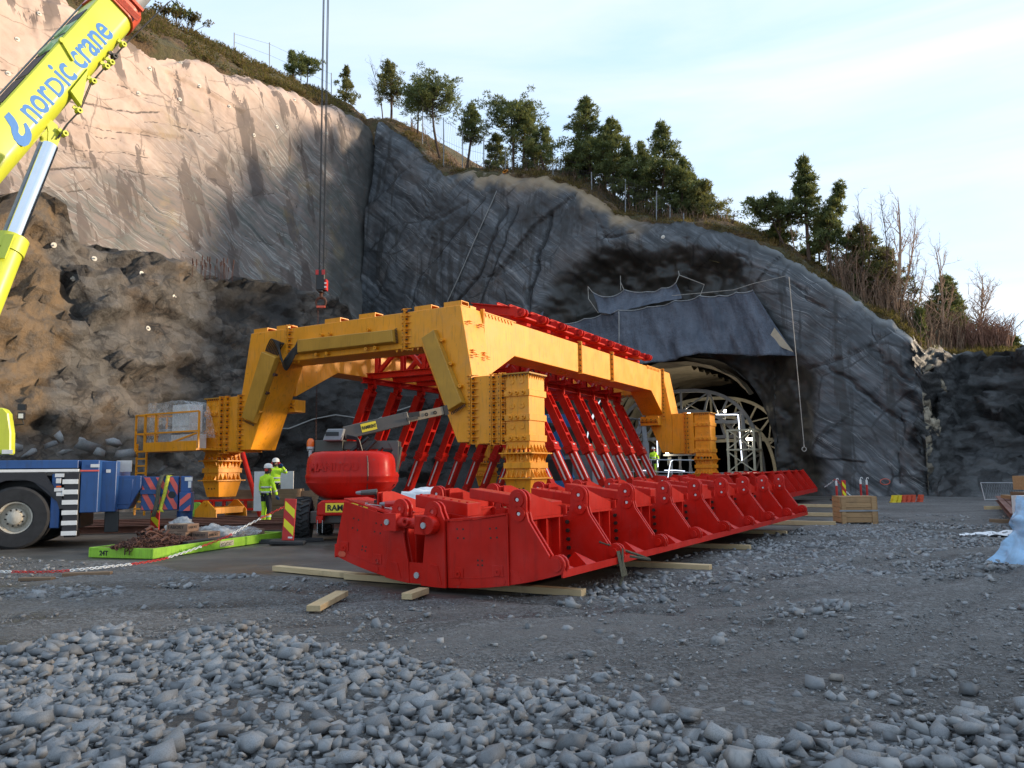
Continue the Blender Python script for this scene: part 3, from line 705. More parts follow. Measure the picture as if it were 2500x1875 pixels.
# hill above the rock: heath running back from the edge
def hb0(e): return np.where(e <= 12.1, 29.4+LEAN_R*top_r(e)+.35, np.interp(e, [12.1, 14, 17, 24, 34, 46, 62, 80], [31, 34.6, 35.2, 33.2, 29.6, 24.6, 16.6, 8]))
def hill_r(e, s):
    e = np.asarray(e, float); s = np.asarray(s, float)
    m = np.interp(e, [-34, -24, -12, 0, 8, 12, 20, 60], [.36, .38, .46, .44, .40, .36, .26, .22]); s0 = np.interp(e, [-34, -20, -5, 12], [2.6, 3, 3.4, 2.6])
    z = top_r(e)-.05+np.where(s < s0, m*s, m*s0+.04*(s-s0))
    return np.stack([e, hb0(e)+s, z], -1)
def hill_l(b, s):
    b = np.asarray(b, float); s = np.asarray(s, float)
    m = np.interp(b, [0, 8, 12, 18, 26, 34], [.75, .80, .92, .90, .78, .74]); s0 = np.interp(b, [0, 12, 18, 26, 34], [6, 6.5, 6.2, 5.5, 5.5])
    z = top_l(b)-.05+np.where(s < s0, m*s, m*s0+.06*(s-s0))
    return np.stack([-29.6+LEAN_L*top_l(b)-.35-s, b, z], -1)
def hill_meshes():
    sv = np.concatenate([np.linspace(0, 7, 40), np.linspace(7.5, 60, 24)])
    ee = np.arange(-36, 80, .3); E_ = np.repeat(ee, len(sv)); Sv = np.tile(sv, len(ee)); V = hill_r(E_, Sv)
    V[:, 2] += (.28*fbm(V*.6, 4, 501)+.10*fbm(V*2.2, 3, 502))*sstep(0, .5, Sv); V[:, 1] += .25*vnoise(V*.9, 503)*(Sv < .1); V[:, 2] -= 2.5*(Sv == 0); V[:, 1] -= .1*(Sv == 0)
    site_obj('hill', grid_mesh('hill', V, len(ee), len(sv)), M['hill'])
    bb = np.arange(-40, 40, .3); B_ = np.repeat(bb, len(sv)); Sv = np.tile(sv, len(bb)); V = hill_l(B_, Sv)
    V[:, 2] += (.45*fbm(V*.45, 4, 511)+.14*fbm(V*2.0, 3, 512))*sstep(0, .5, Sv); V[:, 2] -= 2.5*(Sv == 0)
    site_obj('hill', grid_mesh('hill_left', V, len(bb), len(sv)), M['hill'])
    # ridge out of view, added to hold the low sun off the yard
    xs = np.linspace(46, 150, 60); ys = np.linspace(-70, 52, 60); X, Y = np.meshgrid(xs, ys, indexing='ij'); X = X.ravel(); Y = Y.ravel()
    Z = 14.0*sstep(46, 64, X)+5.0*sstep(70, 150, X)-.3; P = np.stack([X, Y, Z], 1)
    Z = Z+.7*fbm(P*.1, 4, 521)*sstep(46, 58, X)
    o = mesh_obj('hill', grid_mesh('unseen_ridge', np.stack([X, Y, Z], 1), 60, 60), M['hill']); o['kind'] = 'structure'
hill_meshes()

# tunnel tube behind the portal
def tunnel():
    n = 60; u = np.linspace(0, PI, n)
    bs = [32.2, 33, 34.5, 37, 41, 47, 55, 65, 80]
    V = []
    for i, b in enumerate(bs):
        e = TUN_E+(TUN_HW+.02)*np.sign(np.cos(u))*np.abs(np.cos(u))**(2/TUN_N); z = np.maximum(TUN_H*np.abs(np.sin(u))**(2/TUN_N), -.4)
        P = np.stack([e, e*0+b, z], 1); k = .0 if i == 0 else .22*fbm(P*.5, 3, 601)
        shift = LEAN_R*z if i == 0 else 0
        V.append(np.stack([e*1.0+np.cos(u)*k, b+shift+0*e, z+np.sin(u)*k], 1))
    V = np.stack(V, 1).reshape(-1, 3)
    tun = site_obj('tunnel', grid_mesh('tunnel', V, n, len(bs)), M['lining'])
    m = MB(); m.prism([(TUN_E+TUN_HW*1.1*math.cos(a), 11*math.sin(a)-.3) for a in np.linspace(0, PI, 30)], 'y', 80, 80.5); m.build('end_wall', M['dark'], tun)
    # canvas lining sheets
    b0 = 32.9
    for i in range(8):
        b1 = b0+1.75; nn = 40; a0, a1 = PI*1.0, PI*(.24 if i < 1 else .48)
        VV = []
        for j, b in enumerate(np.linspace(b0, b1, 8)):
            uu = np.linspace(a0, a1, nn); rr = .955-.03*math.sin(j/7*PI)
            e = TUN_E+TUN_HW*rr*np.sign(np.cos(uu))*np.abs(np.cos(uu))**(2/TUN_N); z = np.maximum(TUN_H*rr*np.abs(np.sin(uu))**(2/TUN_N), .05)
            P = np.stack([e, e*0+b, z], 1); k = .22*fbm(P*np.array([.8, 1.6, .45]), 3, 611+i); sh = .25*np.sin(z*.8+i)
            VV.append(np.stack([e-np.cos(uu)*k, b+sh, z-np.sin(uu)*k*.6], 1))
        me = grid_mesh('lining_sheet', np.stack(VV, 1).reshape(-1, 3), nn, 8); o = mesh_obj('lining_sheet', me, M['canvas'], tun)
        b0 = b1+.10
    return tun
TUNNEL = tunnel()

# ground: one sheet to the horizon, finer near the camera
PADPX = [(-700, 1345), (0, 1360), (200, 1368), (330, 1372), (430, 1390), (560, 1402), (680, 1408), (800, 1418), (950, 1450), (1115, 1462), (1275, 1450), (1450, 1412), (1600, 1376), (1720, 1345), (1850, 1313), (2000, 1280), (2060, 1262), (2090, 1235), (2060, 1212), (1500, 1195), (700, 1190), (-700, 1200)]
PAD = [gz(*p) for p in PADPX]
def in_poly(X, Y, poly):
    r = np.zeros(X.shape, bool)
    for a, b in zip(poly, poly[1:]+poly[:1]):
        c = (a.y > Y) != (b.y > Y); r ^= c & (X < (b.x-a.x)*(Y-a.y)/(b.y-a.y+1e-12)+a.x)
    return r
def ground():
    xs = np.concatenate([np.linspace(-400, -32, 24), np.arange(-30, -7, .4), np.arange(-7, 8, .085), np.arange(8, 32, .3), np.linspace(34, 400, 24)])
    ys = np.concatenate([np.linspace(-300, -3, 16), np.arange(-2, 3.5, .3), np.arange(3.5, 15, .085), np.arange(15, 32, .22), np.arange(32, 90, .8), np.linspace(92, 420, 18)])
    X, Y = np.meshgrid(xs, ys, indexing='ij'); X = X.ravel(); Y = Y.ravel(); P = np.stack([X, Y, X*0], 1)
    ds = seg_dist(X, Y, [(p.x, p.y) for p in PAD]+[(PAD[0].x, PAD[0].y)]); ins = in_poly(X, Y, PAD)
    sd = np.where(ins, ds, -ds)+.25*fbm(P*.9, 4, 701)
    pad = sstep(-.12, .15, sd)
    near = sstep(40, 14, Y)
    z = (.030*fbm(P*.6, 3, 711)+.014*fbm(P*3.2, 4, 712)+.006*fbm(P*11, 2, 713))*near*(1-pad)-.012*pad
    damp_shade = np.zeros(len(X)); wob = .12*fbm(P*.7, 3, 721)
    for L in ([(-7, 6.9), (-2.4, 8.7), (1.5, 9.0), (5, 10.6), (9.5, 14.2), (16, 17)], [(-7, 8.6), (-3.2, 10.2), (1.2, 10.6), (4.3, 12.2), (8.5, 15.8), (15, 19)], [(2.2, 6.4), (4.4, 8.2), (7.2, 11.8), (10.5, 19), (12.5, 27)], [(3.8, 5.6), (6.0, 7.6), (8.9, 11.3), (12.3, 18.6), (14.2, 27)], [(-9, 12.2), (-5, 11.6), (-1.5, 10.9), (3, 8.2), (6.2, 6.2)]):
        dd = seg_dist(X+wob, Y-wob, L); z = z+near*(1-pad)*(-.030*np.exp(-(dd/.17)**2)+.016*np.exp(-((dd-.36)/.13)**2)+.010*np.exp(-(dd/.25)**2)*vnoise(P*5, 731)); damp_shade = np.maximum(damp_shade, np.exp(-(dd/.30)**2))
    uu_, vv_ = projv(np.stack([X, np.maximum(Y, 3.0), X*0], 1)); damp_shade = np.maximum(damp_shade, dens_big(uu_, vv_)*sstep(3.2, 4, Y)*sstep(10, 9, Y))  # stone field darkened too: shade between the stones put into the colour
    me = grid_mesh('ground', np.stack([X, Y, z], 1), len(xs), len(ys), None, {'pad': pad, 'damp_shade': damp_shade})
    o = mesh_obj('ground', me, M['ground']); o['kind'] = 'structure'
    return o

# crushed stone: angular chunks made from hulls of a few points
def hull_stone(seed, n=9):
    rr = np.random.default_rng(seed)
    if n >= 8 and seed % 3:
        c = np.array([(x, y, z) for x in (-1, 1) for y in (-1, 1) for z in (-1, 1)], float); p = c*rr.uniform(.48, .95, (8, 3))+rr.normal(0, .10, (8, 3))
        p = np.concatenate([p[:7], rr.uniform(-.75, .75, (2, 3))+np.array([0, 0, .35])])
    else:
        p = rr.normal(size=(n, 3)); p /= np.linalg.norm(p, axis=1)[:, None]; p = p*rr.uniform(.72, 1.0, (n, 1))
    p = p*np.array([1.0, rr.uniform(.58, .85), rr.uniform(.36, .58)])
    bm = bmesh.new()
    for q in p: bm.verts.new(q)
    bmesh.ops.convex_hull(bm, input=bm.verts); bmesh.ops.triangulate(bm, faces=bm.faces)
    bmesh.ops.delete(bm, geom=[v for v in bm.verts if not v.link_faces], context='VERTS')
    bm.verts.ensure_lookup_table(); bm.verts.index_update()
    V = np.array([v.co for v in bm.verts]); F = np.array([[v.index for v in f.verts] for f in bm.faces]); bm.free()
    return V, F
STV = [hull_stone(900+i) for i in range(14)]; STS = [hull_stone(950+i, 8) for i in range(8)]
BND = np.array([(-900, 1640), (0, 1628), (120, 1628), (300, 1600), (440, 1556), (520, 1535), (600, 1516), (690, 1556), (850, 1592), (960, 1586), (1010, 1612), (1150, 1640), (1250, 1648), (1350, 1680), (1450, 1690), (1560, 1735), (1700, 1752), (1760, 1800), (1850, 1830), (1950, 1800), (2060, 1768), (2200, 1750), (2400, 1745), (2500, 1738), (3400, 1730)])
def dens_big(u, v):
    d = v-np.interp(u, BND[:, 0], BND[:, 1])
    k = sstep(-14, 26, d)
    sp = .22*sstep(-150, -10, d)*sstep(1250, 1500, u)*sstep(2450, 2250, u)
    lf = sstep(16, 0, np.abs(v-(1622-.20*u))-26)*sstep(350, 300, u)*.9
    return np.maximum(np.maximum(k, sp), lf)
def dens_small(u, v):
    k = sstep(26, 0, np.abs(v-(1486-.125*u))-26)*sstep(690, 600, u)*.9
    k = np.maximum(k, sstep(1.25, .85, np.hypot((u-1975)/110, (v-1502)/34)))
    k = np.maximum(k, .55*sstep(1.3, .7, np.hypot((u-2320)/240, (v-1590-(u-2320)*.14)/26)))
    k = np.maximum(k, .95*sstep(0, 60, u-1640-(1330-v)*2.2)*sstep(1430, 1395, v-(u-2000)*.055)*sstep(1255, 1300, v-(u-2000)*.02))
    k = np.maximum(k, .75*sstep(1.3, .7, np.hypot((u-1520)/130, (v-1452)/26)))
    k = np.maximum(k, .6*sstep(1.2, .8, np.hypot((u-1700)/160, (v-1410)/40)))
    k = np.maximum(k, .5*sstep(1.3, .6, np.hypot((u-860)/80, (v-1432)/18)))
    k = np.maximum(k, .13)
    return k
def projv(P):
    D = P-np.array(C_POS); k = D@np.array(C_FWD); return 1250+FPX*(D@np.array(C_RIGHT))/k, 937.5-FPX*(D@np.array(C_UP))/k
def poisson(x0, x1, y0, y1, cell, rr):      # jittered grid
    xs = np.arange(x0, x1, cell); ys = np.arange(y0, y1, cell); X, Y = np.meshgrid(xs, ys); n = X.size
    return X.ravel()+rr.uniform(-.48, .48, n)*cell, Y.ravel()+rr.uniform(-.48, .48, n)*cell
GROUND = ground()
def gravel():
    rr = np.random.default_rng(5); items = []; fines = []
    for layer, cell in ((0, .079), (1, .11)):
        X, Y = poisson(-6.5, 6.5, 3.2, 9.6, cell, rr); u, v = projv(np.stack([X, Y, X*0], 1)); D = dens_big(u, v)
        D = D*(.88+.4*sstep(-.35, .1, fbm(np.stack([X*1.3, Y*1.3, X*0], 1), 3, 801)))
        if layer: D = D*.75*sstep(.75, 1.0, D)
        ok = rr.uniform(0, 1, len(X)) < D
        for x, y, dd in zip(X[ok], Y[ok], D[ok]):
            s = float(np.clip(rr.lognormal(math.log(.051), .38), .024, .105)); items.append((x, y, s*.30+layer*.048*dd, s))
    X, Y = poisson(-6.5, 6.5, 3.2, 9.6, .052, rr); u, v = projv(np.stack([X, Y, X*0], 1)); D = np.maximum(dens_big(u, v)*.85, .05); ok = rr.uniform(0, 1, len(X)) < D
    for x, y in zip(X[ok], Y[ok]): s = float(np.clip(rr.lognormal(math.log(.024), .35), .010, .045)); fines.append((x, y, s*.35, s))
    small = []
    X, Y = poisson(-14, 21, 7.5, 27, .115, rr); u, v = projv(np.stack([X, Y, X*0], 1)); D = dens_small(u, v)
    D = D*sstep(-.45, .15, fbm(np.stack([X, Y, X*0], 1), 4, 811)); pin = in_poly(X, Y, PAD)
    ok = (rr.uniform(0, 1, len(X)) < D) & (~pin) & ((X < .657*Y+4) & (X > -.67*Y-4)); print('small stones', ok.sum())
    for x, y in zip(X[ok], Y[ok]):
        s = float(np.clip(rr.lognormal(math.log(.042), .42), .016, .10)); small.append((x, y, s*.22, s))
    # the stones that show largest are parts of the ground; the rest is one bed
    items.sort(key=lambda i: -(i[3]/math.hypot(i[0], i[1]))*(1.0 if abs(projv(np.array([[i[0], i[1], .05]]))[0][0]-1250) < 1270 and i[1] > 4.35 else .01))
    mes = []
    for V, F in STV:
        me = tri_mesh('stone', V, F, 3, {'tone': np.full(len(V), rr.uniform())}); me.materials.append(M['stone']); mes.append(me)
    for x, y, z, s in items[:300]:
        o = mesh_obj('stone', mes[rr.integers(len(mes))], None, GROUND)
        o.location = (x, y, z); o.scale = (s*rr.uniform(.9, 1.25), s*rr.uniform(.85, 1.15), s*rr.uniform(.85, 1.2)); o.rotation_euler = (rr.normal(0, .28), rr.normal(0, .28), rr.uniform(0, 6.28))
    def bed(name, lst, lib):
        Vs, Fs, T, k = [], [], [], 0
        for x, y, z, s in lst:
            V, F = lib[rr.integers(len(lib))]; a, b, c = rr.uniform(0, 6.28), rr.normal(0, .3), rr.normal(0, .3)
            R = np.array(Matrix.Rotation(a, 3, 'Z') @ Matrix.Rotation(b, 3, 'X') @ Matrix.Rotation(c, 3, 'Y'))
            Vs.append((V*np.array([s*rr.uniform(.85, 1.25), s*rr.uniform(.85, 1.15), s*rr.uniform(.8, 1.2)]))@R.T+np.array([x, y, z])); Fs.append(F+k); T.append(np.full(len(V), rr.uniform())); k += len(V)
        o = mesh_obj(name, tri_mesh(name, np.concatenate(Vs), np.concatenate(Fs), 3, {'tone': np.concatenate(T)}), M['stone'], GROUND); o['kind'] = 'stuff'
    bed('crushed_stone', items[300:], STV); bed('gravel', small, STS); bed('stone_fines', fines, STS)
    # grit scattered everywhere between
    X = rr.uniform(-12, 14, 110000); Y = 4.0+rr.uniform(0, 1, 110000)**1.6*16
    ok = (np.abs(X) < .70*Y+.5) & ~in_poly(X, Y, PAD); X, Y = X[ok], Y[ok]
    lst = [(x, y, .004, float(np.clip(rr.lognormal(math.log(.012), .5), .004, .035))) for x, y in zip(X[:42000], Y[:42000])]
    bed('grit', lst, [hull_stone(980+i, 5) for i in range(6)])
gravel()
# ------------------------------------------------------------------ rock fittings, tarpaulins, tunnel steelwork
from mathutils.bvhtree import BVHTree
def bvh(o): return BVHTree.FromPolygons([v.co.copy() for v in o.data.vertices], [tuple(p.vertices) for p in o.data.polygons])
BV_ALL = [bvh(CLIFF_L), bvh(CLIFF_R), bvh(MOUND)]
SITE_M = Matrix.Translation(NO) @ Matrix.Rotation(SITE_ROT, 4, 'Z'); SITE_I = SITE_M.inverted()
def hit(u, v):                              # first rock met by a sight line: site point and normal
    o = SITE_I @ C_POS; d = (SITE_I.to_3x3() @ ray(u, v)).normalized(); best = None
    for i, t in enumerate(BV_ALL):
        p, n, _, dist = t.ray_cast(o, d)
        if p is not None and (best is None or dist < best[2]): best = (p, n if n.dot(d) < 0 else -n, dist, i)
    return best
OWN = [CLIFF_L, CLIFF_R, MOUND]
for u, v in [(96, 34), (42, 96), (366, 168), (441, 154), (487, 210), (338, 228), (439, 243), (719, 244), (678, 220), (676, 310), (797, 326), (131, 598), (230, 632), (179, 680), (345, 668), (424, 725), (361, 802), (1619, 579), (300, 90), (560, 260), (620, 330), (20, 180)]:
    h = hit(u, v)
    if h:
        m = MB(); m.disc(h[0]-h[1]*.02, h[1], .14, .06, 14); m.disc(h[0]+h[1]*.04, h[1], .045, .10, 8); m.build('anchor_plate', M['disc'], OWN[h[3]])

def rope(name, pts, r, mat, label, cat, group=None, n=5, out=.12):
    P = []
    for q in pts:
        if len(q) == 2:
            h = hit(*q); P.append(SITE_M @ (h[0]+h[1]*out))
        else: P.append(Vector(q))
    m = MB(); m.tube(P, r, n); return tag(m.build(name, mat, None, True), label, cat, group)
h0 = hit(1233, 424)
rope('rope', [(1233, 424), (1200, 500), (1160, 590), (1120, 680), (1094, 738)], .045, M['cable_y'], 'long pale rope running down the dark rock from an orange tie at the top edge', 'rope')
m = MB()
for i in range(5): m.box(-.16+.05*i, .05+.06*i, -.1, .1, -.12+.05*i, .02+.04*i)
o = m.build('rope_tie', M['orange_tape']); o.location = SITE_M @ (h0[0]+h0[1]*.15); tag(o, 'orange tie bundle at the top edge of the dark rock', 'tie')
P_ = [S(*to_site(gy(1926+i*4.1, 676+i*45.5, 44.2-.08*i))) for i in range(10)]
o = rope('rope', P_, .022, M['rope_pale'], 'thin rope with a looped end hanging beside the tunnel mouth on the right', 'rope')
m = MB(); m.ring(P_[-1]-Vector((0, 0, .25)), (0, 1, 0), .10, .14, .04, 14); m.cyl(P_[-1], P_[-1]-Vector((0, 0, .14)), .03); m.build('loop', M['rope_pale'], o)
m = MB(); m.tube([SITE_M @ Vector(planeb(u, v, 29.0)) for u, v in ((1918, 674), (1840, 692), (1790, 708), (1640, 722))], .02, 4); tag(m.build('tie_line', M['rope_pale']), 'pale line from the right rock face to the big tarpaulin', 'rope')
P_ = []
for q in [(520, 985), (560, 1050), (640, 1052), (700, 1046), (760, 1022), (815, 1008), (850, 1013), (900, 1030), (960, 1010), (1005, 990)]:
    h = hit(*q); P_.append(SITE_M @ (h[0]+h[1]*.25))
m = MB(); m.tube(P_, .045, 6); tag(m.build('power_cable', M['cable_y'], None, True), 'grey power cable slung along the wet rock behind the yellow frame', 'cable')

# tarpaulins over the portal
ZT = lambda x, y: (1350+x*.33147, 650+y*.33147)
def tarp(top, bot, bpl, label, seed, fold=.34, zf=ZT, rows=26, sub=9):
    T = [Vector(planeb(*zf(*p), bpl)) for p in top]; Bm = [Vector(planeb(*zf(*p), bpl-.5)) for p in bot]
    def dense(L):
        out = []
        for i in range(len(L)-1):
            for k in range(sub): out.append(L[i].lerp(L[i+1], k/sub))
        return out+[L[-1]]
    T = dense(T); Bm = dense(Bm); nu = len(T); V = []
    for i in range(nu):
        for j in range(rows): p = T[i].lerp(Bm[i], j/(rows-1)); V.append(p)
    V = np.array(V); jj = np.tile(np.linspace(0, 1, rows), nu); L = np.repeat(np.linspace(0, 1, nu), rows)
    P = np.stack([V[:, 0]*.75+.25*V[:, 2], V[:, 0]*0+seed, V[:, 2]*.22], 1)
    f = fold*1.6*(fbm(P, 4, seed)+.6*np.abs(fbm(P*np.array([2.2, 1, .5]), 3, seed+2)))*(.35+.65*jj)
    f = f-.10*np.abs(np.sin(L*PI*(len(top)-1)))*np.cos(jj*PI)*1.2-.35*np.sin(jj*PI)*.5
    V[:, 1] -= f; V[:, 2] -= .10*np.abs(np.sin(L*PI*(len(top)-1)))*(1-jj)**2
    me = grid_mesh('tarpaulin', V, nu, rows); o = mesh_obj('tarpaulin', me, M['tarp']); o.location = NO; o.rotation_euler = (0, 0, SITE_ROT)
    s = o.modifiers.new('thick', 'SOLIDIFY'); s.thickness = .012
    tag(o, label, 'tarpaulin', 'tarpaulins over the tunnel mouth')
    idx = [i*rows for i in range(nu)]; m = MB(); m.tube([V[i]+np.array([0, -.03, .02]) for i in idx], .035, 5); m.build('hem', M['tarp_edge'], o)
    return o, V, nu, rows
t1, V1, nu1, r1 = tarp([(60, 432), (230, 388), (360, 352), (490, 330), (700, 305), (900, 255), (1080, 220), (1220, 215), (1350, 195), (1475, 180)],
     [(30, 600), (230, 690), (360, 740), (490, 745), (700, 722), (900, 690), (1080, 645), (1300, 645), (1560, 668), (1780, 655)], 30.6, 'big slate blue tarpaulin draped across the tunnel mouth', 3)
m = MB(); fl = [planeb(*ZT(*p), 30.0) for p in [(1632, 452), (1598, 512), (1630, 560), (1690, 600), (1772, 632)]]
m.add([tuple(p) for p in fl]+[tuple(p+Vector((0, .04, 0))) for p in fl], [(0, 1, 2, 3, 4), (9, 8, 7, 6, 5)]); m.build('lining_flap', M['canvas'], t1)
m = MB(); m.tube([planeb(*ZT(*p), 30.35) for p in [(485, 332), (487, 420), (488, 570)]], .05, 5); m.build('seam_strap', M['tarp_edge'], t1)
tarp([(295, 195), (410, 230), (525, 175), (690, 190), (800, 165), (905, 125)], [(345, 345), (430, 358), (500, 335), (640, 300), (800, 268), (952, 238)], 31.2, 'small sagging blue tarpaulin hung above the big one', 5, .16)
tarp([(0, 0), (70, -45), (110, -90)], [(10, 60), (60, 60), (112, 30)], 31.2, 'scrap of blue tarpaulin behind the top of the red frame on the left', 6, .1, lambda x, y: (1288+x*.33, 762+y*.33))
TL = [[(258, 150), (292, 192)], [(258, 150), (262, 240), (335, 345)], [(497, 70), (500, 178)], [(500, 120), (522, 172)], [(925, 35), (930, 65), (905, 122)], [(930, 65), (1115, 135), (1085, 215)]]
for i, L in enumerate(TL):
    m = MB(); m.tube([SITE_M @ Vector(planeb(*ZT(*p), 31.3-.2*k)) for k, p in enumerate(L)], .025, 4)
    tag(m.build('tie_rope', M['rope_pale']), ['short tie at the left corner of the small tarpaulin', 'drooping tie down the left side of the small tarpaulin', 'upright tie above the middle of the small tarpaulin', 'slanting tie at the middle peak of the small tarpaulin', 'tie from the rock to the right corner of the small tarpaulin', 'tie crossing from the rock down to the top of the big tarpaulin'][i], 'rope', 'ties holding the tarpaulins')

# steel arches inside the tunnel
def arch_frame(b, e0, hw, H, mat, label):
    t = thing('steel_arch', label, 'arch frame', NO, SITE_ROT, 'steel arches in the tunnel')
    def pt(a, k): c, s = math.cos(a), math.sin(a); return Vector((e0+hw*k*(abs(c)**(2/2.7))*(1 if c >= 0 else -1), b, H*k*(abs(s)**(2/2.7))))
    A = np.linspace(0, PI, 29)
    for nm, k in (('outer_chord', 1.0), ('inner_chord', .80)):
        m = MB()
        for a0, a1 in zip(A[:-1], A[1:]): m.bar(pt(a0, k), pt(a1, k), .24, .20, (0, 1, 0))
        m.build(nm, mat, t)
    for i, a in enumerate(np.linspace(.0, PI, 13)):
        m = MB(); m.bar(pt(a, .80), pt(a, 1.0), .14, .14, (0, 1, 0)); m.build('radial_strut', mat, t)
        if i < 12:
            a2 = a+PI/12; m = MB(); m.bar(pt(a, 1.0) if i % 2 else pt(a, .8), pt(a2, .8) if i % 2 else pt(a2, 1.0), .10, .10, (0, 1, 0)); m.build('diagonal', mat, t)
    m = MB(); m.box(e0-hw*.78, e0+hw*.78, b-.12, b+.12, H*.52, H*.52+.22); m.build('tie_beam', mat, t)
    for i, x in enumerate((-.55, -.18, .18, .55)):
        z1 = pt(math.acos(x), .8).z if abs(x) < 1 else 0
        m = MB(); m.bar((e0+hw*x, b, H*.52), (e0+hw*x*.9, b, pt(math.acos(max(-1, min(1, x*1.1))), .8).z), .14, .14, (0, 1, 0)); m.build('post', mat, t)
        m = MB(); m.bar((e0+hw*x, b, H*.54), (e0+hw*(x+.3)*.9, b, H*.76), .09, .09, (0, 1, 0)); m.build('diagonal', mat, t)
    return t
arch_frame(34.4, -3.55, 5.65, 7.35, M['arch_grey'], 'nearer grey steel arch frame standing in the tunnel mouth')
arch_frame(40.0, -2.9, 5.85, 7.2, M['cream'], 'farther cream steel arch frame lit by flood lamps in the tunnel')
# lit doorway frame and flood lamps
def pb_(u, v, b): return SITE_M @ Vector(planeb(u, v, b))
t = thing('light_portal', 'rectangular frame of white light strips under the steel arches', 'light strip')
for L in ([(1604, 1052), (1606, 1140)], [(1748, 1012), (1800, 1012)], [(1802, 1012), (1812, 1130)]):
    m = MB(); m.bar(pb_(*L[0], 33.6), pb_(*L[1], 33.6), .05, .05, (0, 1, 0)); m.build('light_strip', M['led'], t)
for L in ([(1800, 1030), (1745, 1030)], [(1812, 1012), (1822, 1150)]):
    m = MB(); m.bar(pb_(*L[0], 33.9), pb_(*L[1], 33.9), .22, .22, (0, 1, 0)); m.build('frame_bar', M['arch_grey'], t)
for i, (u, v, b, lab) in enumerate([(1769, 1003, 35.5, 'flood lamp shining under the crown of the near arch'), (1682, 1008, 35.5, 'small flood lamp shining beside the far yellow leg'), (1629, 1104, 31, 'low flood lamp shining left of the far yellow column'), (1826, 1072, 36, 'left lamp of the pair shining low inside the right of the arch'), (1836, 1072, 36, 'right lamp of the pair shining low inside the right of the arch')]):
    p = SITE_M @ Vector(planeb(u, v, b)); t = thing('flood_lamp', lab, 'lamp', p, SITE_ROT, 'lamps in the tunnel')
    m = MB(); m.box(-.15, .15, .0, .15, -.11, .11); m.build('housing', M['black'], t)
    m = MB(); m.box(-.11, .11, -.03, -.002, -.08, .08); m.build('lens', M['lamp'], t)
    m = MB(); m.bar((0, .1, -.17), (0, .1, -.9), .05, .05); m.build('bracket', M['grey_steel'], t)
    la = bpy.data.lights.new('flood_light', 'POINT'); la.energy = 24; la.color = (1, .88, .68); la.shadow_soft_size = .15
    lo = bpy.data.objects.new('flood_light', la); COL.objects.link(lo); lo.location = p - BV*.5
# scaffold, guard rail, rig and blue lift by the portal
t = thing('guard_rail', 'long grey pipe guard rail with light strips in front of the tunnel', 'railing')
for v in (1122, 1152):
    m = MB(); m.tube([pb_(u, v+(u-1560)*.012, 29) for u in (1440, 1500, 1560, 1620, 1710)], .045, 6); m.build('rail', M['galv'], t)
for u in (1500, 1545, 1590, 1640, 1705):
    p = pb_(u, 1122, 29); m = MB(); m.cyl((p.x, p.y, 0), p, .035, None, 6); m.build('post', M['galv'], t)
for L in ([(1560, 1148), (1595, 1149)], [(1622, 1148), (1650, 1148), (1672, 1150)], [(1630, 1170), (1634, 1145), (1638, 1126), (1643, 1124)]):
    m = MB(); m.tube([pb_(*q, 28.8) for q in L], .014, 5); m.build('light_strip', M['led'], t)
t = thing('scaffold_tower', 'cream steel scaffold tower with a deck at the right side of the arches', 'scaffold', NO, SITE_ROT)
for (e, b) in ((.3, 32), (2.0, 32), (.3, 34), (2.0, 34)):
    m = MB(); m.box(e-.07, e+.07, b-.07, b+.07, 0, 4.3); m.build('leg', M['cream'], t)
for z in (1.4, 2.9, 4.2):
    m = MB(); m.box(.2, 2.1, 31.9, 34.1, z, z+.1); m.build('deck', M['cream'], t)
for z in (1.5, 3.0):
    for e0, e1 in ((.3, 2.0), (2.0, .3)):
        m = MB(); m.bar((e0, 31.95, z), (e1, 31.95, z+1.3), .07, .07, (0, 1, 0)); m.build('brace', M['cream'], t)
m = MB(); m.box(-.4, 2.6, 31.5, 32.0, 1.15, 1.45); m.build('platform', M['grey_steel'], t)
t = thing('scaffold_tower', 'grey trestle behind the guard rail left of the far yellow column', 'scaffold', NO, SITE_ROT)
for e in (-3.6, -2.9, -2.2, -1.5):
    m = MB(); m.bar((e, 31, 0), (e+.25, 31, 2.6), .12, .12, (0, 1, 0)); m.build('leg', M['arch_grey'], t)
    m = MB(); m.bar((e+.5, 31, 0), (e+.1, 31, 2.6), .10, .10, (0, 1, 0)); m.build('brace', M['arch_grey'], t)
for z in (1.2, 2.6):
    m = MB(); m.box(-3.8, -1.1, 30.8, 31.2, z, z+.12); m.build('deck', M['arch_grey'], t)
t = thing('drill_rig', 'grey hydraulic drill arm with hoses in front of the canvas lining', 'drill rig')
q = [pb_(u, v, 29.6) for u, v in ((1580, 1150), (1575, 1080), (1570, 1030), (1558, 1060), (1535, 1085))]
m = MB(); m.bar(q[0]-Vector((0, 0, .2)), q[1], .4, .4); m.bar(q[1], q[2], .3, .3); m.build('mast', M['grey_steel'], t)
m = MB(); m.bar(q[2], q[3], .35, .35); m.bar(q[3], q[4], .22, .3); m.box(q[2].x-.3, q[2].x+.25, q[2].y-.3, q[2].y+.2, q[2].z-.2, q[2].z+.25); m.build('boom', M['grey_steel'], t)
for i in range(4):
    m = MB(); a, b_ = q[2]+Vector((-.2-.08*i, -.35, .1)), q[4]+Vector((.1*i, -.3, .1)); mid = (a+b_)/2+Vector((-.5-.1*i, -.1, .5)); m.tube([a, a.lerp(mid, .6)+Vector((0, 0, .25)), mid, b_], .03, 5); m.build('hose', M['black'], t, True)
p = pb_(1585, 1160, 30); m = MB(); m.box(p.x-1, p.x+1, p.y-.8, p.y+.8, 0, 1.0); m.build('base', M['grey_steel'], t)
t = thing('boom_lift', 'blue articulated boom lift standing behind the slanting red legs', 'boom lift')
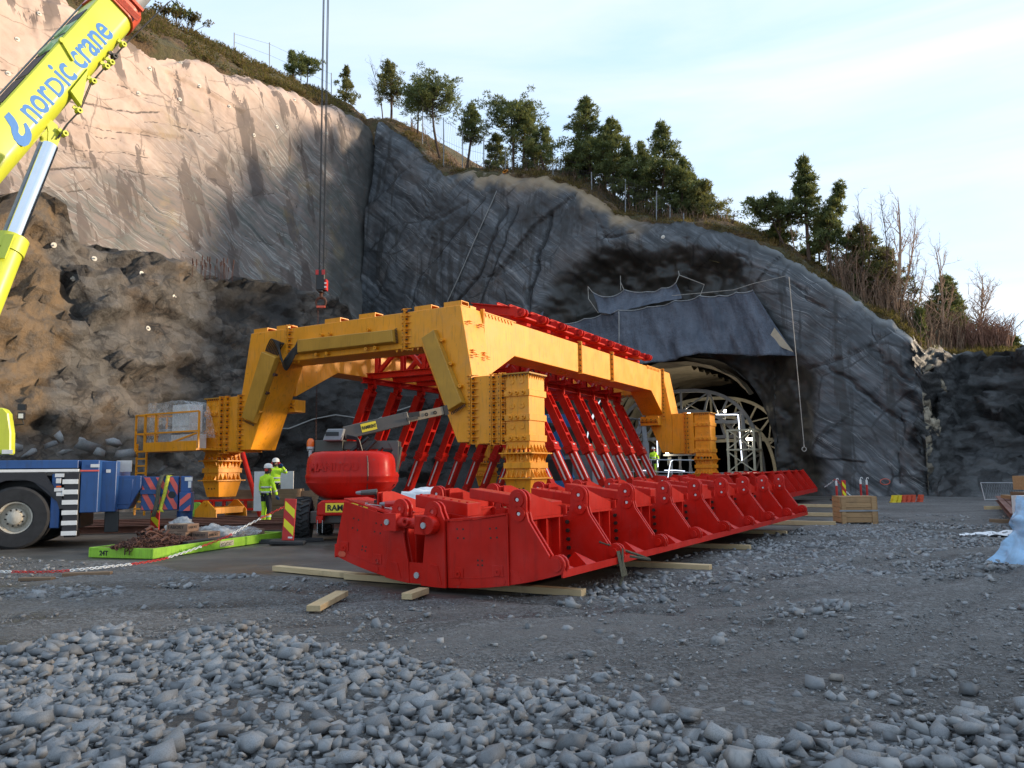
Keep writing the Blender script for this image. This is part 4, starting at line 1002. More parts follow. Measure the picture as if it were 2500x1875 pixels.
bl = lambda u, v, b=24.5: pb_(u, v, b)
m = MB(); m.bar(bl(1352, 1095), bl(1376, 1032), .5, .4); m.bar(bl(1376, 1032), bl(1400, 1035), .45, .45); m.build('riser', M['genie'], t)
m = MB(); m.bar(bl(1352, 1060), bl(1392, 1100), .35, .35); m.bar(bl(1350, 1080), bl(1395, 1170), .4, .4); m.build('lower_arm', M['genie'], t)
m = MB(); m.bar(bl(1330, 1022), bl(1412, 1022), .4, .55); m.build('upper_boom', M['genie'], t)
p = bl(1362, 1185); m = MB(); m.box(p.x-1.6, p.x+1.6, p.y-.8, p.y+.8, .45, 1.05); m.build('chassis', M['genie'], t)
m = MB(); m.box(p.x-.9, p.x+.9, p.y-.75, p.y+.75, 1.06, 2.4); m.build('turret_cover', M['black'], t)
for dx in (-1.2, 1.2):
    m = MB(); m.cyl((p.x+dx, p.y-.95, .45), (p.x+dx, p.y-.6, .45), .45, None, 18); m.build('wheel', M['rubber'], t)
put_text('sign_text', '4x4', .42, M['white'], t, basis((p.x-1.5, p.y-.82, .62), (1, 0, 0), (0, 0, 1)))
q = bl(1340, 1020); put_text('sign_text', 'Z-51/30', .26, M['white'], t, basis(q+EV*.1-BV*.35, EV, (0, 0, 1)))
t = thing('container', 'grey steel container cabin behind the slanting red legs', 'container', NO, SITE_ROT)
m = MB(); m.box(-9.4, -6.0, 27.0, 28.6, .1, 2.7); m.build('body', M['grey_steel'], t)
m = MB(); m.box(-7.4, -6.6, 26.94, 27.0, .2, 2.3); m.build('door', M['offwhite'], t)

# ------------------------------------------------------------------ trees
def find_r(u, s):
    e = np.linspace(-34, 55, 1800); P = hill_r(e, np.full_like(e, s)); W = np.array(NO)+P[:, :1]*np.array(EV)+P[:, 1:2]*np.array(BV)+P[:, 2:]*np.array([0, 0, 1])
    uu, vv = projv(W); i = int(np.argmin(np.abs(uu-u))); return Vector(W[i])
def find_l(u, s):
    b = np.linspace(-20, 37, 1800); P = hill_l(b, np.full_like(b, s)); W = np.array(NO)+P[:, :1]*np.array(EV)+P[:, 1:2]*np.array(BV)+P[:, 2:]*np.array([0, 0, 1])
    uu, vv = projv(W); i = int(np.argmin(np.abs(uu-u))); return Vector(W[i])
def leaves(name, C, R, K, rr, mat, parent, l=.20, w=.075, flat=.6):
    C = np.asarray(C); R = np.asarray(R); n = len(C)
    off = rr.normal(size=(n*K, 3)); off *= (rr.uniform(.25, 1, (n*K, 1))**.5)/np.linalg.norm(off, axis=1)[:, None]
    c = np.repeat(C, K, 0)+off*np.repeat(R, K)[:, None]*np.array([1, 1, flat])
    d = off*.8+rr.normal(size=(n*K, 3))*.55+np.array([0, 0, .35]); d /= np.linalg.norm(d, axis=1)[:, None]
    s = np.cross(d, rr.normal(size=(n*K, 3))); s /= np.linalg.norm(s, axis=1)[:, None]+1e-9
    L = l*rr.uniform(.6, 1.3, (n*K, 1)); Wd = w*rr.uniform(.6, 1.3, (n*K, 1))
    V = np.stack([c-s*Wd, c+s*Wd, c+d*L], 1).reshape(-1, 3); F = np.arange(n*K*3).reshape(-1, 3)
    tone = np.repeat(np.clip(np.repeat(rr.uniform(0, .75, n), K)+rr.normal(0, .16, n*K), 0, 1), 3)
    return mesh_obj(name, tri_mesh(name, V, F, 3, {'tone': tone}), mat, parent)
def pine(P, top, hw, label, kind='pine', seed=0, lo=.25, mat='pine', group='pines on the hill', dens=1.0):
    rr = np.random.default_rng(seed+1000); base = P-Vector((0, 0, .4)); H = (top-base).length
    t = thing('pine_tree', label, 'pine tree', base, 0, group)
    ax = top-base; bend = Vector((rr.normal(0, .04)*H, rr.normal(0, .04)*H, 0))
    def tr(h): return ax*h+bend*math.sin(h*PI)
    m = MB(); m.tube([tr(h) for h in np.linspace(0, .97, 9)], [max(.018*H*(1-h)**.8, .02)+.015 for h in np.linspace(0, .97, 9)], 7); m.build('trunk', M['bark'], t, True)
    C, R = [], []; lm = MB(); nl = int((26 if kind != 'umbrella' else 20)*max(.7, min(1.5, H/7))*dens)
    for i in range(nl):
        f = (i+.5)/nl
        if kind == 'umbrella': h = .55+.42*f; L = hw*(1.0-.45*(f**2))*rr.uniform(.55, 1.1); up = .18+.25*rr.uniform()
        elif kind == 'sparse': h = lo+(.97-lo)*f; L = hw*(1-.75*f)*rr.uniform(.35, 1.1); up = rr.uniform(-.1, .35)
        else: h = lo+(.97-lo)*f; L = hw*(1.04-.9*f**1.15)*rr.uniform(.55, 1.12); up = rr.uniform(-.08, .30)
        az = i*2.4+rr.uniform(-.5, .5); o = tr(h); d = Vector((math.cos(az), math.sin(az), up))
        mid = o+d*L*.55+Vector((0, 0, -.03*L)); e = o+d*L+Vector((0, 0, .10*L))
        lm.tube([o, mid, e], [.035*H/8+.008, .022, .010], 4, False)
        nc = 2 if L < .5 else (3 if L < 1.2 else 4)
        for k in range(nc):
            g = .45+.6*(k+rr.uniform(0, .9))/nc; q = o.lerp(e, g)+Vector(rr.normal(0, .16*L+.05, 3))*Vector((1, 1, .5)).length*.6
            C.append(q); R.append(rr.uniform(.5, 1.05)*(.19+.14*L) if kind != 'sparse' else rr.uniform(.12, .3))
    for k in range(3): C.append(tr(.93+.035*k)); R.append(.22)
    lm.build('limb', M['bark_dark'], t)
    K = {'sparse': 26}.get(kind, 50)
    leaves('crown', C, R, K, rr, M[mat], t, l=.25, w=.046)
    return t
def tree_r(u, s, top, hwpx, label, kind='pine', lo=.25, mat='pine', dens=1.0, left=False):
    P = (find_l if left else find_r)(u, s); T = gy(top[0], top[1], P.y); return pine(P, T, 1.28*hwpx*P.y/FPX, label, kind, int(u+top[1]), lo, mat, dens=dens*1.5)
tree_r(712, 5.5, (714, 128), 26, 'small pine right of the crane ropes on the left skyline', 'pine', .25, dens=.8, left=True)
tree_r(748, 5.5, (750, 146), 26, 'low bushy pine just right of the crane ropes on the skyline', 'umbrella', dens=.9, left=True)
tree_r(852, 5.0, (846, 166), 26, 'small pale green pine alone on the skyline left of the dead pine', 'pine', .1, 'pine_dry', left=True)
tree_r(1075, 2.6, (1058, 208), 66, 'broad umbrella shaped pine above the dark rock', 'umbrella', dens=1.6)
tree_r(1020, 2.6, (1024, 216), 40, 'umbrella pine half hidden left of the broad umbrella pine', 'umbrella')
tree_r(1253, 3.2, (1243, 258), 62, 'twin crowned pine with the left crown spreading low', 'umbrella', dens=1.6)
tree_r(1279, 3.2, (1288, 262), 40, 'dense pine touching the right of the twin crowned pine', 'pine', .35, dens=1.2)
tree_r(1335, 3.0, (1330, 312), 42, 'thin crowned pine behind the fence right of the twin crowned pine', 'pine', .25)
tree_r(1453, 2.6, (1428, 240), 62, 'tall dark pine with a pointed top in the middle of the ridge', 'pine', .18, dens=1.7)
tree_r(1500, 3.2, (1492, 290), 58, 'broad pine leaning against the tall pointed pine', 'pine', .15, dens=1.5)
tree_r(1608, 3.0, (1614, 299), 55, 'pine with a clear trunk and tufted round top', 'pine', .3, dens=1.2)
tree_r(1665, 3.2, (1668, 388), 48, 'lower dark pine right of the tufted pine', 'pine', .1, dens=1.4)
tree_r(1725, 3.0, (1718, 446), 48, 'round bushy pine at the right end of the ridge group', 'pine', .02, 'pine_dry', dens=1.5)
tree_r(1566, 4.0, (1562, 350), 36, 'pine behind the ridge between two taller ones', 'pine', .2)
tree_r(1400, 4.0, (1398, 385), 34, 'low dark pine left of the tall pointed pine', 'pine', .05)
tree_r(1925, 2.0, (1868, 498), 58, 'leaning pine with a low wide crown over the rock', 'umbrella', dens=1.3)
tree_r(1975, 2.2, (1960, 385), 36, 'tallest slender pine on the right ridge', 'pine', .42, dens=1.3)
tree_r(2038, 2.2, (2054, 446), 40, 'slender pine with an uneven top beside the tallest one', 'pine', .35, dens=1.2)
tree_r(2000, 4.0, (2000, 530), 40, 'dark young pine filling the gap between the slender pines', 'pine', .05)
tree_r(2120, 3.5, (2100, 548), 62, 'broad dark pine right of the slender pines', 'pine', .08, 'pine_dry', dens=1.7)
tree_r(2170, 4.5, (2165, 610), 46, 'brownish pine behind the bare birches', 'pine', .08, 'pine_dry', dens=1.3)
tree_r(2296, 6.0, (2308, 676), 54, 'dense layered pine behind the two pale bare trunks', 'pine', .12, dens=1.8)
tree_r(2400, 7.0, (2410, 800), 32, 'dark pine low on the right slope', 'pine', .05, dens=1.4)
tree_r(2440, 8.0, (2446, 850), 26, 'dark bushy pine near the right edge of the slope', 'pine', .05)
tree_r(2477, 5.0, (2474, 826), 22, 'thin young pine at the right edge', 'sparse', .15, dens=1.4)
tree_r(2243, 2.0, (2244, 756), 14, 'small green spruce among brown brush beside the rock edge', 'pine', .02, dens=.8)
tree_r(955, 2.2, (946, 150), 40, 'dead gnarled pine with thin curling branches', 'sparse', .35, 'pine_dry', dens=2.0)
tree_r(1137, 2.4, (1152, 254), 34, 'half bare pine with twisted limbs right of the umbrella pine', 'sparse', .45, 'pine', dens=2.0)
for i_, (u_, s_, t_, hw_, lab_) in enumerate([(1410, 3.4, (1408, 352), 40, 'dark pine filling in left under the tall pointed pine'), (1475, 4.2, (1470, 330), 60, 'bulky dark pine massed behind the tall pointed pine'), (1535, 3.0, (1530, 352), 46, 'low wide pine between the pointed pine and the tufted pine'), (1585, 4.2, (1582, 380), 50, 'dark pine massed behind the clear trunk of the tufted pine'), (1640, 4.4, (1640, 400), 55, 'dark pine massed right behind the tufted pine'), (1690, 4.2, (1690, 430), 52, 'broad dark pine behind the round bushy one'), (1750, 3.2, (1748, 490), 36, 'small bush shaped pine ending the ridge group on the right'),
  (1215, 4.0, (1212, 330), 40, 'low dark pine under the spreading crown of the twin crowned pine'), (1300, 4.2, (1302, 350), 46, 'bulky low pine behind the twin crowned pine'), (1165, 4.0, (1166, 345), 34, 'small dark pine between the twisted pine and the twin crowned one'), (1850, 3.4, (1846, 530), 40, 'low pine under the leaning pine'), (1900, 3.6, (1902, 545), 44, 'dark low pine between the leaning pine and the tallest one'), (2080, 4.0, (2078, 570), 52, 'dense low pine between the slender pines and the broad one'), (2145, 5.0, (2140, 600), 46, 'dark pine at the back of the broad pine'), (2335, 7.5, (2342, 740), 46, 'dark pine behind the red thicket'), (2270, 6.0, (2272, 740), 36, 'low pine left of the dense layered pine')]):
    if i_ in (6, 9, 10, 13): continue
    tree_r(u_, s_, t_, hw_, lab_, 'pine', .02, 'pine' if i_ % 3 else 'pine_dry', 1.25)
def bare(P, top, label, seed, spread=.5, mat='birch', n0=14, r0=.09, name='bare_tree', cat='bare tree', group='bare trees on the hill'):
    rr = np.random.default_rng(seed); base = P-Vector((0, 0, .3)); ax = top-base; H = ax.length
    t = thing(name, label, cat, base, 0, group); bend = Vector((rr.normal(0, .05)*H, rr.normal(0, .05)*H, 0))
    def tr(h): return ax*h+bend*math.sin(h*PI)
    m = MB(); m.tube([tr(h) for h in np.linspace(0, 1, 10)], [r0*(1-h)**.8+.016 for h in np.linspace(0, 1, 10)], 6); m.build('trunk', M[mat], t, True)
    bm_ = MB()
    def br(o, d, L, r, dep):
        pts = [o]; dd = d.copy()
        for k in range(4): dd = (dd+Vector(rr.normal(0, .18, 3))+Vector((0, 0, .12))).normalized(); pts.append(pts[-1]+dd*L/4)
        bm_.tube(pts, [r, r*.8, r*.6, r*.42, r*.3], 4, False)
        if dep:
            for k in range(4 if dep > 1 else 4):
                j = rr.integers(1, 5); q = pts[j]; nd = (dd+Vector(rr.normal(0, .65, 3))).normalized(); br(q, nd, L*rr.uniform(.35, .6), r*.55, dep-1)
    for i in range(n0):
        h = rr.uniform(.28, .97); az = rr.uniform(0, 6.28); d = Vector((math.cos(az)*spread, math.sin(az)*spread, .75)).normalized()
        br(tr(h), d, H*rr.uniform(.16, .36)*(1.15-h*.6), r0*(1-h)*.5+.016, 2)
    bm_.build('limb', M[mat], t); return t
def bare_r(u, s, top, label, left=False, **kw):
    P = (find_l if left else find_r)(u, s); return bare(P, gy(top[0], top[1], P.y), label, int(u*3+top[1]), **kw)
bare_r(907, 3.0, (906, 160), 'slim bare tree left of the dead pine', spread=.35, n0=18, r0=.05, mat='bark')
bare_r(2179, 2.0, (2192, 480), 'pale bare birch with a thick broken trunk', n0=9, r0=.13)
bare_r(2190, 2.6, (2236, 525), 'bare birch leaning right from the broken trunk', n0=12, r0=.07, spread=.35)
bare_r(2296, 3.0, (2282, 600), 'tall bare tree with a forked pale orange trunk', n0=12, r0=.09)
bare_r(2304, 3.2, (2330, 700), 'second bare stem close behind the forked one', n0=10, r0=.07)
bare_r(2368, 6.0, (2398, 672), 'big spreading birch leaning right against the sky', n0=24, r0=.10, spread=.8)
bare_r(2385, 6.5, (2425, 700), 'spindly birch right of the big spreading birch', n0=16, r0=.07, spread=.7)
for i, (u, tu, tv) in enumerate([(2085, 2092, 500), (2110, 2128, 520), (2140, 2150, 498), (2060, 2070, 560), (1905, 1900, 520), (1945, 1930, 470), (2215, 2225, 640), (2240, 2262, 660), (1790, 1796, 520), (2018, 2022, 520), (2155, 2172, 580)]):
    bare_r(u, 1.8+.35*(i % 4), (tu, tv), ['thin bare sapling left of the brown pine', 'bare sapling leaning right before the broad pine', 'tall thin bare sapling against the white sky', 'bare sapling by the slender pine with uneven top', 'bare shrub left of the leaning pine', 'bare sapling before the tallest slender pine', 'bare sapling right of the broken birch', 'bare sapling leaning right above the brown brush', 'lone bare twig on the ridge gap', 'bare sapling between the two slender pines', 'bare sapling beside the thick broken trunk'][i], n0=9, r0=.035, spread=.35, mat='birch' if i % 2 else 'bark')
# thickets and heath that read as one mass
def thicket(name, lst, mat, label_kind='stuff'):
    m = MB(); rr = np.random.default_rng(77)
    for (fn, u, s, hpx) in lst:
        P = fn(u, s); H = hpx*P.y/FPX; p = P-Vector((0, 0, .3)); d = Vector((rr.normal(0, .12), rr.normal(0, .12), 1)).normalized()
        pts = [p, p+d*H*.35, p+(d+Vector((rr.normal(0, .1), rr.normal(0, .1), 0)))*H*.7, p+(d+Vector((rr.normal(0, .2), rr.normal(0, .2), 0)))*H]
        m.tube(pts, [.045, .036, .024, .010], 4, False)
        for k in range(4):
            q = pts[1].lerp(pts[3], rr.uniform(.1, .9)); e = q+Vector((rr.normal(0, .3), rr.normal(0, .3), rr.uniform(.2, .6)))*H*.22; m.tube([q, e], [.012, .006], 3, False)
    o = m.build(name, M[mat]); o['kind'] = 'stuff'; return o
rr = np.random.default_rng(78)
thicket('red_thicket', [(find_r, u, s, h) for u, s, h in zip(rr.uniform(2315, 2470, 420), rr.uniform(2.0, 6, 420), rr.uniform(45, 105, 420))], 'birch_red')
thicket('brown_thicket', [(find_r, u, s, h) for u, s, h in zip(rr.uniform(2040, 2350, 420), rr.uniform(.8, 4, 420), rr.uniform(40, 130, 420)*1.0)], 'brown_twig')
thicket('ridge_brush', [(find_r, u, s, h) for u, s, h in zip(rr.uniform(1000, 1780, 260), rr.uniform(1.0, 4.0, 260), rr.uniform(14, 50, 260))], 'brown_twig')
C1 = []
def heath(name, mat, n, smax, fn, rng_, K, R0, l, w, kind='stuff'):
    rr = np.random.default_rng(hash(name) % 1000 if False else len(name)*37+n)
    a = rr.uniform(*rng_, n); s = smax*rr.uniform(0, 1, n)**1.3; P = fn(a, s); Wp = np.array(NO)+P[:, :1]*np.array(EV)+P[:, 1:2]*np.array(BV)+P[:, 2:]*np.array([0, 0, 1])
    k = fbm(Wp*.5, 3, 91)+rr.normal(0, .25, n) > -.1; Wp = Wp[k]
    o = leaves(name, Wp+np.array([0, 0, .05]), rr.uniform(.5, 1.3, len(Wp))*R0, K, rr, M[mat], None, l, w, .6); o['kind'] = kind
heath('heather', 'scrub', 3400, 7.5, hill_l, (0, 35), 18, .45, .26, .045)
heath('heather', 'scrub', 1500, 4.5, hill_r, (-33, 12), 16, .26, .20, .03)
heath('dry_grass', 'grass', 1500, 3.5, hill_r, (-30, 34), 18, .24, .30, .022)
heath('green_moss', 'pine_dry', 900, 6.0, hill_l, (0, 30), 14, .30, .10, .05)
heath('brown_brush', 'scrub', 900, 5.0, hill_r, (10.5, 30), 22, .40, .25, .03)
for i, (u, v, lab) in enumerate([(405, 28, 'bare shrub on the skyline near the crane head'), (432, 22, 'larger leafy shrub on the skyline near the crane head'), (466, 46, 'third shrub down the left skyline')]):
    P = find_l(u, 6.0); T = gy(u, v-12, P.y); t = thing('shrub', lab, 'shrub', P, 0, 'shrubs on the left skyline'); rr = np.random.default_rng(i)
    m = MB(); C = []
    for k in range(9):
        d = Vector((rr.normal(0, .5), rr.normal(0, .5), 1)); e = d*max(.8, (T.z-P.z)*.8); m.tube([(0, 0, 0), e*.5, e], [.03, .02, .008], 4, False); C += [e, e*.8]
    m.build('stem', M['bark_dark'], t); leaves('crown', C, [.3]*len(C), 30, rr, M['scrub' if i != 1 else 'pine'], t)
# mossy slab beside the cliff end
def slab():
    n, k = 60, 40; U, V = np.meshgrid(np.linspace(0, 1, n), np.linspace(0, 1, k), indexing='ij'); U = U.ravel(); V = V.ravel()
    A0 = np.array(to_site(gy(2262, 850, 47))); A1 = np.array(to_site(gy(2390, 905, 50))); A2 = np.array(to_site(gy(2264, 772, 51)))
    P = A0+(A1-A0)*U[:, None]+(A2-A0)*(V*(1-.75*U))[:, None]; b1, e1 = blocks(P*.7, 991)
    P[:, 2] += .35*b1+.2*fbm(P*1.5, 3, 992)-.4*(V > .97)
    return site_obj('rock_slab', grid_mesh('rock_slab', P, n, k, None, {'wetness': U*0}), M['moss'])
slab()
# fences along the top
def fence(posts, label, fn, s, net=True):
    t = thing('mesh_fence', label, 'fence'); Q = []
    for (u, vt) in posts:
        P = fn(u, s); T = gy(u, vt, P.y); m = MB(); m.cyl(P-Vector((0, 0, .3)), T, .045, None, 6); m.build('post', M['grey_steel'], t); Q.append((P, T))
    m = MB()
    for (P, T), (P2, T2) in zip(Q[:-1], Q[1:]):
        for f in (.15, .55, .95): m.tube([P.lerp(T, f), P2.lerp(T2, f)], .011, 3, False)
        if net:
            L = max(2, int((P2-P).length/.25))
            for i in range(L):
                a = P.lerp(P2, i/L); b = T.lerp(T2, i/L); a2 = P.lerp(P2, (i+1)/L); b2 = T.lerp(T2, (i+1)/L); m.tube([a, b2], .005, 3, False); m.tube([b, a2], .005, 3, False)
    o = m.build('net', M['rope'], t); return t
fence([(1032, 256), (1083, 287), (1129, 319), (1181, 340), (1234, 358), (1350, 398), (1444, 420), (1527, 438), (1603, 466), (1636, 500), (1669, 521)], 'wire mesh fence on thin posts along the top of the dark rock', find_r, 1.0)
fence([(572, 80), (658, 104), (735, 140), (809, 178)], 'low wire fence along the left skyline', find_l, 5.6, False)
t = thing('reed_bed', 'clump of brown cattails on the rock ledge', 'reeds'); rr = np.random.default_rng(3)
for i in range(26):
    u = rr.uniform(468, 575); h = hit(u, 690-rr.uniform(0, 6)); P = SITE_M @ h[0]; m = MB(); T = P+Vector((rr.normal(0, .08), 0, rr.uniform(.7, 1.3))); m.tube([P, T], .012, 4); m.tube([T-Vector((0, 0, .02)), T+Vector((0, 0, .26))], .035, 6); m.build('cattail', M['rust'], t)
# ------------------------------------------------------------------ the yellow travelling frame with its red legs
WD, DP, TP, BMZ = 9.587, 21.04, 7.0, 5.767
G = thing('tunnel_formwork_frame', 'huge yellow travelling steel frame on four columns with red legs hanging inside', 'steel frame', NO, SITE_ROT)
def flange(name, p0, p1, nrm, tan, parent, step=.20, prot=.13, half=.22, side=(1, 1), off=0.0):
    """bolted joint: two standing plates with a ladder of gussets and dark bolts"""
    p0 = Vector(p0); p1 = Vector(p1); n = Vector(nrm); t = Vector(tan); L = (p1-p0).length; d = (p1-p0).normalized()
    m = MB(); g = n*(prot/2); m.bar(p0+g-t*.025, p1+g-t*.025, .02, prot, n); m.bar(p0+g+t*.025, p1+g+t*.025, .02, prot, n)
    k = max(2, int(L/step)); b = MB()
    for i in range(k+1):
        c = p0+d*(L*i/k)
        for s, on in ((-1, side[0]), (1, side[1])):
            if not on: continue
            a = c+t*(s*.036); e = c+t*(s*half)
            m.add([a-d*.009, a+n*prot-d*.009, e-d*.009, a+d*.009, a+n*prot+d*.009, e+d*.009], [(0, 1, 2), (5, 4, 3), (0, 3, 4, 1), (1, 4, 5, 2), (2, 5, 3, 0)])
            if i < k:
                q = c+d*(L/k*.5)+n*(prot*.55)+t*(s*.036); b.cyl(q, q+t*(s*.055), .028, None, 6)
    f = m.build(name, M['yellow'], parent)
    bb = b.build('bolt_row', M['bolt'], f); bb['kind'] = 'stuff'
    return f
def portal(b0, b1, front):
    pc = [[(0, TP), (.434, 4.661), (.45, 2.566), (-.13, 2.566), (-1.513, BMZ), (-2.17, BMZ), (-2.17, TP)]]
    pc.append([(-WD-x, z) for x, z in pc[0]]); pc.append([(-2.172, TP), (-2.172, BMZ), (-7.55, BMZ), (-7.55, TP)])
    pc[1] = [(-WD, TP), (-WD-.434, 4.661), (-WD-.45, 2.566), (-WD+.13, 2.566), (-WD+1.513, BMZ), (-7.552, BMZ), (-7.552, TP)]
    for nm, poly in zip(('corner_leg', 'corner_leg', 'cross_beam'), pc):
        m = MB(); m.prism(poly, 'y', b0, b1); m.build(nm, M['yellow'], G, bevel=.015)
    fb, n = (b0, (0, -1, 0)) if front else (b1, (0, 1, 0))
    for e in (-2.17, -7.55):
        flange('flange', (e, fb, BMZ-.06), (e, fb, TP+.10), n, (1, 0, 0), G)
        m = MB()
        for k in range(5): m.prism([(e-.5+.22*k, BMZ), (e-.38+.22*k, BMZ), (e-.44+.22*k, BMZ-.10)], 'y', b0+.05, b0+.07)
        o = m.build('gusset_row', M['yellow'], G); o['kind'] = 'stuff'
    for s, e in ((1, .45), (-1, -WD-.45)):
        flange('flange', (e, fb, 2.50), (e, fb, 4.66), n, (1, 0, 0), G)
        m = MB(); m.box(min(e, e+s*1.14), max(e, e+s*1.14), b0+.02, b0+1.12, 2.50, 4.63); m.build('link_box', M['yellow'], G, bevel=.012)
        for x in (.74, 1.07):
            flange('flange', (e+s*x, b0+.02 if front else b0+1.12, 2.46), (e+s*x, b0+.02 if front else b0+1.12, 4.66), n, (1, 0, 0), G, half=.15)
        if not front: flange('flange', (e+s*.8, b0+.02, 2.46), (e+s*.8, b0+.02, 4.66), (0, -1, 0), (1, 0, 0), G, half=.2)
portal(0, 1.25, True); portal(DP-1.25, DP, False)
for s, e0, e1 in ((1, -1.18, -.015), (-1, -WD+.015, -WD+1.18)):
    fx = e1 if s > 0 else e0; nn = (1, 0, 0) if s > 0 else (-1, 0, 0)
    segs = [[(1.252, TP-.01), (9.13, TP-.01), (9.13, BMZ), (3.56, BMZ), (1.252, 4.62)], [(9.132, TP-.01), (12.63, TP-.01), (12.63, BMZ), (9.132, BMZ)], [(12.632, TP-.01), (DP-1.252, TP-.01), (DP-1.252, 4.60), (18.03, BMZ), (12.632, BMZ)]]
    for p in segs:
        m = MB(); m.prism(p, 'x', e0, e1); m.build('side_beam', M['yellow'], G, bevel=.015)
    for b, z0 in ((1.27, 5.2), (9.13, BMZ-.05), (12.63, BMZ-.05), (DP-1.27, 4.4)):
        flange('flange', (fx, b, z0), (fx, b, TP+.08), nn, (0, 1, 0), G, half=.15, side=(1, 1) if 2 < b < 19 else ((0, 1) if b < 2 else (1, 0)))
        if 2 < b < 19:
            m = MB()
            for k in range(6): m.prism([(b-1.2+.2*k, BMZ), (b-1.1+.2*k, BMZ), (b-1.15+.2*k, BMZ-.09)], 'x', fx-.5*s, fx-.48*s)
            o = m.build('gusset_row', M['yellow'], G); o['kind'] = 'stuff'
    m = MB()
    for b0 in (1.5, DP-3.6):
        for k in range(9): m.prism([(b0+.22*k, TP-.01), (b0+.20+.22*k, TP-.01), (b0+.10+.22*k, TP-.14)], 'x', fx+.002*s, fx+.03*s)
        m.box(fx-.05, fx+.05, b0-.1, b0+2.1, TP-.008, TP+.025)
    o = m.build('gusset_row', M['yellow'], G); o['kind'] = 'stuff'
# joint box under the haunch
for s, e in ((1, -.6), (-1, -WD+.6)):
    for b in (1.55, DP-1.55):
        m = MB(); m.box(e-.5, e+.5, b-.28, b+.28, 4.02, 4.50); m.build('joint_box', M['yellow'], G, bevel=.01)
        flange('flange', (e-.48, b-.28, 4.26), (e+.48, b-.28, 4.26), (0, -1, 0), (0, 0, 1), G, half=.12)
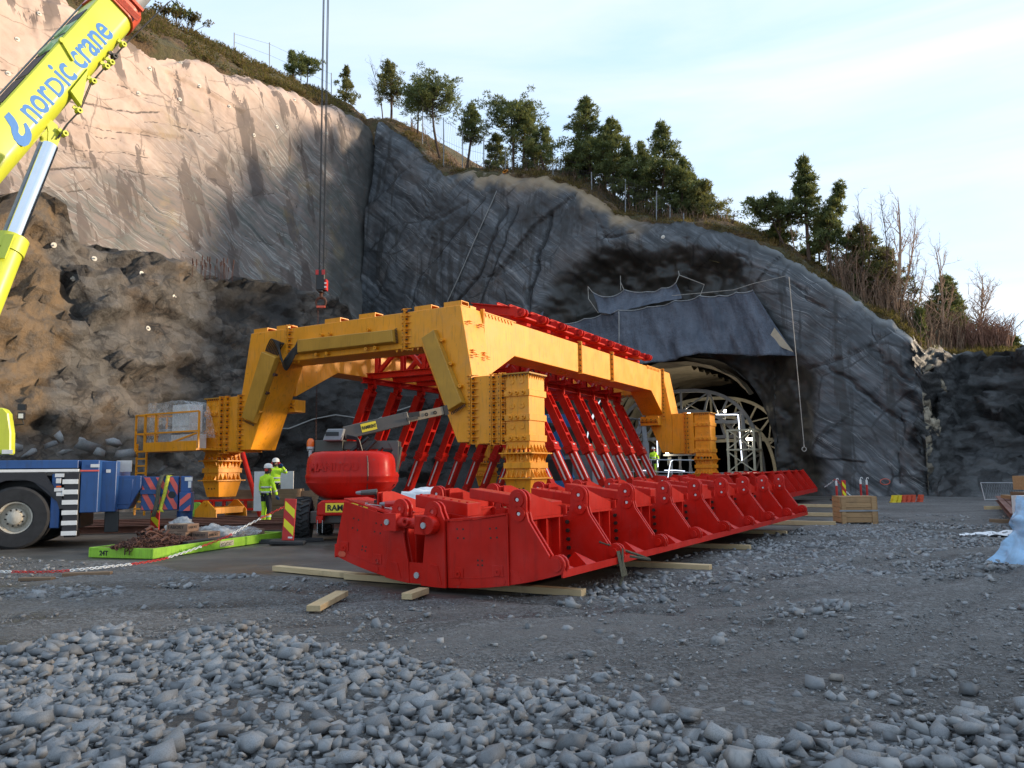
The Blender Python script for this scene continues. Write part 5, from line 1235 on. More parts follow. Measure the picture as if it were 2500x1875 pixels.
# columns
CE, CB = 2.03, .55
def column(e, b, s):
    hw, hb = .41, .52
    c = MB(); c.box(e-hw, e+hw, b-hb, b+hb, 2.32, 4.60); blk = c.build('column_block', M['yellow'], G, bevel=.012)
    m = MB(); m.box(e-hw-.07, e+hw+.07, b-hb-.07, b+hb+.07, 4.602, 4.64); m.build('cap_plate', M['yellow_dull'], G)
    m = MB(); mb = MB()
    def ringteeth(z, dz, n, out=.11):
        for k in range(n):
            f = -1+2*(k+.5)/n
            for (px, py, qx, qy, dx, dy) in ((e+f*hw, b-hb, 0, -1, hw/n*.8, 0), (e+f*hw, b+hb, 0, 1, hw/n*.8, 0), (e-hw, b+f*hb, -1, 0, 0, hb/n*.8), (e+hw, b+f*hb, 1, 0, 0, hb/n*.8)):
                a = Vector((px, py, z)); o = Vector((qx, qy, 0))*out; w = Vector((dx, dy, 0))
                m.add([a-w*.12+o, a+w*.12+o, a+w*.12, a-w*.12, a+Vector((0, 0, dz))-w*.12, a+Vector((0, 0, dz))+w*.12], [(0, 1, 5, 4), (0, 4, 3), (1, 2, 5), (0, 3, 2, 1), (3, 4, 5, 2)])
                if abs(dz) < .2: mb.cyl(a+o*.7-Vector((0, 0, .02)), a+o*.7-Vector((0, 0, .06)), .02, None, 5)
    ringteeth(4.60, -.16, 7, .07)
    for z in (4.02, 3.27, 2.64):
        q = MB(); q.box(e-hw-.045, e+hw+.045, b-hb-.045, b+hb+.045, z-.10, z+.10)
        for de, db in ((-.2, -1), (.02, -1), (.25, -1)): q.ring((e+de, b-hb-.05, z), (0, -1, 0), .03, .065, .05, 10)
        q.build('collar', M['yellow'], G, bevel=.01)
        for de in (-.17, .17):
            w = MB(); w.ring((e+de, b-hb-.002, z+.36), (0, -1, 0), .032, .085, .02, 14); w.disc((e+de, b-hb-.001, z+.36), (0, -1, 0), .034, .012, 10); w.build('bolt_washer', M['yellow'], G)
    ringteeth(2.21, .26, 5, .13)
    q = MB(); q.box(e-hw-.16, e+hw+.16, b-hb-.16, b+hb+.16, 2.165, 2.205); q.build('flange_plate', M['yellow'], G)
    q = MB(); q.box(e-hw, e+hw, b-hb, b+hb, 1.46, 2.16); q.build('column_block', M['yellow'], G, bevel=.01)
    ringteeth(2.16, -.24, 6, .13); ringteeth(1.45, .24, 5, .14)
    q = MB(); q.box(e-hw-.06, e+hw+.06, b-hb-.06, b+hb+.06, 1.72, 1.90); q.build('collar', M['yellow'], G, bevel=.01)
    for de in (-.17, .17):
        w = MB(); w.ring((e+de, b-hb-.002, 2.0), (0, -1, 0), .03, .075, .02, 12); w.ring((e+de, b-hb-.002, 1.62), (0, -1, 0), .03, .075, .02, 12); w.build('bolt_washer', M['yellow'], G)
    q = MB(); q.box(e-hw-.16, e+hw+.16, b-hb-.16, b+hb+.16, 1.405, 1.445); q.build('flange_plate', M['yellow'], G)
    q = MB()
    def fr(z0, z1, w0, w1, d0, d1): q.hexa([(e-w0, b-d0, z0), (e+w0, b-d0, z0), (e+w0, b+d0, z0), (e-w0, b+d0, z0), (e-w1, b-d1, z1), (e+w1, b-d1, z1), (e+w1, b+d1, z1), (e-w1, b+d1, z1)])
    fr(.79, 1.404, hw-.07, hw+.05, hb-.10, hb+.03); lo = q.build('lower_box', M['yellow'], G, bevel=.01)
    w = MB()
    for de, z in ((-.15, 1.12), (.02, 1.1), (.17, 1.12)): w.disc((e+de, b-hb+.055, z), (0, -1, 0), .035, .03, 8)
    w.disc((e+hw, b, 1.30), (1, 0, 0), .06, .012, 10); o = w.build('bolt_row', M['bolt'], lo); o['kind'] = 'stuff'
    q = MB(); q.cyl((e, b, .70), (e, b, .785), .46, None, 20); q.build('bearing_plate', M['rust'], G)
    q = MB(); tri = [(-.62, .02), (.62, .02), (.60, .30), (.10, .66), (-.10, .66), (-.60, .30)]
    q.prism([(e+x, z) for x, z in tri], 'y', b-.75, b-.70); q.prism([(e+x, z) for x, z in tri], 'y', b+.70, b+.75); q.box(e-.5, e+.5, b-.70, b+.70, .16, .40)
    ft = q.build('foot', M['yellow'], G, bevel=.01)
    w = MB(); w.ring((e, b-.76, .55), (0, -1, 0), .03, .10, .03, 14); w.build('pin', M['yellow'], ft)
    q = MB(); q.box(e+hw+.003, e+hw+.03, b-.08, b+.08, 1.5, 2.1); 
    for k in range(4): q.box(e+hw+.03, e+hw+.05, b-.08, b+.08, 1.55+.15*k, 1.57+.15*k)
    q.build('slot_rail', M['yellow'], G)
    o = m.build('gusset_row', M['yellow'], G); o['kind'] = 'stuff'
    o = mb.build('bolt_row', M['bolt'], G); o['kind'] = 'stuff'
for e in (CE, -WD-CE):
    for b in (CB, DP-CB): column(e, b, 1)
# pads, ducts, eyes, hoses on the front portal
for e0, e1 in ((-9.5, -8.77), (-8.29, -7.66), (-5.88, -5.15), (-4.29, -3.57), (-1.88, -1.19), (-.69, .0)):
    m = MB(); m.box(e0, e1, .06, .50, TP+.002, TP+.03); m.box(e0, e1, .06, .50, TP+.14, TP+.165); m.box(e0, e1, .06, .085, TP+.031, TP+.139); m.box(e0, e1, .475, .50, TP+.031, TP+.139)
    m.build('top_pad', M['yellow'], G)
m = MB(); m.box(-.5, -.1, .75, 1.1, TP+.002, TP+.12); m.build('top_pad', M['yellow'], G)
def duct(poly, teeth):
    m = MB(); c = Vector((sum(p[0] for p in poly)/4, sum(p[1] for p in poly)/4)); m0 = len(m.v)
    P0 = [(x, -.004, z) for x, z in poly]; P1 = [(c.x+(x-c.x)*(1-.05/max(.2, abs(x-c.x))), -.26, c.y+(z-c.y)*(1-.05/max(.2, abs(z-c.y)))) for x, z in poly]
    m.add(P0+P1, [(0, 1, 2, 3), (7, 6, 5, 4), (0, 4, 5, 1), (1, 5, 6, 2), (2, 6, 7, 3), (3, 7, 4, 0)])
    o = m.build('cable_duct', M['yellow_dull'], G, bevel=.015)
    a, b = (Vector((poly[i][0], -.14, poly[i][1])) for i in teeth); d = Vector((a.x-c.x, 0, a.z-c.y)); ax = (b-a).normalized(); out = ax.cross(Vector((0, 1, 0)))
    if out.dot((a+b)/2-Vector((c.x, -.14, c.y))) < 0: out = -out
    w = MB()
    for k in range(10):
        q = a.lerp(b, (k+.5)/10); w.cyl(q, q+out*.09, .017, None, 5)
    x = w.build('cable_gland', M['bolt'], o); x['kind'] = 'stuff'
duct([(-6.96, 6.52), (-2.55, 6.46), (-2.49, 5.95), (-6.95, 5.96)], (1, 2))
duct([(-1.42, 6.05), (-.93, 6.28), (.24, 3.77), (-.30, 3.52)], (2, 3))
duct([(-8.69, 6.24), (-7.94, 5.97), (-9.12, 3.51), (-9.75, 3.74)], (2, 3))
for e, z in ((-5.5, 6.58), (-5.9, 6.58), (-3.75, 6.55), (-5.6, 5.88), (-6.1, 5.88), (-3.8, 5.88), (-3.4, 5.88), (-.65, 5.9), (.05, 4.35), (-.3, 5.1), (.05, 4.0), (-8.15, 5.3), (-8.55, 4.65), (-8.9, 3.95)):
    m = MB(); m.cyl((e, -.005, z), (e, -.12, z), .05, .05, 8); m.ring((e, -.12, z), (0, -1, 0), .02, .065, .04, 10); m.build('lifting_eye', M['rust' if z in (5.3, 4.65) else 'yellow'], G)
for i in range(9):
    f = i/8; a = Vector((-8.62+.62*f, -.14, 6.22-.22*f)); b = Vector((-6.97, -.14, 6.00+.50*f))
    t1_ = a+Vector((.1+.10*(1-f), -.06-.01*i, .42+.06*(1-f))); lo = Vector((-7.50+.06*f, -.18-.015*i, 5.42+.05*i)); m = MB(); P = []
    ctl = [a, a+Vector((.10, 0, .22)), a+Vector((.36, -.05, .42)), Vector((-7.95+.1*f, -.2, 6.3)), Vector((-7.72+.06*f, -.2, 5.75)), lo, Vector((-7.18-.02*f, -.2, 5.75+.05*i)), Vector((-7.1, -.16, 5.95+.3*f)), b]
    for k in range(len(ctl)-1):
        p0, p1, p2, p3 = ctl[max(k-1, 0)], ctl[k], ctl[k+1], ctl[min(k+2, len(ctl)-1)]
        for j in range(6):
            u = j/6; P.append(.5*((2*p1)+(p2-p0)*u+(2*p0-5*p1+4*p2-p3)*u*u+(3*p1-p0-3*p2+p3)*u**3))
    P.append(b); m.tube(P, .026, 6); m.build('hose', M['black'], G, True)
for e, z in ((-.12, 6.75), (.18, 6.4), (.30, 5.45), (.42, 5.3)):
    for b in (.25, .95):
        m = MB(); m.box(e-.2*0+.24*(7-z)/1.3*0, e+.09, b-.09, b+.09, z, z+.02); m.box(e-.05, e+.09, b-.09, b+.09, z+.07, z+.09); m.build('bracket', M['yellow'], G)
# service platform with cabinet, rails and ladder
PF = G
pf0, pf1, pfz = -15.05, -10.9, 2.58
m = MB(); m.box(-14.0, pf1, -1.25, -.08, pfz, pfz+.06); m.build('platform_deck', M['yellow'], G)
m = MB(); m.box(-14.0, pf1, -1.27, -1.25, pfz-.02, pfz+.34); m.build('kick_plate', M['yellow'], G)
m = MB(); m.box(pf0, -14.02, -.9, .1, pfz, pfz+.06); m.build('platform_deck', M['yellow'], G)
def rail(a, b): m = MB(); m.bar(a, b, .06, .06); m.build('rail', M['yellow'], G)
for e in (-14.0, -13.35, pf1+.05): rail((e, -1.22, pfz+.06), (e, -1.22, 4.02))
for z in (3.28, 4.02): rail((-14.0, -1.22, z), (pf1, -1.22, z)); rail((-14.0, -1.22, z), (-14.0, -.1, z))
rail((-13.3, -1.20, 2.7), (-11.0, -1.20, 3.2))
for e in (pf0, -14.45): 
    for b in (-.88, .08): rail((e, b, pfz+.06), (e, b, 4.05))
for z in (3.3, 4.05): rail((pf0, -.88, z), (-14.1, -.88, z)); rail((pf0, -.88, z), (pf0, .08, z)); rail((pf0, .08, z), (-14.1, .08, z))
for e in (-14.75, -14.15):
    rail((e, -1.0, .1), (e, -1.0, 2.9))
for k in range(9): rail((-14.75, -1.0, .35+.28*k), (-14.15, -1.0, .35+.28*k))
m = MB(); m.box(-12.75, -11.75, -.95, -.35, 3.32, 4.35); m.box(-12.72, -11.78, -.97, -.952, 3.50, 4.28); cb = m.build('control_cabinet', M['offwhite'], G, bevel=.02)
m = MB(); m.box(-12.85, -11.6, -.9, -.25, 2.65, 3.20); m.build('control_cabinet', M['offwhite'], G, bevel=.02)
m = MB(); m.box(-13.75, -12.95, -.8, -.3, 2.65, 3.45); m.box(-13.0, -12.9, -.7, -.3, 3.3, 4.1); m.build('control_cabinet', M['grey_steel'], G, bevel=.02)
nf = 26; u = np.linspace(0, 1, nf); A, Bq = np.meshgrid(u, u, indexing='ij'); A = A.ravel(); Bq = Bq.ravel()
E3 = -14.0+2.75*A; ZZ = 2.62+1.85*np.minimum(1, np.sin(np.minimum(Bq*1.5, 1)*PI/2))*(1-.75*np.clip((A-.72)/.28, 0, 1)**2.2*1.0); BB = np.where(Bq < .66, -1.12, -1.12+(Bq-.66)/.34*1.0)
Pn = np.stack([E3*1.6, ZZ*1.3, BB*0+A], 1); ww = .07*fbm(Pn*1.4, 4, 77)
o = mesh_obj('plastic_wrap', grid_mesh('plastic_wrap', np.stack([E3+ww, BB-ww, ZZ+ww*.5], 1), nf, nf), M['film'], G)
# red hanging structure
BI = [4.65+1.72*i for i in range(9)]
def strut(b, top, bot, k):
    T = Vector((top[0], b, top[1])); B_ = Vector((bot[0], b, bot[1])); d = (B_-T); L = d.length; d.normalize(); Y = Vector((0, 1, 0)); X = Y.cross(d)
    if X.z < 0: X = -X
    F = lambda s, y, x: T+d*(s*L)+Y*y+X*x
    def blk(m, s0, s1, y0, y1, x0, x1): m.hexa([F(s0, y0, x0), F(s0, y1, x0), F(s0, y1, x1), F(s0, y0, x1), F(s1, y0, x0), F(s1, y1, x0), F(s1, y1, x1), F(s1, y0, x1)])
    m = MB(); blk(m, .03, .58, -.215, -.165, -.17, .17); blk(m, .03, .58, .165, .215, -.17, .17); blk(m, .03, .58, -.164, .164, -.03, .03)
    for s in (.05, .18, .33, .47, .565): blk(m, s, s+.022, -.164, .164, .031, .168); blk(m, s, s+.022, -.164, .164, -.168, -.031)
    blk(m, -.02, .05, -.12, -.07, -.12, .12); blk(m, -.02, .05, .07, .12, -.12, .12)
    leg = m.build('leg', M['red'], G)
    m = MB(); blk(m, .58, .605, -.25, .25, -.22, .22); blk(m, .606, .63, -.235, .235, -.2, .2); blk(m, .631, .655, -.29, .29, -.19, .19); m.build('collar', M['red'], leg)
    m = MB(); blk(m, .656, .97, -.17, .17, -.15, .15); blk(m, .971, 1.0, -.19, .19, -.17, .17); m.build('inner_tube', M['red'], leg)
    m = MB(); blk(m, .67, .93, -.055, .03, .152, .157); blk(m, .67, .93, -.174, -.171, -.03, .04); blk(m, .59, .60, -.1, .1, .222, .225); m.build('scale_strip', M['offwhite'], leg)
    m = MB()
    for s in (.70, .82, .90):
        m.cyl(F(s, -.171, -.08), F(s, -.19, -.08), .03, None, 8)
    o = m.build('pin', M['bolt'], leg); o['kind'] = 'stuff'
for i, b in enumerate(BI):
    if i < 9:
        strut(b, (-2.1, 5.22), (-.03, .98), i); strut(b, (-7.49, 5.22), (-9.53, .70), i)
    m = MB(); m.ibeam((-7.75, b, 5.68), (-1.85, b, 5.68), .20, .26); m.build('cross_beam', M['red'], G)
    for e in (-7.2, -4.79, -2.4):
        m = MB(); m.ibeam((e, b, 5.81), (e, b, 7.1), .18, .20, .03); m.build('post', M['red'], G)
    for e0, e1 in ((-7.1, -5.9), (-4.9, -5.9), (-4.7, -3.6), (-2.5, -3.6)):
        m = MB(); m.bar((e0, b, 5.85), (e1, b, 6.95), .15, .15, (0, 1, 0)); m.build('diagonal', M['red'], G)
    for e in (-7.49, -2.1):
        m = MB(); m.box(e-.2, e+.2, b-.05, b+.05, 5.15, 5.54); m.build('hinge_plate', M['red'], G)
    for s, f in ((1, lambda e: e), (-1, lambda e: -WD-e)):
        m = MB(); p0, p1 = Vector((f(-2.5), b, 8.02)), Vector((f(-.75), b, 7.68)); m.ibeam(p0, p1, .34, .36, .03); m.bar(p1, p1+(p1-p0).normalized()*.30, .32, .34)
        o = m.build('arch_beam', M['red'], G)
        q = Vector((f(-.25), b, 7.57)); m = MB()
        for y in (-.15, .09): m.box(min(q.x, p1.x+.2*s), max(q.x, p1.x+.2*s), b+y, b+y+.06, q.z-.16, q.z+.16); m.cyl((q.x, b+y, q.z), (q.x, b+y+.06, q.z), .16, None, 18)
        m.cyl((q.x, b-.19, q.z), (q.x, b+.19, q.z), .055, None, 10); m.build('lug', M['red'], o)
        if i < 8:
            for e, z in ((-.95, 7.92), (-1.5, 8.06)):
                m = MB(); m.ibeam((f(e), b+.2, z), (f(e), b+1.25, z), .10, .20, .02); m.build('rail_stub', M['red'], G)
            m = MB(); m.bar((f(-.65), b+.2, 7.50), (f(-.65), b+1.5, 7.50), .5, .06); m.bar((f(-1.3), b+.9, 7.45), (f(-.5), b+.9, 7.28), .3, .1); m.build('tie_plate', M['red'], G)
for e, z in ((-7.49, 5.46), (-2.1, 5.46), (-7.2, 7.16), (-2.4, 7.16), (-4.79, 7.16)):
    m = MB(); m.ibeam((e, BI[0]-.6, z), (e, BI[-1]+.6, z), .22, .24, .03); m.build('long_beam', M['red'], G)
for i in range(8):
    for e in (-7.49, -2.1):
        m = MB(); m.bar((e, BI[i], 5.62), (e+(.02), BI[i+1], 7.05), .12, .12); m.build('diagonal', M['red'], G)
for e in (-1.2, -8.4):
    m = MB(); m.bar((e, 2.6, 7.05), (e, 19.2, 7.05), .5, .10); m.build('skid_rail', M['red'], G)
# ------------------------------------------------------------------ red trough shaped segments on timbers
TR = 6.4
def tz(x): return .03+TR-math.sqrt(TR*TR-(x-.05)**2)
def arc_pts(x0, x1, n=10, dz=0.0): return [(x0+(x1-x0)*i/n, tz(x0+(x1-x0)*i/n)+dz) for i in range(n+1)]
def circ(cx, cz, r, a0, a1, n=8): return [(cx+r*math.cos(math.radians(a0+(a1-a0)*i/n)), cz+r*math.sin(math.radians(a0+(a1-a0)*i/n))) for i in range(n+1)]
def boss(m, x, y, z, r, s=-1):
    m.ring((x, y, z), (0, s, 0), r*.36, r, .018, 18)
def rib_r(left=.62): return arc_pts(left, 1.90, 6)+circ(1.84, .42, .12, -30, 150, 7)+[(1.735, .53), (1.44, .95), (1.41, 1.06)]+circ(1.28, 1.22, .135, -5, 150, 8)+[(1.13, 1.05), (1.10, .92), (left, .86)]
def mir(P): return [(-.1-x, z) for x, z in P]
def trough(label, loc, rz, n, sp, plain=False):
    t = thing('tunnel_lining_segment', label, 'steel segment', loc, rz, 'red trough shaped segments'); t.rotation_euler = (.0072, 0, rz)
    L = sp*(n-1)+.35; R = M['red']
    xs = [-2.0+3.9*i/16 for i in range(17)]; m = MB()
    for a, b in zip(xs[:-1], xs[1:]): m.add([(a, .035, tz(a)), (b, .035, tz(b)), (b, L, tz(b)), (a, L, tz(a)), (a, .035, tz(a)+.03), (b, .035, tz(b)+.03), (b, L, tz(b)+.03), (a, L, tz(a)+.03)], [(0, 1, 2, 3), (7, 6, 5, 4), (0, 4, 5, 1), (2, 6, 7, 3)])
    m.build('skin_plate', R, t)
    m = MB(); m.box(1.9, 1.925, .04, L, tz(1.9)-.04, tz(1.9)+.05 if not plain else tz(1.9)+.16); m.build('edge_flange', R, t)
    m = MB(); m.box(-2.03, -2.0, .04, L, tz(-2.0)-.04, tz(-2.0)+.16); m.build('edge_flange', R, t)
    ys = [.12+sp*i for i in range(n)]
    for i, y in enumerate(ys):
        if plain:
            m = MB(); P = arc_pts(.9, 1.88, 5)+[(1.88, .42), (1.22, 1.40), (.9, 1.36)]; m.prism(P, 'y', y-.03, y+.03); m.build('rib_plate', R, t)
            m = MB(); m.prism(mir(P), 'y', y-.03, y+.03); m.build('rib_plate', R, t)
            m = MB(); m.bar((1.89, y, .42), (1.23, y, 1.41), .16, .03, (0, 1, 0)); m.build('rib_flange', R, t)
            m = MB(); m.prism(arc_pts(-1.0, .9, 6)+[(.9, .8), (-1.0, .8)], 'y', y-.02, y+.02); m.build('web_plate', R, t)
            if i < n-1:
                for x in (1.0, -1.1):
                    m = MB(); m.box(x, x+.03, y+.04, y+sp-.04, tz(1)+.03, 1.28); m.build('side_panel', R, t)
            continue
        for f, mm in ((lambda P: P, 1), (mir, -1)):
            left = 1.145 if i == 0 and mm == 1 else .62
            if i == 0 and mm == -1: continue
            for y0, y1 in ((y-.055, y-.02), (y+.02, y+.055)):
                if i == 0: y0, y1 = (y-.10, y-.06) if y0 < y else (y-.01, y+.03)
                m = MB(); m.prism(f(rib_r(left)), 'y', y0, y1); rb = m.build('rib_plate', R, t, bevel=.005)
                if y0 < y:
                    X = lambda x: x if mm == 1 else -.1-x
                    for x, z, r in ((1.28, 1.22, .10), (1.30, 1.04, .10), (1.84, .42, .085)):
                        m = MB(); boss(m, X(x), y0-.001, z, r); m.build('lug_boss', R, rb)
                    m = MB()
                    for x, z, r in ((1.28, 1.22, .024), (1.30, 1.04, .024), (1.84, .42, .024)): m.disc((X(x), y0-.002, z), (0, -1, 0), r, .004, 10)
                    o = m.build('pin_hole_glint', M['offwhite'], rb)  # pale discs paint the daylight seen through the lug holes
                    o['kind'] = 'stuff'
                    if i: 
                        m = MB()
                        for k in range(6): m.disc((X(1.12-.006*k), y0-.001, .20+.125*k), (0, -1, 0), .030, .035, 7)
                        o = m.build('bolt_row', M['bolt'], rb); o['kind'] = 'stuff'
            m = MB(); X = (lambda x: x) if mm == 1 else (lambda x: -.1-x)
            m.cyl((X(1.84), y-.12, .42), (X(1.84), y+.12, .42), .06, None, 12); m.build('hinge_pin', R, t)
        if i:
            m = MB(); m.prism(arc_pts(-.70, .60, 6, .03)+[(.60, .80), (-.70, .80)], 'y', y-.02, y+.02); m.build('web_plate', R, t)
        if i < n-1:
            for mm in (1, -1):
                X = (lambda x: x) if mm == 1 else (lambda x: -.1-x)
                def bx(m, x0, x1, y0, y1, z0, z1): m.box(min(X(x0), X(x1)), max(X(x0), X(x1)), y0, y1, z0, z1)
                m = MB(); bx(m, 1.02, 1.05, y+.06, y+sp-.42, tz(1)+.03, .925); w = m.build('side_panel', R, t)
                m = MB()
                for (dy, z) in ((.45, .72), (.62, .74), (.47, .58), (.64, .6), (.5, .3), (.66, .32)): m.disc((X(1.05), y+dy, z), (mm, 0, 0), .022, .003, 8)
                o = m.build('bolt_hole', M['red_lit'], w); o['kind'] = 'stuff'
                m = MB(); bx(m, 1.051, 1.15, y+.52*sp, y+.52*sp+.03, tz(1.1)+.03, .92); m.build('stiffener', R, t)
                m = MB(); bx(m, .95, 1.17, y+sp-.46, y+sp-.43, tz(1)+.03, .95); bx(m, .98, 1.0, y+sp-.43, y+sp-.06, tz(1)+.03, .9); m.build('stiffener', R, t)
                m = MB(); bx(m, 1.0, 1.20, y+.06, y+sp-.40, .928, .965); tf = m.build('top_flange', R, t)
                m = MB()
                for k in range(5): m.cyl((X(1.14), y+.18+.21*k, .966), (X(1.14), y+.18+.21*k, 1.0), .025, None, 6)
                o = m.build('bolt_row', M['bolt'], tf); o['kind'] = 'stuff'
                for x in (1.10, 1.19):
                    m = MB(); y0 = y+.06; m.prism([(y0, .967), (y0, 1.30), (y0+.22, 1.31), (y+sp-.42, 1.06), (y+sp-.42, .967)], 'x', X(x)-.012, X(x)+.012); m.build('lug_plate', R, t)
                m = MB(); bx(m, 1.02, 1.26, y+sp-.41, y+sp-.38, .967, 1.09); m.build('stiffener', R, t)
                for yy in (y+.30, y+sp*.58):
                    a, b = X(1.25), X(1.82); za, zb = tz(a)+.03, tz(b)+.03
                    m = MB(); m.add([(a, yy, za), (b, yy-.16, zb), (b, yy+.16, zb), ((a+b)/2, yy, zb+.16)], [(0, 1, 3), (1, 2, 3), (2, 0, 3), (0, 2, 1)]); m.build('gusset', R, t)
            y0 = y+.28
            m = MB(); m.hexa([(-.95, y0, 1.14), (.62, y0, .94), (.62, y0+.34, .94), (-.95, y0+.34, 1.14), (-.95, y0, 1.30), (.62, y0, 1.10), (.62, y0+.34, 1.10), (-.95, y0+.34, 1.30)]) if i % 2 else m.hexa([(-.75, y0, 1.08), (.2, y0, .96), (.2, y0+.34, .96), (-.75, y0+.34, 1.08), (-.75, y0, 1.26), (.2, y0, 1.14), (.2, y0+.34, 1.14), (-.75, y0+.34, 1.26)])
            cb = m.build('cross_box', R, t, bevel=.008)
            m = MB()
            for k in range(7): m.disc((-.7+.14*k, y0+.08, 1.22-.018*k), (0, 0, 1), .02, .05, 6)
            o = m.build('bolt_row', R, cb); o['kind'] = 'stuff'
    if plain:
        m = MB(); m.box(.5, 1.2, .1, L-.1, 1.36, 1.39); m.build('top_flange', R, t); return t
    # the near end: two closed panels, an open slot between twin lug plates and a pinned cylinder
    y0, y1 = 0.0, .03
    m = MB(); m.prism(arc_pts(-2.0, -.945, 6)+[(-.86, .96), (-1.8, 1.17)], 'y', y0, y1); pa = m.build('end_panel', R, t, bevel=.004)
    m = MB(); m.prism(arc_pts(.155, 1.14, 6)+[(1.12, 1.02), (.65, .955), (.135, .915)], 'y', y0, y1); pb = m.build('end_panel', R, t, bevel=.004)
    m = MB(); m.prism([(-1.84, 1.19), (-.86, .975), (-.86, 1.0), (-1.84, 1.215)], 'y', .031, .55); m.build('top_flange', R, t)
    m = MB(); m.prism([(.13, .92), (.65, .96), (1.12, 1.025), (1.12, 1.05), (.65, .985), (.13, .945)], 'y', -.02, .5); m.build('top_flange', R, t)
    r1 = arc_pts(-.94, -.49, 3)+[(-.51, .32), (-.61, .76), (-.60, .84), (-.52, .98)]+circ(-.66, 1.08, .14, -20, 170, 9)+[(-.85, .95)]
    r2 = arc_pts(-.28, .15, 3)+[(.13, .93), (.06, 1.08)]+circ(-.07, 1.05, .14, 10, 180, 9)+[(-.26, .93), (-.21, .80), (-.20, .74)]
    for P, lx, lz in ((r1, -.66, 1.08), (r2, -.07, 1.05)):
        for a, b in ((-.045, -.01), (.05, .085)):
            m = MB(); m.prism(P, 'y', a, b); rb = m.build('lug_plate', R, t, bevel=.005)
        m = MB(); boss(m, lx, -.046, lz, .09); m.build('lug_boss', R, rb)
        m = MB(); m.disc((lx, -.047, lz), (0, -1, 0), .03, .004, 10); m.build('pin_hole_glint', M['red_lit'], rb)  # paler disc, light through the hole put into its colour
    for x0, x1 in ((-.49, -.47), (-.30, -.28)):
        m = MB(); m.box(x0, x1, .09, 1.2, .1, .85); m.build('stiffener', R, t)
    m = MB(); m.cyl((-.62, -.10, .90), (-.2, -.10, .87), .075, None, 18); cyl = m.build('link_cylinder', R, t, True)
    m = MB(); m.box(-.84, -.60, -.20, -.05, .78, 1.02); m.box(-.86, -.56, -.048, -.046, .75, .80); m.build('link_block', R, cyl, bevel=.01)
    m = MB(); m.box(-.27, -.06, -.20, -.05, .74, 1.0); m.cyl((-.06, -.20, .87), (-.06, -.05, .87), .13, None, 18); m.build('link_block', R, cyl, bevel=.01)
    m = MB(); m.ring((-.42, -.17, .91), (0, -1, 0), .03, .055, .05, 14); m.build('port', R, cyl)
    for x, z in ((-.76, .90), (-.10, .87)):
        m = MB(); m.disc((x, -.20, z), (0, -1, 0), .042, .02, 12); m.build('pin', M['galv'], cyl)
    m = MB(); m.box(-.50, -.24, -.03, -.012, tz(-.4)+.01, .34); m.box(-.46, -.28, -.012, .4, .26, .30); bl = m.build('lower_block', R, t)
    m = MB(); m.disc((-.36, -.03, .17), (0, -1, 0), .045, .02, 8); m.build('nut', M['galv'], bl)
    for k in range(4):
        m = MB(); m.box(-.47, -.30, .15+.22*k, .20+.22*k, .14, .28+.03*k); m.build('inner_bracket', R, t)
    for pnl, pts in ((pa, [(-1.6, .92), (-1.5, .90), (-1.62, .78), (-1.52, .75), (-1.15, .86), (-1.05, .84), (-1.18, .74), (-1.07, .72), (-1.42, .52), (-1.35, .51), (-1.43, .47), (-1.36, .455)]), (pb, [(.32, .82), (.42, .82), (.33, .70), (.43, .70), (.86, .84), (.96, .85), (.87, .72), (.97, .73), (.66, .42), (.73, .42), (.66, .36), (.73, .36)])):
        m = MB()
        for x, z in pts: m.disc((x, -.0005, z), (0, -1, 0), .014, .003, 8)
        o = m.build('bolt_hole', M['bolt'], pnl); o['kind'] = 'stuff'
    for pnl, L2 in ((pa, [(-1.78, .50), (-1.12, .35)]), (pb, [(.34, .24), (.98, .30)])):
        for x, z in L2:
            m = MB(); m.box(x-.08, x+.08, -.012, -.001, z-.07, z+.07); pl = m.build('pad_plate', R, pnl, bevel=.004)
            m = MB(); m.ring((x, -.0125, z-.02), (0, -1, 0), .022, .042, .012, 12); m.build('nut', R, pl)
    for pnl, L3 in ((pa, [(-1.83, .39), (-1.17, .21)]), (pb, [(.30, .115), (1.02, .17)])):
        for x, z in L3:
            m = MB(); m.prism([(x+a*.075+.0*b, z+b*.04) for a, b in ((-.6, -1), (.6, -1), (1, -.4), (1, .4), (.6, 1), (-.6, 1), (-1, .4), (-1, -.4))], 'y', -.008, -.001); m.build('slot_cover', M['orange_red' if x < -1.2 else 'red'], pnl)
    for x in (-.70, 0.02, 1.35):
        m = MB(); m.prism([(x-.12, .30+.02), (x-.02, .30), (x+.05, tz(x)+.04), (x+.07, tz(x)+.04), (x, .32), (x-.12, .34)], 'y', -.105 if x > 1 else -.056, -.10 if x > 1 else -.0455); m.build('weld_seam', R, t)
    for x0, x1, pn in ((-1.98, -.95, pa), (.16, 1.13, pb)):
        m = MB(); m.prism(arc_pts(x0, x1, 6, .13)+arc_pts(x0, x1, 6, .14)[::-1], 'y', -.006, -.001); m.build('weld_seam', R, pn)
    m = MB(); m.prism([(1.135, tz(1.13)), (1.155, tz(1.13)), (1.145, 1.05), (1.125, 1.05)], 'y', -.012, -.001); m.build('weld_seam', R, t)
    return t
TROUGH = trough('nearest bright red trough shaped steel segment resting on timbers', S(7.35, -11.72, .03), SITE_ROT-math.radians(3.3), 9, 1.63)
trough('farther red ribbed steel segment lying in line behind the nearest one', S(5.15, 7.2, .04), SITE_ROT, 9, 1.98, True)
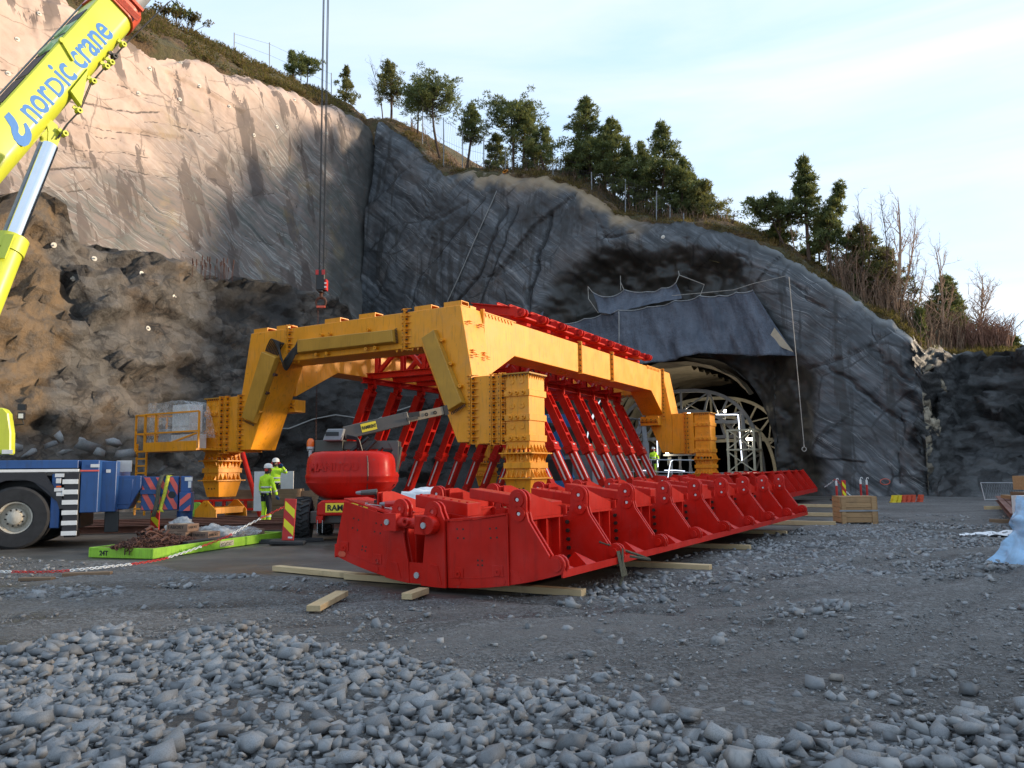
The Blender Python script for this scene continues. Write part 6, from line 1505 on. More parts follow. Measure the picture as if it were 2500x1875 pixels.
# strap, spanners and drills left on the segment
def tloc(x, y, z): return TROUGH.matrix_basis @ Vector((x, y, z))
bpy.context.view_layer.update()
m = MB()
for k in range(4): m.bar(tloc(1.92, 1.62+.03*k, .44), tloc(2.02, 1.55+.05*k, .10), .03, .006)
m.tube([tloc(1.6, 1.7, .55), tloc(1.95, 1.72, .46), tloc(2.0, 1.6, .1), tloc(1.97, 1.55, -.02)], .018, 5); m.tube([tloc(1.7, 1.7, .52), tloc(2.1, 1.95, .36), tloc(2.25, 2.0, .30), tloc(2.0, 1.85, .35)], .02, 5)
tag(m.build('lashing_strap', M['sling_o']), 'dark lashing strap hanging from the second lower lug of the nearest red segment', 'strap')
for i, (x, dx, y) in enumerate(((-1.45, .30, .12), (-1.42, .34, .16), (-1.3, .36, .2), (-1.15, .28, .22))):
    m = MB(); a = tloc(x, y, 1.13-.03*i); b = tloc(x+dx, y+.1, 1.075-.03*i+.02); m.bar(a, b, .022, .012); m.cyl(a, a+Vector((0, 0, .02)), .03, None, 8); m.cyl(b, b+Vector((0, 0, .02)), .028, None, 8)
    tag(m.build('spanner', M['chrome']), ['lowest and leftmost spanner on the red end panel', 'second spanner in the bundle on the red end panel', 'third spanner in the bundle on the red end panel', 'spanner nearest the power tool on the red end panel'][i], 'spanner', 'spanners on the red end panel')
for i, (x, z, lab) in enumerate(((-1.5, 1.24, 'power drill with a dark chuck near the left end of the red panel'), (-1.02, 1.08, 'power wrench lying by the spanners on the red panel'))):
    t = thing('power_tool', lab, 'power tool', tloc(x, .25, z), 0, 'power tools on the red segment')
    m = MB(); m.cyl((-.14, 0, .05), (.10, 0, .06), .04, .05, 10); m.build('motor', M['hazred' if i else 'lift_grey'], t); m = MB(); m.cyl((-.22, 0, .05), (-.14, 0, .05), .02, .035, 8); m.build('chuck', M['grey_steel'], t); m = MB(); m.bar((.08, 0, .03), (.12, .02, -.06), .04, .05); m.box(.06, .18, -.04, .05, -.10, -.06); m.build('grip', M['black'], t)

# timbers
def plank(a, b, w, h, label, mat='wood', z=0.0, group=None, up=(0, 0, 1), taper=0):
    a = Vector((a[0], a[1], z+h/2)); b = Vector((b[0], b[1], z+h/2)); c = (a+b)/2; d = b-a; rz = math.atan2(d.y, d.x); L = d.length
    m = MB(); m.box(-L/2, L/2, -w/2, w/2, -h/2, h/2); o = m.build('timber', M[mat], None, bevel=.004); o.location = c; o.rotation_euler = (0, 0, rz); return tag(o, label, 'timber', group)
labs = ['timber under the near corner of the red segment', 'timber under the strap of the red segment', 'third timber sticking out on the right of the red segment', 'fourth timber sticking out on the right of the red segment', 'timber sticking out near the wooden crate', 'timber running behind the foot of the wooden crate', 'farthest timber reaching the wooden crate']
for i, (u, v, L) in enumerate(((1425, 1450, 4.0), (1735, 1388, 4.2), (1832, 1338, 4.2), (1921, 1302, 4.2), (2040, 1281, 4.6), (2058, 1259, 4.5), (2060, 1237, 4.5))):
    p = gz(u, v, .03); plank(p-EV*L, p, .16, .09 if i < 4 else .12, labs[i], group='timbers under the red segments')
plank(gz(674, 1393), gz(930, 1418), .16, .085, 'long pale timber running under the left end of the red segment')
plank(gz(765, 1493), gz(835, 1455), .17, .07, 'longer loose board lying on the gravel before the red segment')
plank(gz(993, 1464), gz(1035, 1449), .15, .08, 'short loose block of board before the red segment')
plank(gz(50, 1418), gz(130, 1417), .14, .05, 'weathered board end left of the two on the gravel', 'wood_dark'); plank(gz(155, 1408), gz(272, 1404), .15, .06, 'weathered split board right of the two on the gravel', 'wood_dark')
# ------------------------------------------------------------------ mobile crane
CR0 = Vector((-11.35, 18.1, 0)); CRZ = math.radians(17.5)
CX = Vector((math.cos(CRZ), math.sin(CRZ), 0)); CY = Vector((-math.sin(CRZ), math.cos(CRZ), 0))
CRANE = thing('mobile_crane', 'blue and lime mobile crane with its telescopic boom raised over the site', 'crane', CR0, CRZ)
def ck(u, v, y=0.0):                        # sight line against the crane's side planes, crane coordinates
    d = ray(u, v); o = C_POS-CR0; t = (y-o.dot(CY))/d.dot(CY); p = o+d*t; return Vector((p.dot(CX), y, p.z))
def cbox(name, mat, u0, v0, u1, v1, y0, y1, parent=CRANE, bevel=.012):
    a, b = ck(u0, v1, y0), ck(u1, v0, y0); m = MB(); m.box(a.x, b.x, y0, y1, a.z, b.z); return m.build(name, M[mat], parent, bevel=bevel)
cbox('chassis', 'blue', -160, 1123, 192, 1146, .02, 2.6); cbox('rear_body', 'blue', 193, 1123, 243, 1252, .01, 2.6); cbox('rear_body', 'blue', 242, 1126, 286, 1250, .35, 2.4)
cbox('side_strip', 'white', -160, 1145, 193, 1155, -.02, .02, bevel=.004)
cbox('underframe', 'black', -160, 1160, 200, 1300, .6, 2.2); cbox('ladder_panel', 'black_mat', 150, 1155, 195, 1297, -.015, .10)
for k in range(6):
    v = 1170+k*25.2; cbox('ladder_stripe', 'white', 152+(-.8*k), v, 191+(-.8*k), v+12, -.035, -.016, bevel=.003)
cbox('ladder_panel', 'blue', 120, 1157, 150, 1290, .03, .12)
for u0, v0, u1, v1 in ((134, 1156, 157, 1165), (132, 1191, 156, 1200), (137, 1202, 156, 1211)): cbox('sign_plate', 'offwhite', u0, v0, u1, v1, -.03, -.02, bevel=0)
cbox('marker_lamp', 'offwhite', 136, 1168, 149, 1180, -.04, -.02, bevel=.004); cbox('marker_lamp', 'orange_light', 137, 1186, 149, 1190, -.035, -.02, bevel=0)
for u0, v0, u1, v1, y in ((221, 1133, 243, 1141, -.005), (259, 1146, 270, 1154, .34)): cbox('sign_plate', 'offwhite', u0, v0, u1, v1, y-.01, y, bevel=0)
cbox('rear_strip', 'salmon', 196, 1147, 242, 1151, -.01, .008, bevel=0)
a = ck(36, 1264, .0); 
m = MB(); m.prism([(a.x+1.05*math.cos(t), a.z+1.0*math.sin(t)) for t in np.linspace(.2, 2.9, 16)]+[(a.x+.92*math.cos(t), a.z+.87*math.sin(t)) for t in np.linspace(2.9, .2, 16)], 'y', -.02, .7); m.build('mudguard', M['black_mat'], CRANE)
m = MB(); m.prism([(a.x+.95, .95), (a.x+1.05, .95), (a.x+.55, 1.72), (a.x-1.6, 1.72), (a.x-1.6, 1.55), (a.x+.3, 1.55)], 'y', -.01, .015); m.build('mudguard', M['black_mat'], CRANE)
def wheel(parent, c, axis, r, w, rimr, mats=('rubber', 'rim'), lugs=0):
    c = Vector(c); ax = Vector(axis).normalized(); m = MB()
    m.lathe([(rimr, 0), (rimr+.02, -.02), (r*.93, -.02), (r, .05*w), (r, .95*w), (r*.93, w+.02), (rimr, w)], c, ax, 36); t = m.build('tyre', M[mats[0]], parent, True)
    if lugs:
        m = MB(); n = ax; a = n.orthogonal().normalized(); b = n.cross(a)
        for k in range(lugs):
            for s in (0, 1):
                th = 2*PI*(k+.5*s)/lugs; rd = a*math.cos(th)+b*math.sin(th); tg = n.cross(rd)
                p0 = c+rd*(r+.01)+n*(.02*w if s == 0 else .98*w); p1 = c+rd*(r+.012)+n*(.56*w if s == 0 else .44*w)+tg*.10; m.bar(p0, p1, .055, .06, rd)
        o = m.build('tread_lug', M[mats[0]], t); o['kind'] = 'stuff'
    m = MB(); m.lathe([(rimr, .02), (rimr*.97, -.01), (rimr*.90, .0), (rimr*.84, .12), (rimr*.62, .15), (rimr*.55, .05), (rimr*.42, .02), (rimr*.40, -.05), (rimr*.20, -.08), (.001, -.085)], c, ax, 30); o = m.build('rim', M[mats[1]], t, True)
    m = MB(); n = ax; a2 = n.orthogonal().normalized(); b2 = n.cross(a2)
    for k in range(10):
        q = c+(a2*math.cos(.628*k)+b2*math.sin(.628*k))*rimr*.50; m.cyl(q, q-n*.05+n*.02, .022, None, 6)
    o = m.build('wheel_nut', M['bolt'], t); o['kind'] = 'stuff'
    return t
wheel(CRANE, (a.x, 0.0, .70), (0, 1, 0), .71, .40, .37); wheel(CRANE, (a.x-1.75, 0.0, .70), (0, 1, 0), .71, .40, .37); wheel(CRANE, (a.x, 2.2, .70), (0, 1, 0), .71, .40, .37)
# outrigger beam with hazard stripes, jack, mudflap
p0, p1 = ck(240, 1245, .7), ck(343, 1161, .7)
m = MB(); m.prism([(p0.x, p0.z), (p1.x-.25, p0.z), (p1.x+.02, 1.32), (p1.x+.02, p1.z), (p0.x, p1.z)], 'y', .7, 1.6); m.build('outrigger_housing', M['blue'], CRANE, bevel=.015)
m = MB(); m.prism([(p0.x+.05, p0.z+.12), (p0.x+.7, p0.z+.12), (p1.x-.16, 1.42), (p1.x-.16, p1.z-.08), (p0.x+.2, p1.z-.08), (p0.x+.05, p1.z-.2)], 'y', .685, .70); m.build('outrigger_rib', M['blue'], CRANE, bevel=.012)
q0, q1 = ck(343, 1247, .85), ck(437, 1163, .85); r0_, r1_ = ck(437, 1247, .80), ck(470, 1163, .80)
m = MB(); m.box(q0.x, q1.x, .85, 1.45, q0.z, q1.z); ob = m.build('outrigger_beam', M['blue'], CRANE, bevel=.012)
m = MB(); m.box(r0_.x, r1_.x, .70, 1.5, r0_.z-.02, r1_.z-.40); m.box(r0_.x+.02, r1_.x-.04, .78, 1.4, r1_.z-.40, r1_.z+.01); oe = m.build('outrigger_head', M['blue'], CRANE, bevel=.012)
H = q1.z-q0.z; W3 = q1.x-q0.x
def clip_poly(P, x0, x1, z0, z1):
    for ax_, val, sg in ((0, x0, 1), (0, x1, -1), (1, z0, 1), (1, z1, -1)):
        out = []
        for i in range(len(P)):
            p, q = P[i], P[(i+1) % len(P)]; ip, iq = (p[ax_]-val)*sg >= 0, (q[ax_]-val)*sg >= 0
            if ip: out.append(p)
            if ip != iq: t = (val-p[ax_])/(q[ax_]-p[ax_]); out.append((p[0]+(q[0]-p[0])*t, p[1]+(q[1]-p[1])*t))
        P = out
        if len(P) < 3: return None
    return P
for k in range(7):
    x = q0.x-.5+.27*k; P = clip_poly([(x, q1.z), (x+.13, q1.z), (x+.13+H*.55, q0.z), (x+H*.55, q0.z)], q0.x+.02, q1.x-.02, q0.z+.02, q1.z-.02)
    if P: m = MB(); m.prism(P, 'y', .838, .8495); m.build('hazard_stripe', M['salmon'], ob)
for k in range(4):
    z = r0_.z-.25+.34*k; P = clip_poly([(r0_.x, z), (r1_.x, z+.26), (r1_.x, z+.42), (r0_.x, z+.16)], r0_.x+.02, r1_.x-.02, r0_.z+.0, r1_.z-.42)
    if P: m = MB(); m.prism(P, 'y', .688, .6995); m.build('hazard_stripe', M['salmon'], oe)
m = MB(); m.box(q0.x-.02, q1.x-.25, .80, .848, (q0.z+q1.z)/2-.01, (q0.z+q1.z)/2+.10); m.build('rib', M['blue'], ob)
m = MB(); m.disc(((q0.x+q1.x)/2+.28, .847, q0.z+.38), (0, -1, 0), .09, .01, 16); m.build('hole_cover', M['black'], ob)
for u0, v0, u1, v1 in ((451, 1165, 470, 1174), (459, 1175, 467, 1191)): cbox('sign_plate', 'offwhite', u0, v0, u1, v1, .76, .775, oe, 0)
j = ck(451, 1247, 1.1); m = MB(); m.cyl((j.x, 1.1, j.z), (j.x, 1.1, j.z-.28), .19, None, 18); m.build('jack_barrel', M['blue'], CRANE, True); m = MB(); m.cyl((j.x, 1.1, j.z-.28), (j.x, 1.1, j.z-.43), .12, None, 16); m.build('jack_rod', M['chrome'], CRANE, True)
cbox('mudflap', 'black', 253, 1248, 291, 1300, .5, .53); cbox('mudflap', 'black', 155, 1296, 186, 1312, .1, .5)
m = MB(); a1, b1 = ck(284, 1152, .8), ck(322, 1124, .8); m.box(a1.x, b1.x, .8, .85, a1.z, b1.z); m.build('tread_plate', M['galv'], CRANE)
# rear corner of the superstructure with a work light
a1, b1 = ck(-120, 1110, .1), ck(33, 996, .1); w = b1.x-a1.x
m = MB(); m.prism([(a1.x, a1.z), (b1.x, a1.z), (b1.x-.02, a1.z+.5), (b1.x-.10, b1.z-.12), (b1.x-.2, b1.z), (a1.x, b1.z+.05)], 'y', .1, .45); cabn = m.build('superstructure', M['lime'], CRANE, bevel=.03)
cbox('sign_plate', 'offwhite', 4, 1098, 31, 1108, .085, .098, cabn, 0)
a1, b1, c1 = ck(27, 1038, .5), ck(58, 1036, .5), ck(54, 1022, .5); m = MB(); m.tube([a1, b1, c1], .02, 6); m.box(c1.x-.07, c1.x+.07, .38, .5, c1.z-.02, c1.z+.14); m.box(c1.x-.09, c1.x+.08, .42, .52, c1.z+.2, c1.z+.34); wl = m.build('work_light', M['black'], CRANE)
m = MB(); m.box(c1.x-.05, c1.x+.05, .37, .379, c1.z, c1.z+.11); m.build('lens', M['offwhite'], wl)
# boom
BP1 = gy(60, 292, 22.0); BT = gy(784, -534, 31.0); BD = (BT-BP1).normalized(); BS = Vector((BD.y, -BD.x, 0)).normalized(); BN = BS.cross(BD)
if BN.z < 0: BN = -BN
def bface(u, v):                             # sight line against the boom's lettered side: (along, up)
    d = ray(u, v); t = ((BP1-C_POS).dot(BS))/d.dot(BS); p = C_POS+d*t-BP1; return Vector((p.dot(BD), p.dot(BN)))
up_, lo_ = (bface(119, 128).y), (bface(175, 257).y); BH = up_-lo_; BMID = (up_+lo_)/2; BW = 1.35
tend = bface(322, 52).x
def BPt(t, s, n): return BP1+BD*t+BS*s+BN*n          # s: 0 on the lettered side, negative into the boom
INV = CRANE.matrix_basis.inverted() if False else (Matrix.Translation(CR0) @ Matrix.Rotation(CRZ, 4, 'Z')).inverted()
def boom_sec(name, mat, t0, t1, h, w, parent, off=0.0):
    r = .16*h; sec = []
    top = BMID+h/2; bot = BMID-h/2; s0 = -BW/2+w/2; s1 = -BW/2-w/2
    sec = [(s0-.04, top), (s0, top-.04), (s0, bot+.35*h)]+[(-BW/2+w/2*math.cos(a), bot+.35*h-.35*h*math.sin(a)) for a in np.linspace(.25, PI-.25, 9)]+[(s1, bot+.35*h), (s1, top-.04), (s1+.04, top)]
    n = len(sec); m = MB(INV); m.add([BPt(t0, s, z) for s, z in sec]+[BPt(t1, s, z) for s, z in sec], [tuple(range(n)), tuple(range(2*n-1, n-1, -1))]+[(i, n+i, n+(i+1) % n, (i+1) % n) for i in range(n)])
    o = m.build(name, M[mat], parent); o.data.polygons.foreach_set('use_smooth', [True]*len(o.data.polygons)); o.data.set_sharp_from_angle(angle=math.radians(35)); return o
BOOM = boom_sec('boom', 'lime', -14, tend, BH, BW, CRANE)
col_ = boom_sec('boom_collar', 'orange_red', tend+.002, tend+.55, BH*1.10, BW*1.12, CRANE)
boom_sec('boom_section', 'grey_steel', tend+.551, tend+9.0, BH*.84, BW*.84, CRANE); boom_sec('boom_section', 'lime', tend+9.001, (BT-BP1).length, BH*.7, BW*.7, CRANE)
m = MB(INV)
for s in (.10, -.15): m.bar(BPt(tend+.2, .09+s*0, BMID+BH*.5), BPt(tend+.2, .09+s*0, BMID-BH*.4), .02, .25)
m.bar(BPt(tend+.56, .1, BMID+BH*.55), BPt(tend+.56, .1, BMID-BH*.35), .12, .10); m.build('collar_rib', M['orange_red'], col_)
# lettering
F = lambda t, n, s=.004: BPt(t, s, n)
a2, b2 = bface(88, 303), bface(278, 85)
me = text_mesh('nor\u1d05ic crane', 1.0, .002, .012)
xs_ = [v.co.x for v in me.vertices]; ok = len(me.vertices) > 50
wd = max(xs_)-min(xs_); bpy.data.meshes.remove(me)
sc_ = (b2.x-a2.x)/wd
vx = max(v.co.y for v in text_mesh('o', 1.0).vertices); hs = (bface(268, 51).y-b2.y)*0+ .50/vx*BH*.80
x_ = a2.x
ang = Vector((b2.x-a2.x, b2.y-a2.y)).normalized()
for part, kx in (('nor', 1.0), ('D', .78), ('ic crane', 1.0)):
    me = text_mesh(part, 1.0, .002, .016); mx_ = max(v.co.x for v in me.vertices); mn_ = min(v.co.x for v in me.vertices)
    hh = hs*(1.0 if part != 'D' else vx/max(v.co.y for v in me.vertices)); ww_ = (mx_-mn_)
    wr = {'nor': .265, 'D': .105, 'ic crane': .60}[part]*(b2.x-a2.x)
    Mx = basis(F(x_, a2.y+(x_-a2.x)*ang.y/ang.x), BD+BN*(ang.y/ang.x), BN) @ Matrix.Diagonal((wr/ww_, hh, 1, 1)) @ Matrix.Translation((-mn_, 0, 0))
    me.transform(INV @ Mx); me.materials.clear(); mesh_obj('lettering', me, M['blue_logo'], BOOM); x_ += wr+.015*(b2.x-a2.x)
hp = [(40, 1125), (85, 1080), (135, 1135), (168, 1190), (180, 1230), (176, 1275), (200, 1308), (228, 1306), (243, 1280), (240, 1240), (226, 1195), (250, 1182), (290, 1245), (306, 1300), (300, 1350), (275, 1395), (232, 1415), (180, 1395), (135, 1345), (112, 1280), (104, 1225)]
fp = [bface(x*.2532, y*.2532) for x, y in hp]; m = MB(INV); n = len(fp)
m.add([F(p.x, p.y, .003) for p in fp]+[F(p.x, p.y, .008) for p in fp], [tuple(range(n)), tuple(range(2*n-1, n-1, -1))]+[(i, n+i, n+(i+1) % n, (i+1) % n) for i in range(n)]); m.build('hook_emblem', M['blue_logo'], BOOM)
# walkway panels on the boom's back
tp = BMID+BH/2
def top_panel(t0, t1, mat, s0=-.10, s1=-BW+.12, sk=.25, h=.02, name='walk_panel'):
    m = MB(INV); m.hexa([BPt(t0, s0, tp+.001), BPt(t1, s0, tp+.001), BPt(t1+sk, s1, tp+.001), BPt(t0+sk, s1, tp+.001), BPt(t0, s0, tp+h), BPt(t1, s0, tp+h), BPt(t1+sk, s1, tp+h), BPt(t0+sk, s1, tp+h)]); return m.build(name, M[mat], BOOM)
ta = bface(0, 256).x; tb = bface(238, 0).x; Lb = tb-ta
top_panel(ta-6, ta+.02*Lb, 'black_mat'); top_panel(ta+.035*Lb, ta+.26*Lb, 'black_mat'); top_panel(ta+.275*Lb, ta+.47*Lb, 'black_mat'); top_panel(ta+.485*Lb, ta+.50*Lb, 'black_mat')
top_panel(ta+.50*Lb+.03, ta+.80*Lb, 'lime_pale'); top_panel(ta+.655*Lb, ta+.67*Lb, 'black_mat', h=.03); top_panel(ta+.81*Lb, tend-.9, 'black_mat')
for f in (.56, .73):
    m = MB(INV); c = BPt(ta+f*Lb, -BW*.5, tp+.02); m.cyl(c, c+BN*.06, .30, .28, 22); m.build('hatch', M['lime_pale'], BOOM, True)
m = MB(INV); m.tube([BPt(ta-6, -BW+.02, tp+.05), BPt(tend, -BW+.02, tp+.05)], .03, 6); m.build('handrail', M['grey_steel'], BOOM)
# keel: cylinder bracket, ropes, small fittings under the boom
bq = lambda u, v: bface(u, v)
k0, k1 = bq(120, 325), bq(205, 190)
for s in (-.25, -.75):
    m = MB(INV); P = [bq(128, 316), bq(120, 275), bq(150, 300), bq(158, 330), bq(146, 362), bq(126, 350)]; m.add([BPt(p.x, s, p.y) for p in P]+[BPt(p.x, s-.06, p.y) for p in P], [tuple(range(6)), tuple(range(11, 5, -1))]+[(i, 6+i, 6+(i+1) % 6, (i+1) % 6) for i in range(6)]); m.build('cylinder_bracket', M['lime'], BOOM)
m = MB(INV); P = [bq(172, 222), bq(215, 168), bq(198, 258)]; m.add([BPt(p.x, .02, p.y) for p in P]+[BPt(p.x, -.2, p.y) for p in P], [(0, 1, 2), (5, 4, 3), (0, 3, 4, 1), (1, 4, 5, 2), (2, 5, 3, 0)]); m.build('boom_web', M['lime'], BOOM)
m = MB(INV); pts = [bq(146, 336), bq(170, 300), bq(200, 268), bq(228, 200), bq(312, 104), bq(420, 0)]
for s in (-.10, -.22): m.tube([BPt(p.x, s, p.y) for p in pts], .018, 5)
m.build('hoist_line', M['rope'], BOOM)
for u, v in ((306, 106), (285, 135), (277, 150), (265, 160), (233, 196), (198, 268), (163, 324)):
    p = bq(u, v); m = MB(INV); c = BPt(p.x, -.15, p.y); m.ring(c-BS*.1, BS, .04, .09, .2, 10); m.bar(c, c+BN*.2, .05, .12); m.build('line_guide', M['lime' if u != 285 else 'black'], BOOM)
m = MB(INV); p, q = bq(148, 100), bq(178, 150); m.bar(BPt(p.x, .05, p.y), BPt(q.x, .05, q.y), .05, .05); m.cyl(BPt(p.x, .0, p.y), BPt(p.x, .1, p.y), .08, None, 10); m.build('latch', M['lime'], BOOM)
# lift cylinder
ra, rb = gy(122, 356, 21.6), gy(28, 592, 20.6); m = MB(INV); m.cyl(ra, ra+(rb-ra)*1.15, .21, None, 24); rod = m.build('lift_rod', M['chrome'], CRANE, True)
d_ = (rb-ra).normalized(); rc = rb+d_*6.5; m = MB(INV); m.cyl(rb-d_*.05, rc, .36, None, 26); m.cyl(rb-d_*.12, rb+d_*.35, .40, None, 26); m.build('lift_barrel', M['lime'], CRANE, True)
m = MB(INV); sd = d_.cross(Vector((0, 1, 0))).normalized(); fr_ = sd.cross(d_)
if fr_.y > 0: fr_ = -fr_
if sd.x < 0: sd = -sd
m.bar(rb+fr_*.40+sd*.2, rb+d_*.75+fr_*.40+sd*.2, .22, .04, fr_); m.build('barrel_plate', M['lime'], CRANE)
m = MB(INV); m.tube([ra-sd*.20+fr_*.12, rb-sd*.20+fr_*.12], .055, 8); m.build('pilot_pipe', M['grey_steel'], rod)
# hook block on its ropes
HK = gy(785, 660, 31.0); t = thing('hook_block', 'black hook block with a red striped cheek hanging on four ropes', 'hook block', HK)
for dx, tx in ((-.11, -.13), (-.075, -.08), (.06, .06), (.10, .12)):
    m = MB(); m.tube([(dx, 0, .02), (tx, 0, BT.z-HK.z)], .018, 5); m.build('hoist_rope', M['rope'], t)
m = MB(); m.box(-.19, .17, -.16, .16, -.86, .0); m.box(-.10, .10, -.2, .2, -.95, -.86); m.build('sheave_case', M['black'], t, bevel=.03)
m = MB(); m.box(.172, .24, -.15, .15, -.84, -.40); ch = m.build('cheek', M['hazred'], t); m = MB(); m.box(-.20, -.08, -.172, -.162, -.22, -.02); m.box(.05, .18, -.172, -.162, -.22, -.02); m.build('cheek', M['hazred'], t)
for z in (-.50, -.66):
    m = MB(); m.box(.16, .245, -.165, -.151, z-.10, z-.04); m.build('stripe', M['white'], ch)
m = MB(); m.cyl((0, 0, -.95), (0, 0, -1.15), .07, .06, 10)
for s in (1, -1): m.tube([(0, 0, -1.13)]+[(s*.20*math.sin(a), 0, -1.33+.20*math.cos(a)) for a in np.linspace(.5, 2.9, 9)], [.06]+[.055-.003*i for i in range(9)], 8)
m.build('ramshorn_hook', M['rust'], t, True)
m = MB(); m.box(-.17, .17, -.05, .05, -1.55, -1.47); m.build('sling_bar', M['orange_red'], t)
m = MB(); C0 = HK+Vector((-.12, 0, -1.5))
for k in range(120):
    z = -k*.075; 
    if z < -8.4: break
    m.ring((0, 0, z), (1, 0, 0) if k % 2 else (0, 1, 0), .018, .036, .016, 6)
o = m.build('lifting_chain', M['rust']); o.location = C0; tag(o, 'long rusty lifting chain hanging straight down from the crane hook', 'chain')
# slings over the outrigger
def ribbon(name, pts, w, mat, label, cat, wdir):
    m = MB(); n = len(pts); W = Vector(wdir)*w/2; vs = []
    for p in pts: vs += [Vector(p)-W, Vector(p)+W]
    m.add(vs, [(2*i, 2*i+1, 2*i+3, 2*i+2) for i in range(n-1)]); o = m.build(name, M[mat], None, True); s = o.modifiers.new('thick', 'SOLIDIFY'); s.thickness = .03; return tag(o, label, cat, 'slings over the crane outrigger')
def cw(u, v, y): p = ck(u, v, y); return CR0+CX*p.x+CY*p.y+Vector((0, 0, p.z))
ribbon('webbing_sling', [cw(418, 1160, 1.2), cw(411, 1161, .82), cw(407, 1180, .78), cw(402, 1205, .76), cw(396, 1225, .78), cw(391, 1242, .74), cw(396, 1250, .72)], .085, 'sling_y', 'bright yellow webbing sling draped over the striped outrigger', 'sling', CX)
ribbon('webbing_sling', [cw(425, 1158, 1.2), cw(396, 1162, .80), cw(388, 1185, .74), cw(385, 1215, .72), cw(380, 1240, .70), cw(374, 1262, .68)], .10, 'sling_o', 'dark olive webbing sling beside the yellow one on the outrigger', 'sling', CX)
# ------------------------------------------------------------------ red boom lift
LC = Vector((-4.12, 20.5, 0)); LIFT = thing('boom_lift', 'red wheeled boom lift with a rounded body and a long dark boom', 'boom lift', LC)
def lw(u, v, y): return gy(u, v, y)-LC
for x, y in ((-1.10, -.95), (-1.04, 1.15), (.98, -.95), (1.10, 1.15)):
    wheel(LIFT, (x-.17, y, .52), (1, .12, 0), .50, .36, .26, ('rubber', 'lift_grey'), 18)
m = MB(); m.box(-.85, .85, -1.25, 1.4, .42, .72); m.build('chassis', M['lift_grey'], LIFT, bevel=.02)
m = MB(); m.cyl((-1.2, -.95, .5), (1.1, -.95, .5), .11, None, 12); m.cyl((-1.2, 1.15, .5), (1.1, 1.15, .5), .11, None, 12); m.build('axle', M['black'], LIFT)
m = MB(); m.prism([(-.62, .62), (.85, .62), (.85, .98), (-.50, .98), (-.60, .90)], 'y', -1.55, -.6); fd = m.build('front_fender', M['red'], LIFT, bevel=.03)
m = MB(); m.prism([(-.62, .45), (-.50, .45), (-.45, .62), (-.62, .62)], 'y', -1.55, -.7); m.build('front_fender', M['red'], LIFT)
m = MB(); m.box(-.40, .62, -1.562, -1.551, .70, .92); sg = m.build('name_plate', M['label_yellow'], fd)
put_text('sign_text', 'RAMIRENT', .19, M['ink'], sg, basis((-.36, -1.567, .745), (1, 0, 0), (0, 0, 1)), bold=.006)
for x in (-.58, -.46):
    m = MB(); m.cyl((x, -1.57, .52), (x, -1.57, .22), .014, None, 6); m.build('tie_rod', M['chrome'], LIFT)
m = MB(); m.cyl((-.1, .1, .72), (-.1, .1, 1.05), .55, None, 22); m.build('slew_ring', M['black'], LIFT)
prof = [(1.00, .62), (1.10, .78), (1.26, .92), (1.38, .985), (1.40, 1.0), (1.50, 1.0), (1.52, 1.012), (1.58, 1.012), (1.62, .995), (1.85, .985), (2.0, .965), (2.10, .92), (2.16, .84), (2.185, .70), (2.20, .3)]
n = 56; vs = []; fs = []; bx, by = -.02, -.15
for z, k in prof:
    for i in range(n):
        a = 2*PI*i/n; c, s = math.cos(a), math.sin(a); q = 2/4.8
        vs.append((bx+1.10*k*abs(c)**q*(1 if c >= 0 else -1), by+.98*k*abs(s)**q*(1 if s >= 0 else -1), z))
for j in range(len(prof)-1):
    for i in range(n): fs.append((j*n+i, j*n+(i+1) % n, (j+1)*n+(i+1) % n, (j+1)*n+i))
fs += [tuple(range(n))[::-1], tuple((len(prof)-1)*n+i for i in range(n))]
m = MB(); m.add(vs, fs); body = m.build('body_cover', M['red'], LIFT, True)
put_text('embossed_text', 'MANITOU', .26, M['red'], body, basis((-.93, by-.965, 1.70), (1, 0, 0), (0, .03, 1)), bold=.012, extrude=.02, cw=1.05)
m = MB(); m.tube([(bx+.52, by-.915*1.0-.02, 2.06), (bx+.55, by-.975, 1.9), (bx+.56, by-.995, 1.55), (bx+.52, by-.90, 1.22), (bx+.5, by-.72, 1.08)], .012, 5); m.build('cover_seam', M['black'], body)
m = MB(); m.disc((bx+1.02, by-.62, 1.56), (.8, -.6, 0), .05, .02, 10); m.build('latch', M['black'], body)
# arms
y0 = 20.6
m = MB(); m.bar(lw(775, 1090, y0), lw(842, 1089, y0), .5, .30); m.build('counter_panel', M['olive'], LIFT, bevel=.01)
m = MB(); m.bar(lw(842, 1088, y0), lw(973, 1086, y0), .34, .22); m.bar(lw(905, 1120, y0), lw(952, 1120, y0), .3, .09); m.build('lower_arm', M['lift_grey'], LIFT, bevel=.01)
for dy in (-.22, .20):
    P = [lw(951, 1081, y0), lw(976, 1078, y0), lw(975, 1120, y0), lw(966, 1178, y0), lw(960, 1188, y0), lw(953, 1180, y0), lw(951, 1120, y0), lw(962, 1100, y0)]
    m = MB(); m.prism([(p.x, p.z) for p in P], 'y', P[0].y+dy, P[0].y+dy+.03); m.build('riser_plate', M['lift_grey'], LIFT, bevel=.006)
m = MB(); m.bar(lw(955, 1185, y0), lw(974, 1090, y0), .3, .16, (1, 0, 0)); m.build('riser', M['lift_grey'], LIFT)
P = [lw(952, 1130, y0-.3), lw(946, 1160, y0-.3), lw(957, 1190, y0-.3), lw(963, 1182, y0-.3)]; m = MB(); m.tube(P, .022, 6); m.build('hose', M['black'], LIFT, True)
a, b, c = lw(840, 1058, y0-.3), lw(996, 1021, y0+.1), lw(1080, 1003, y0+.5)
m = MB(); m.bar(a, b, .30, .34); ub = m.build('upper_boom', M['lift_grey'], LIFT, bevel=.012)
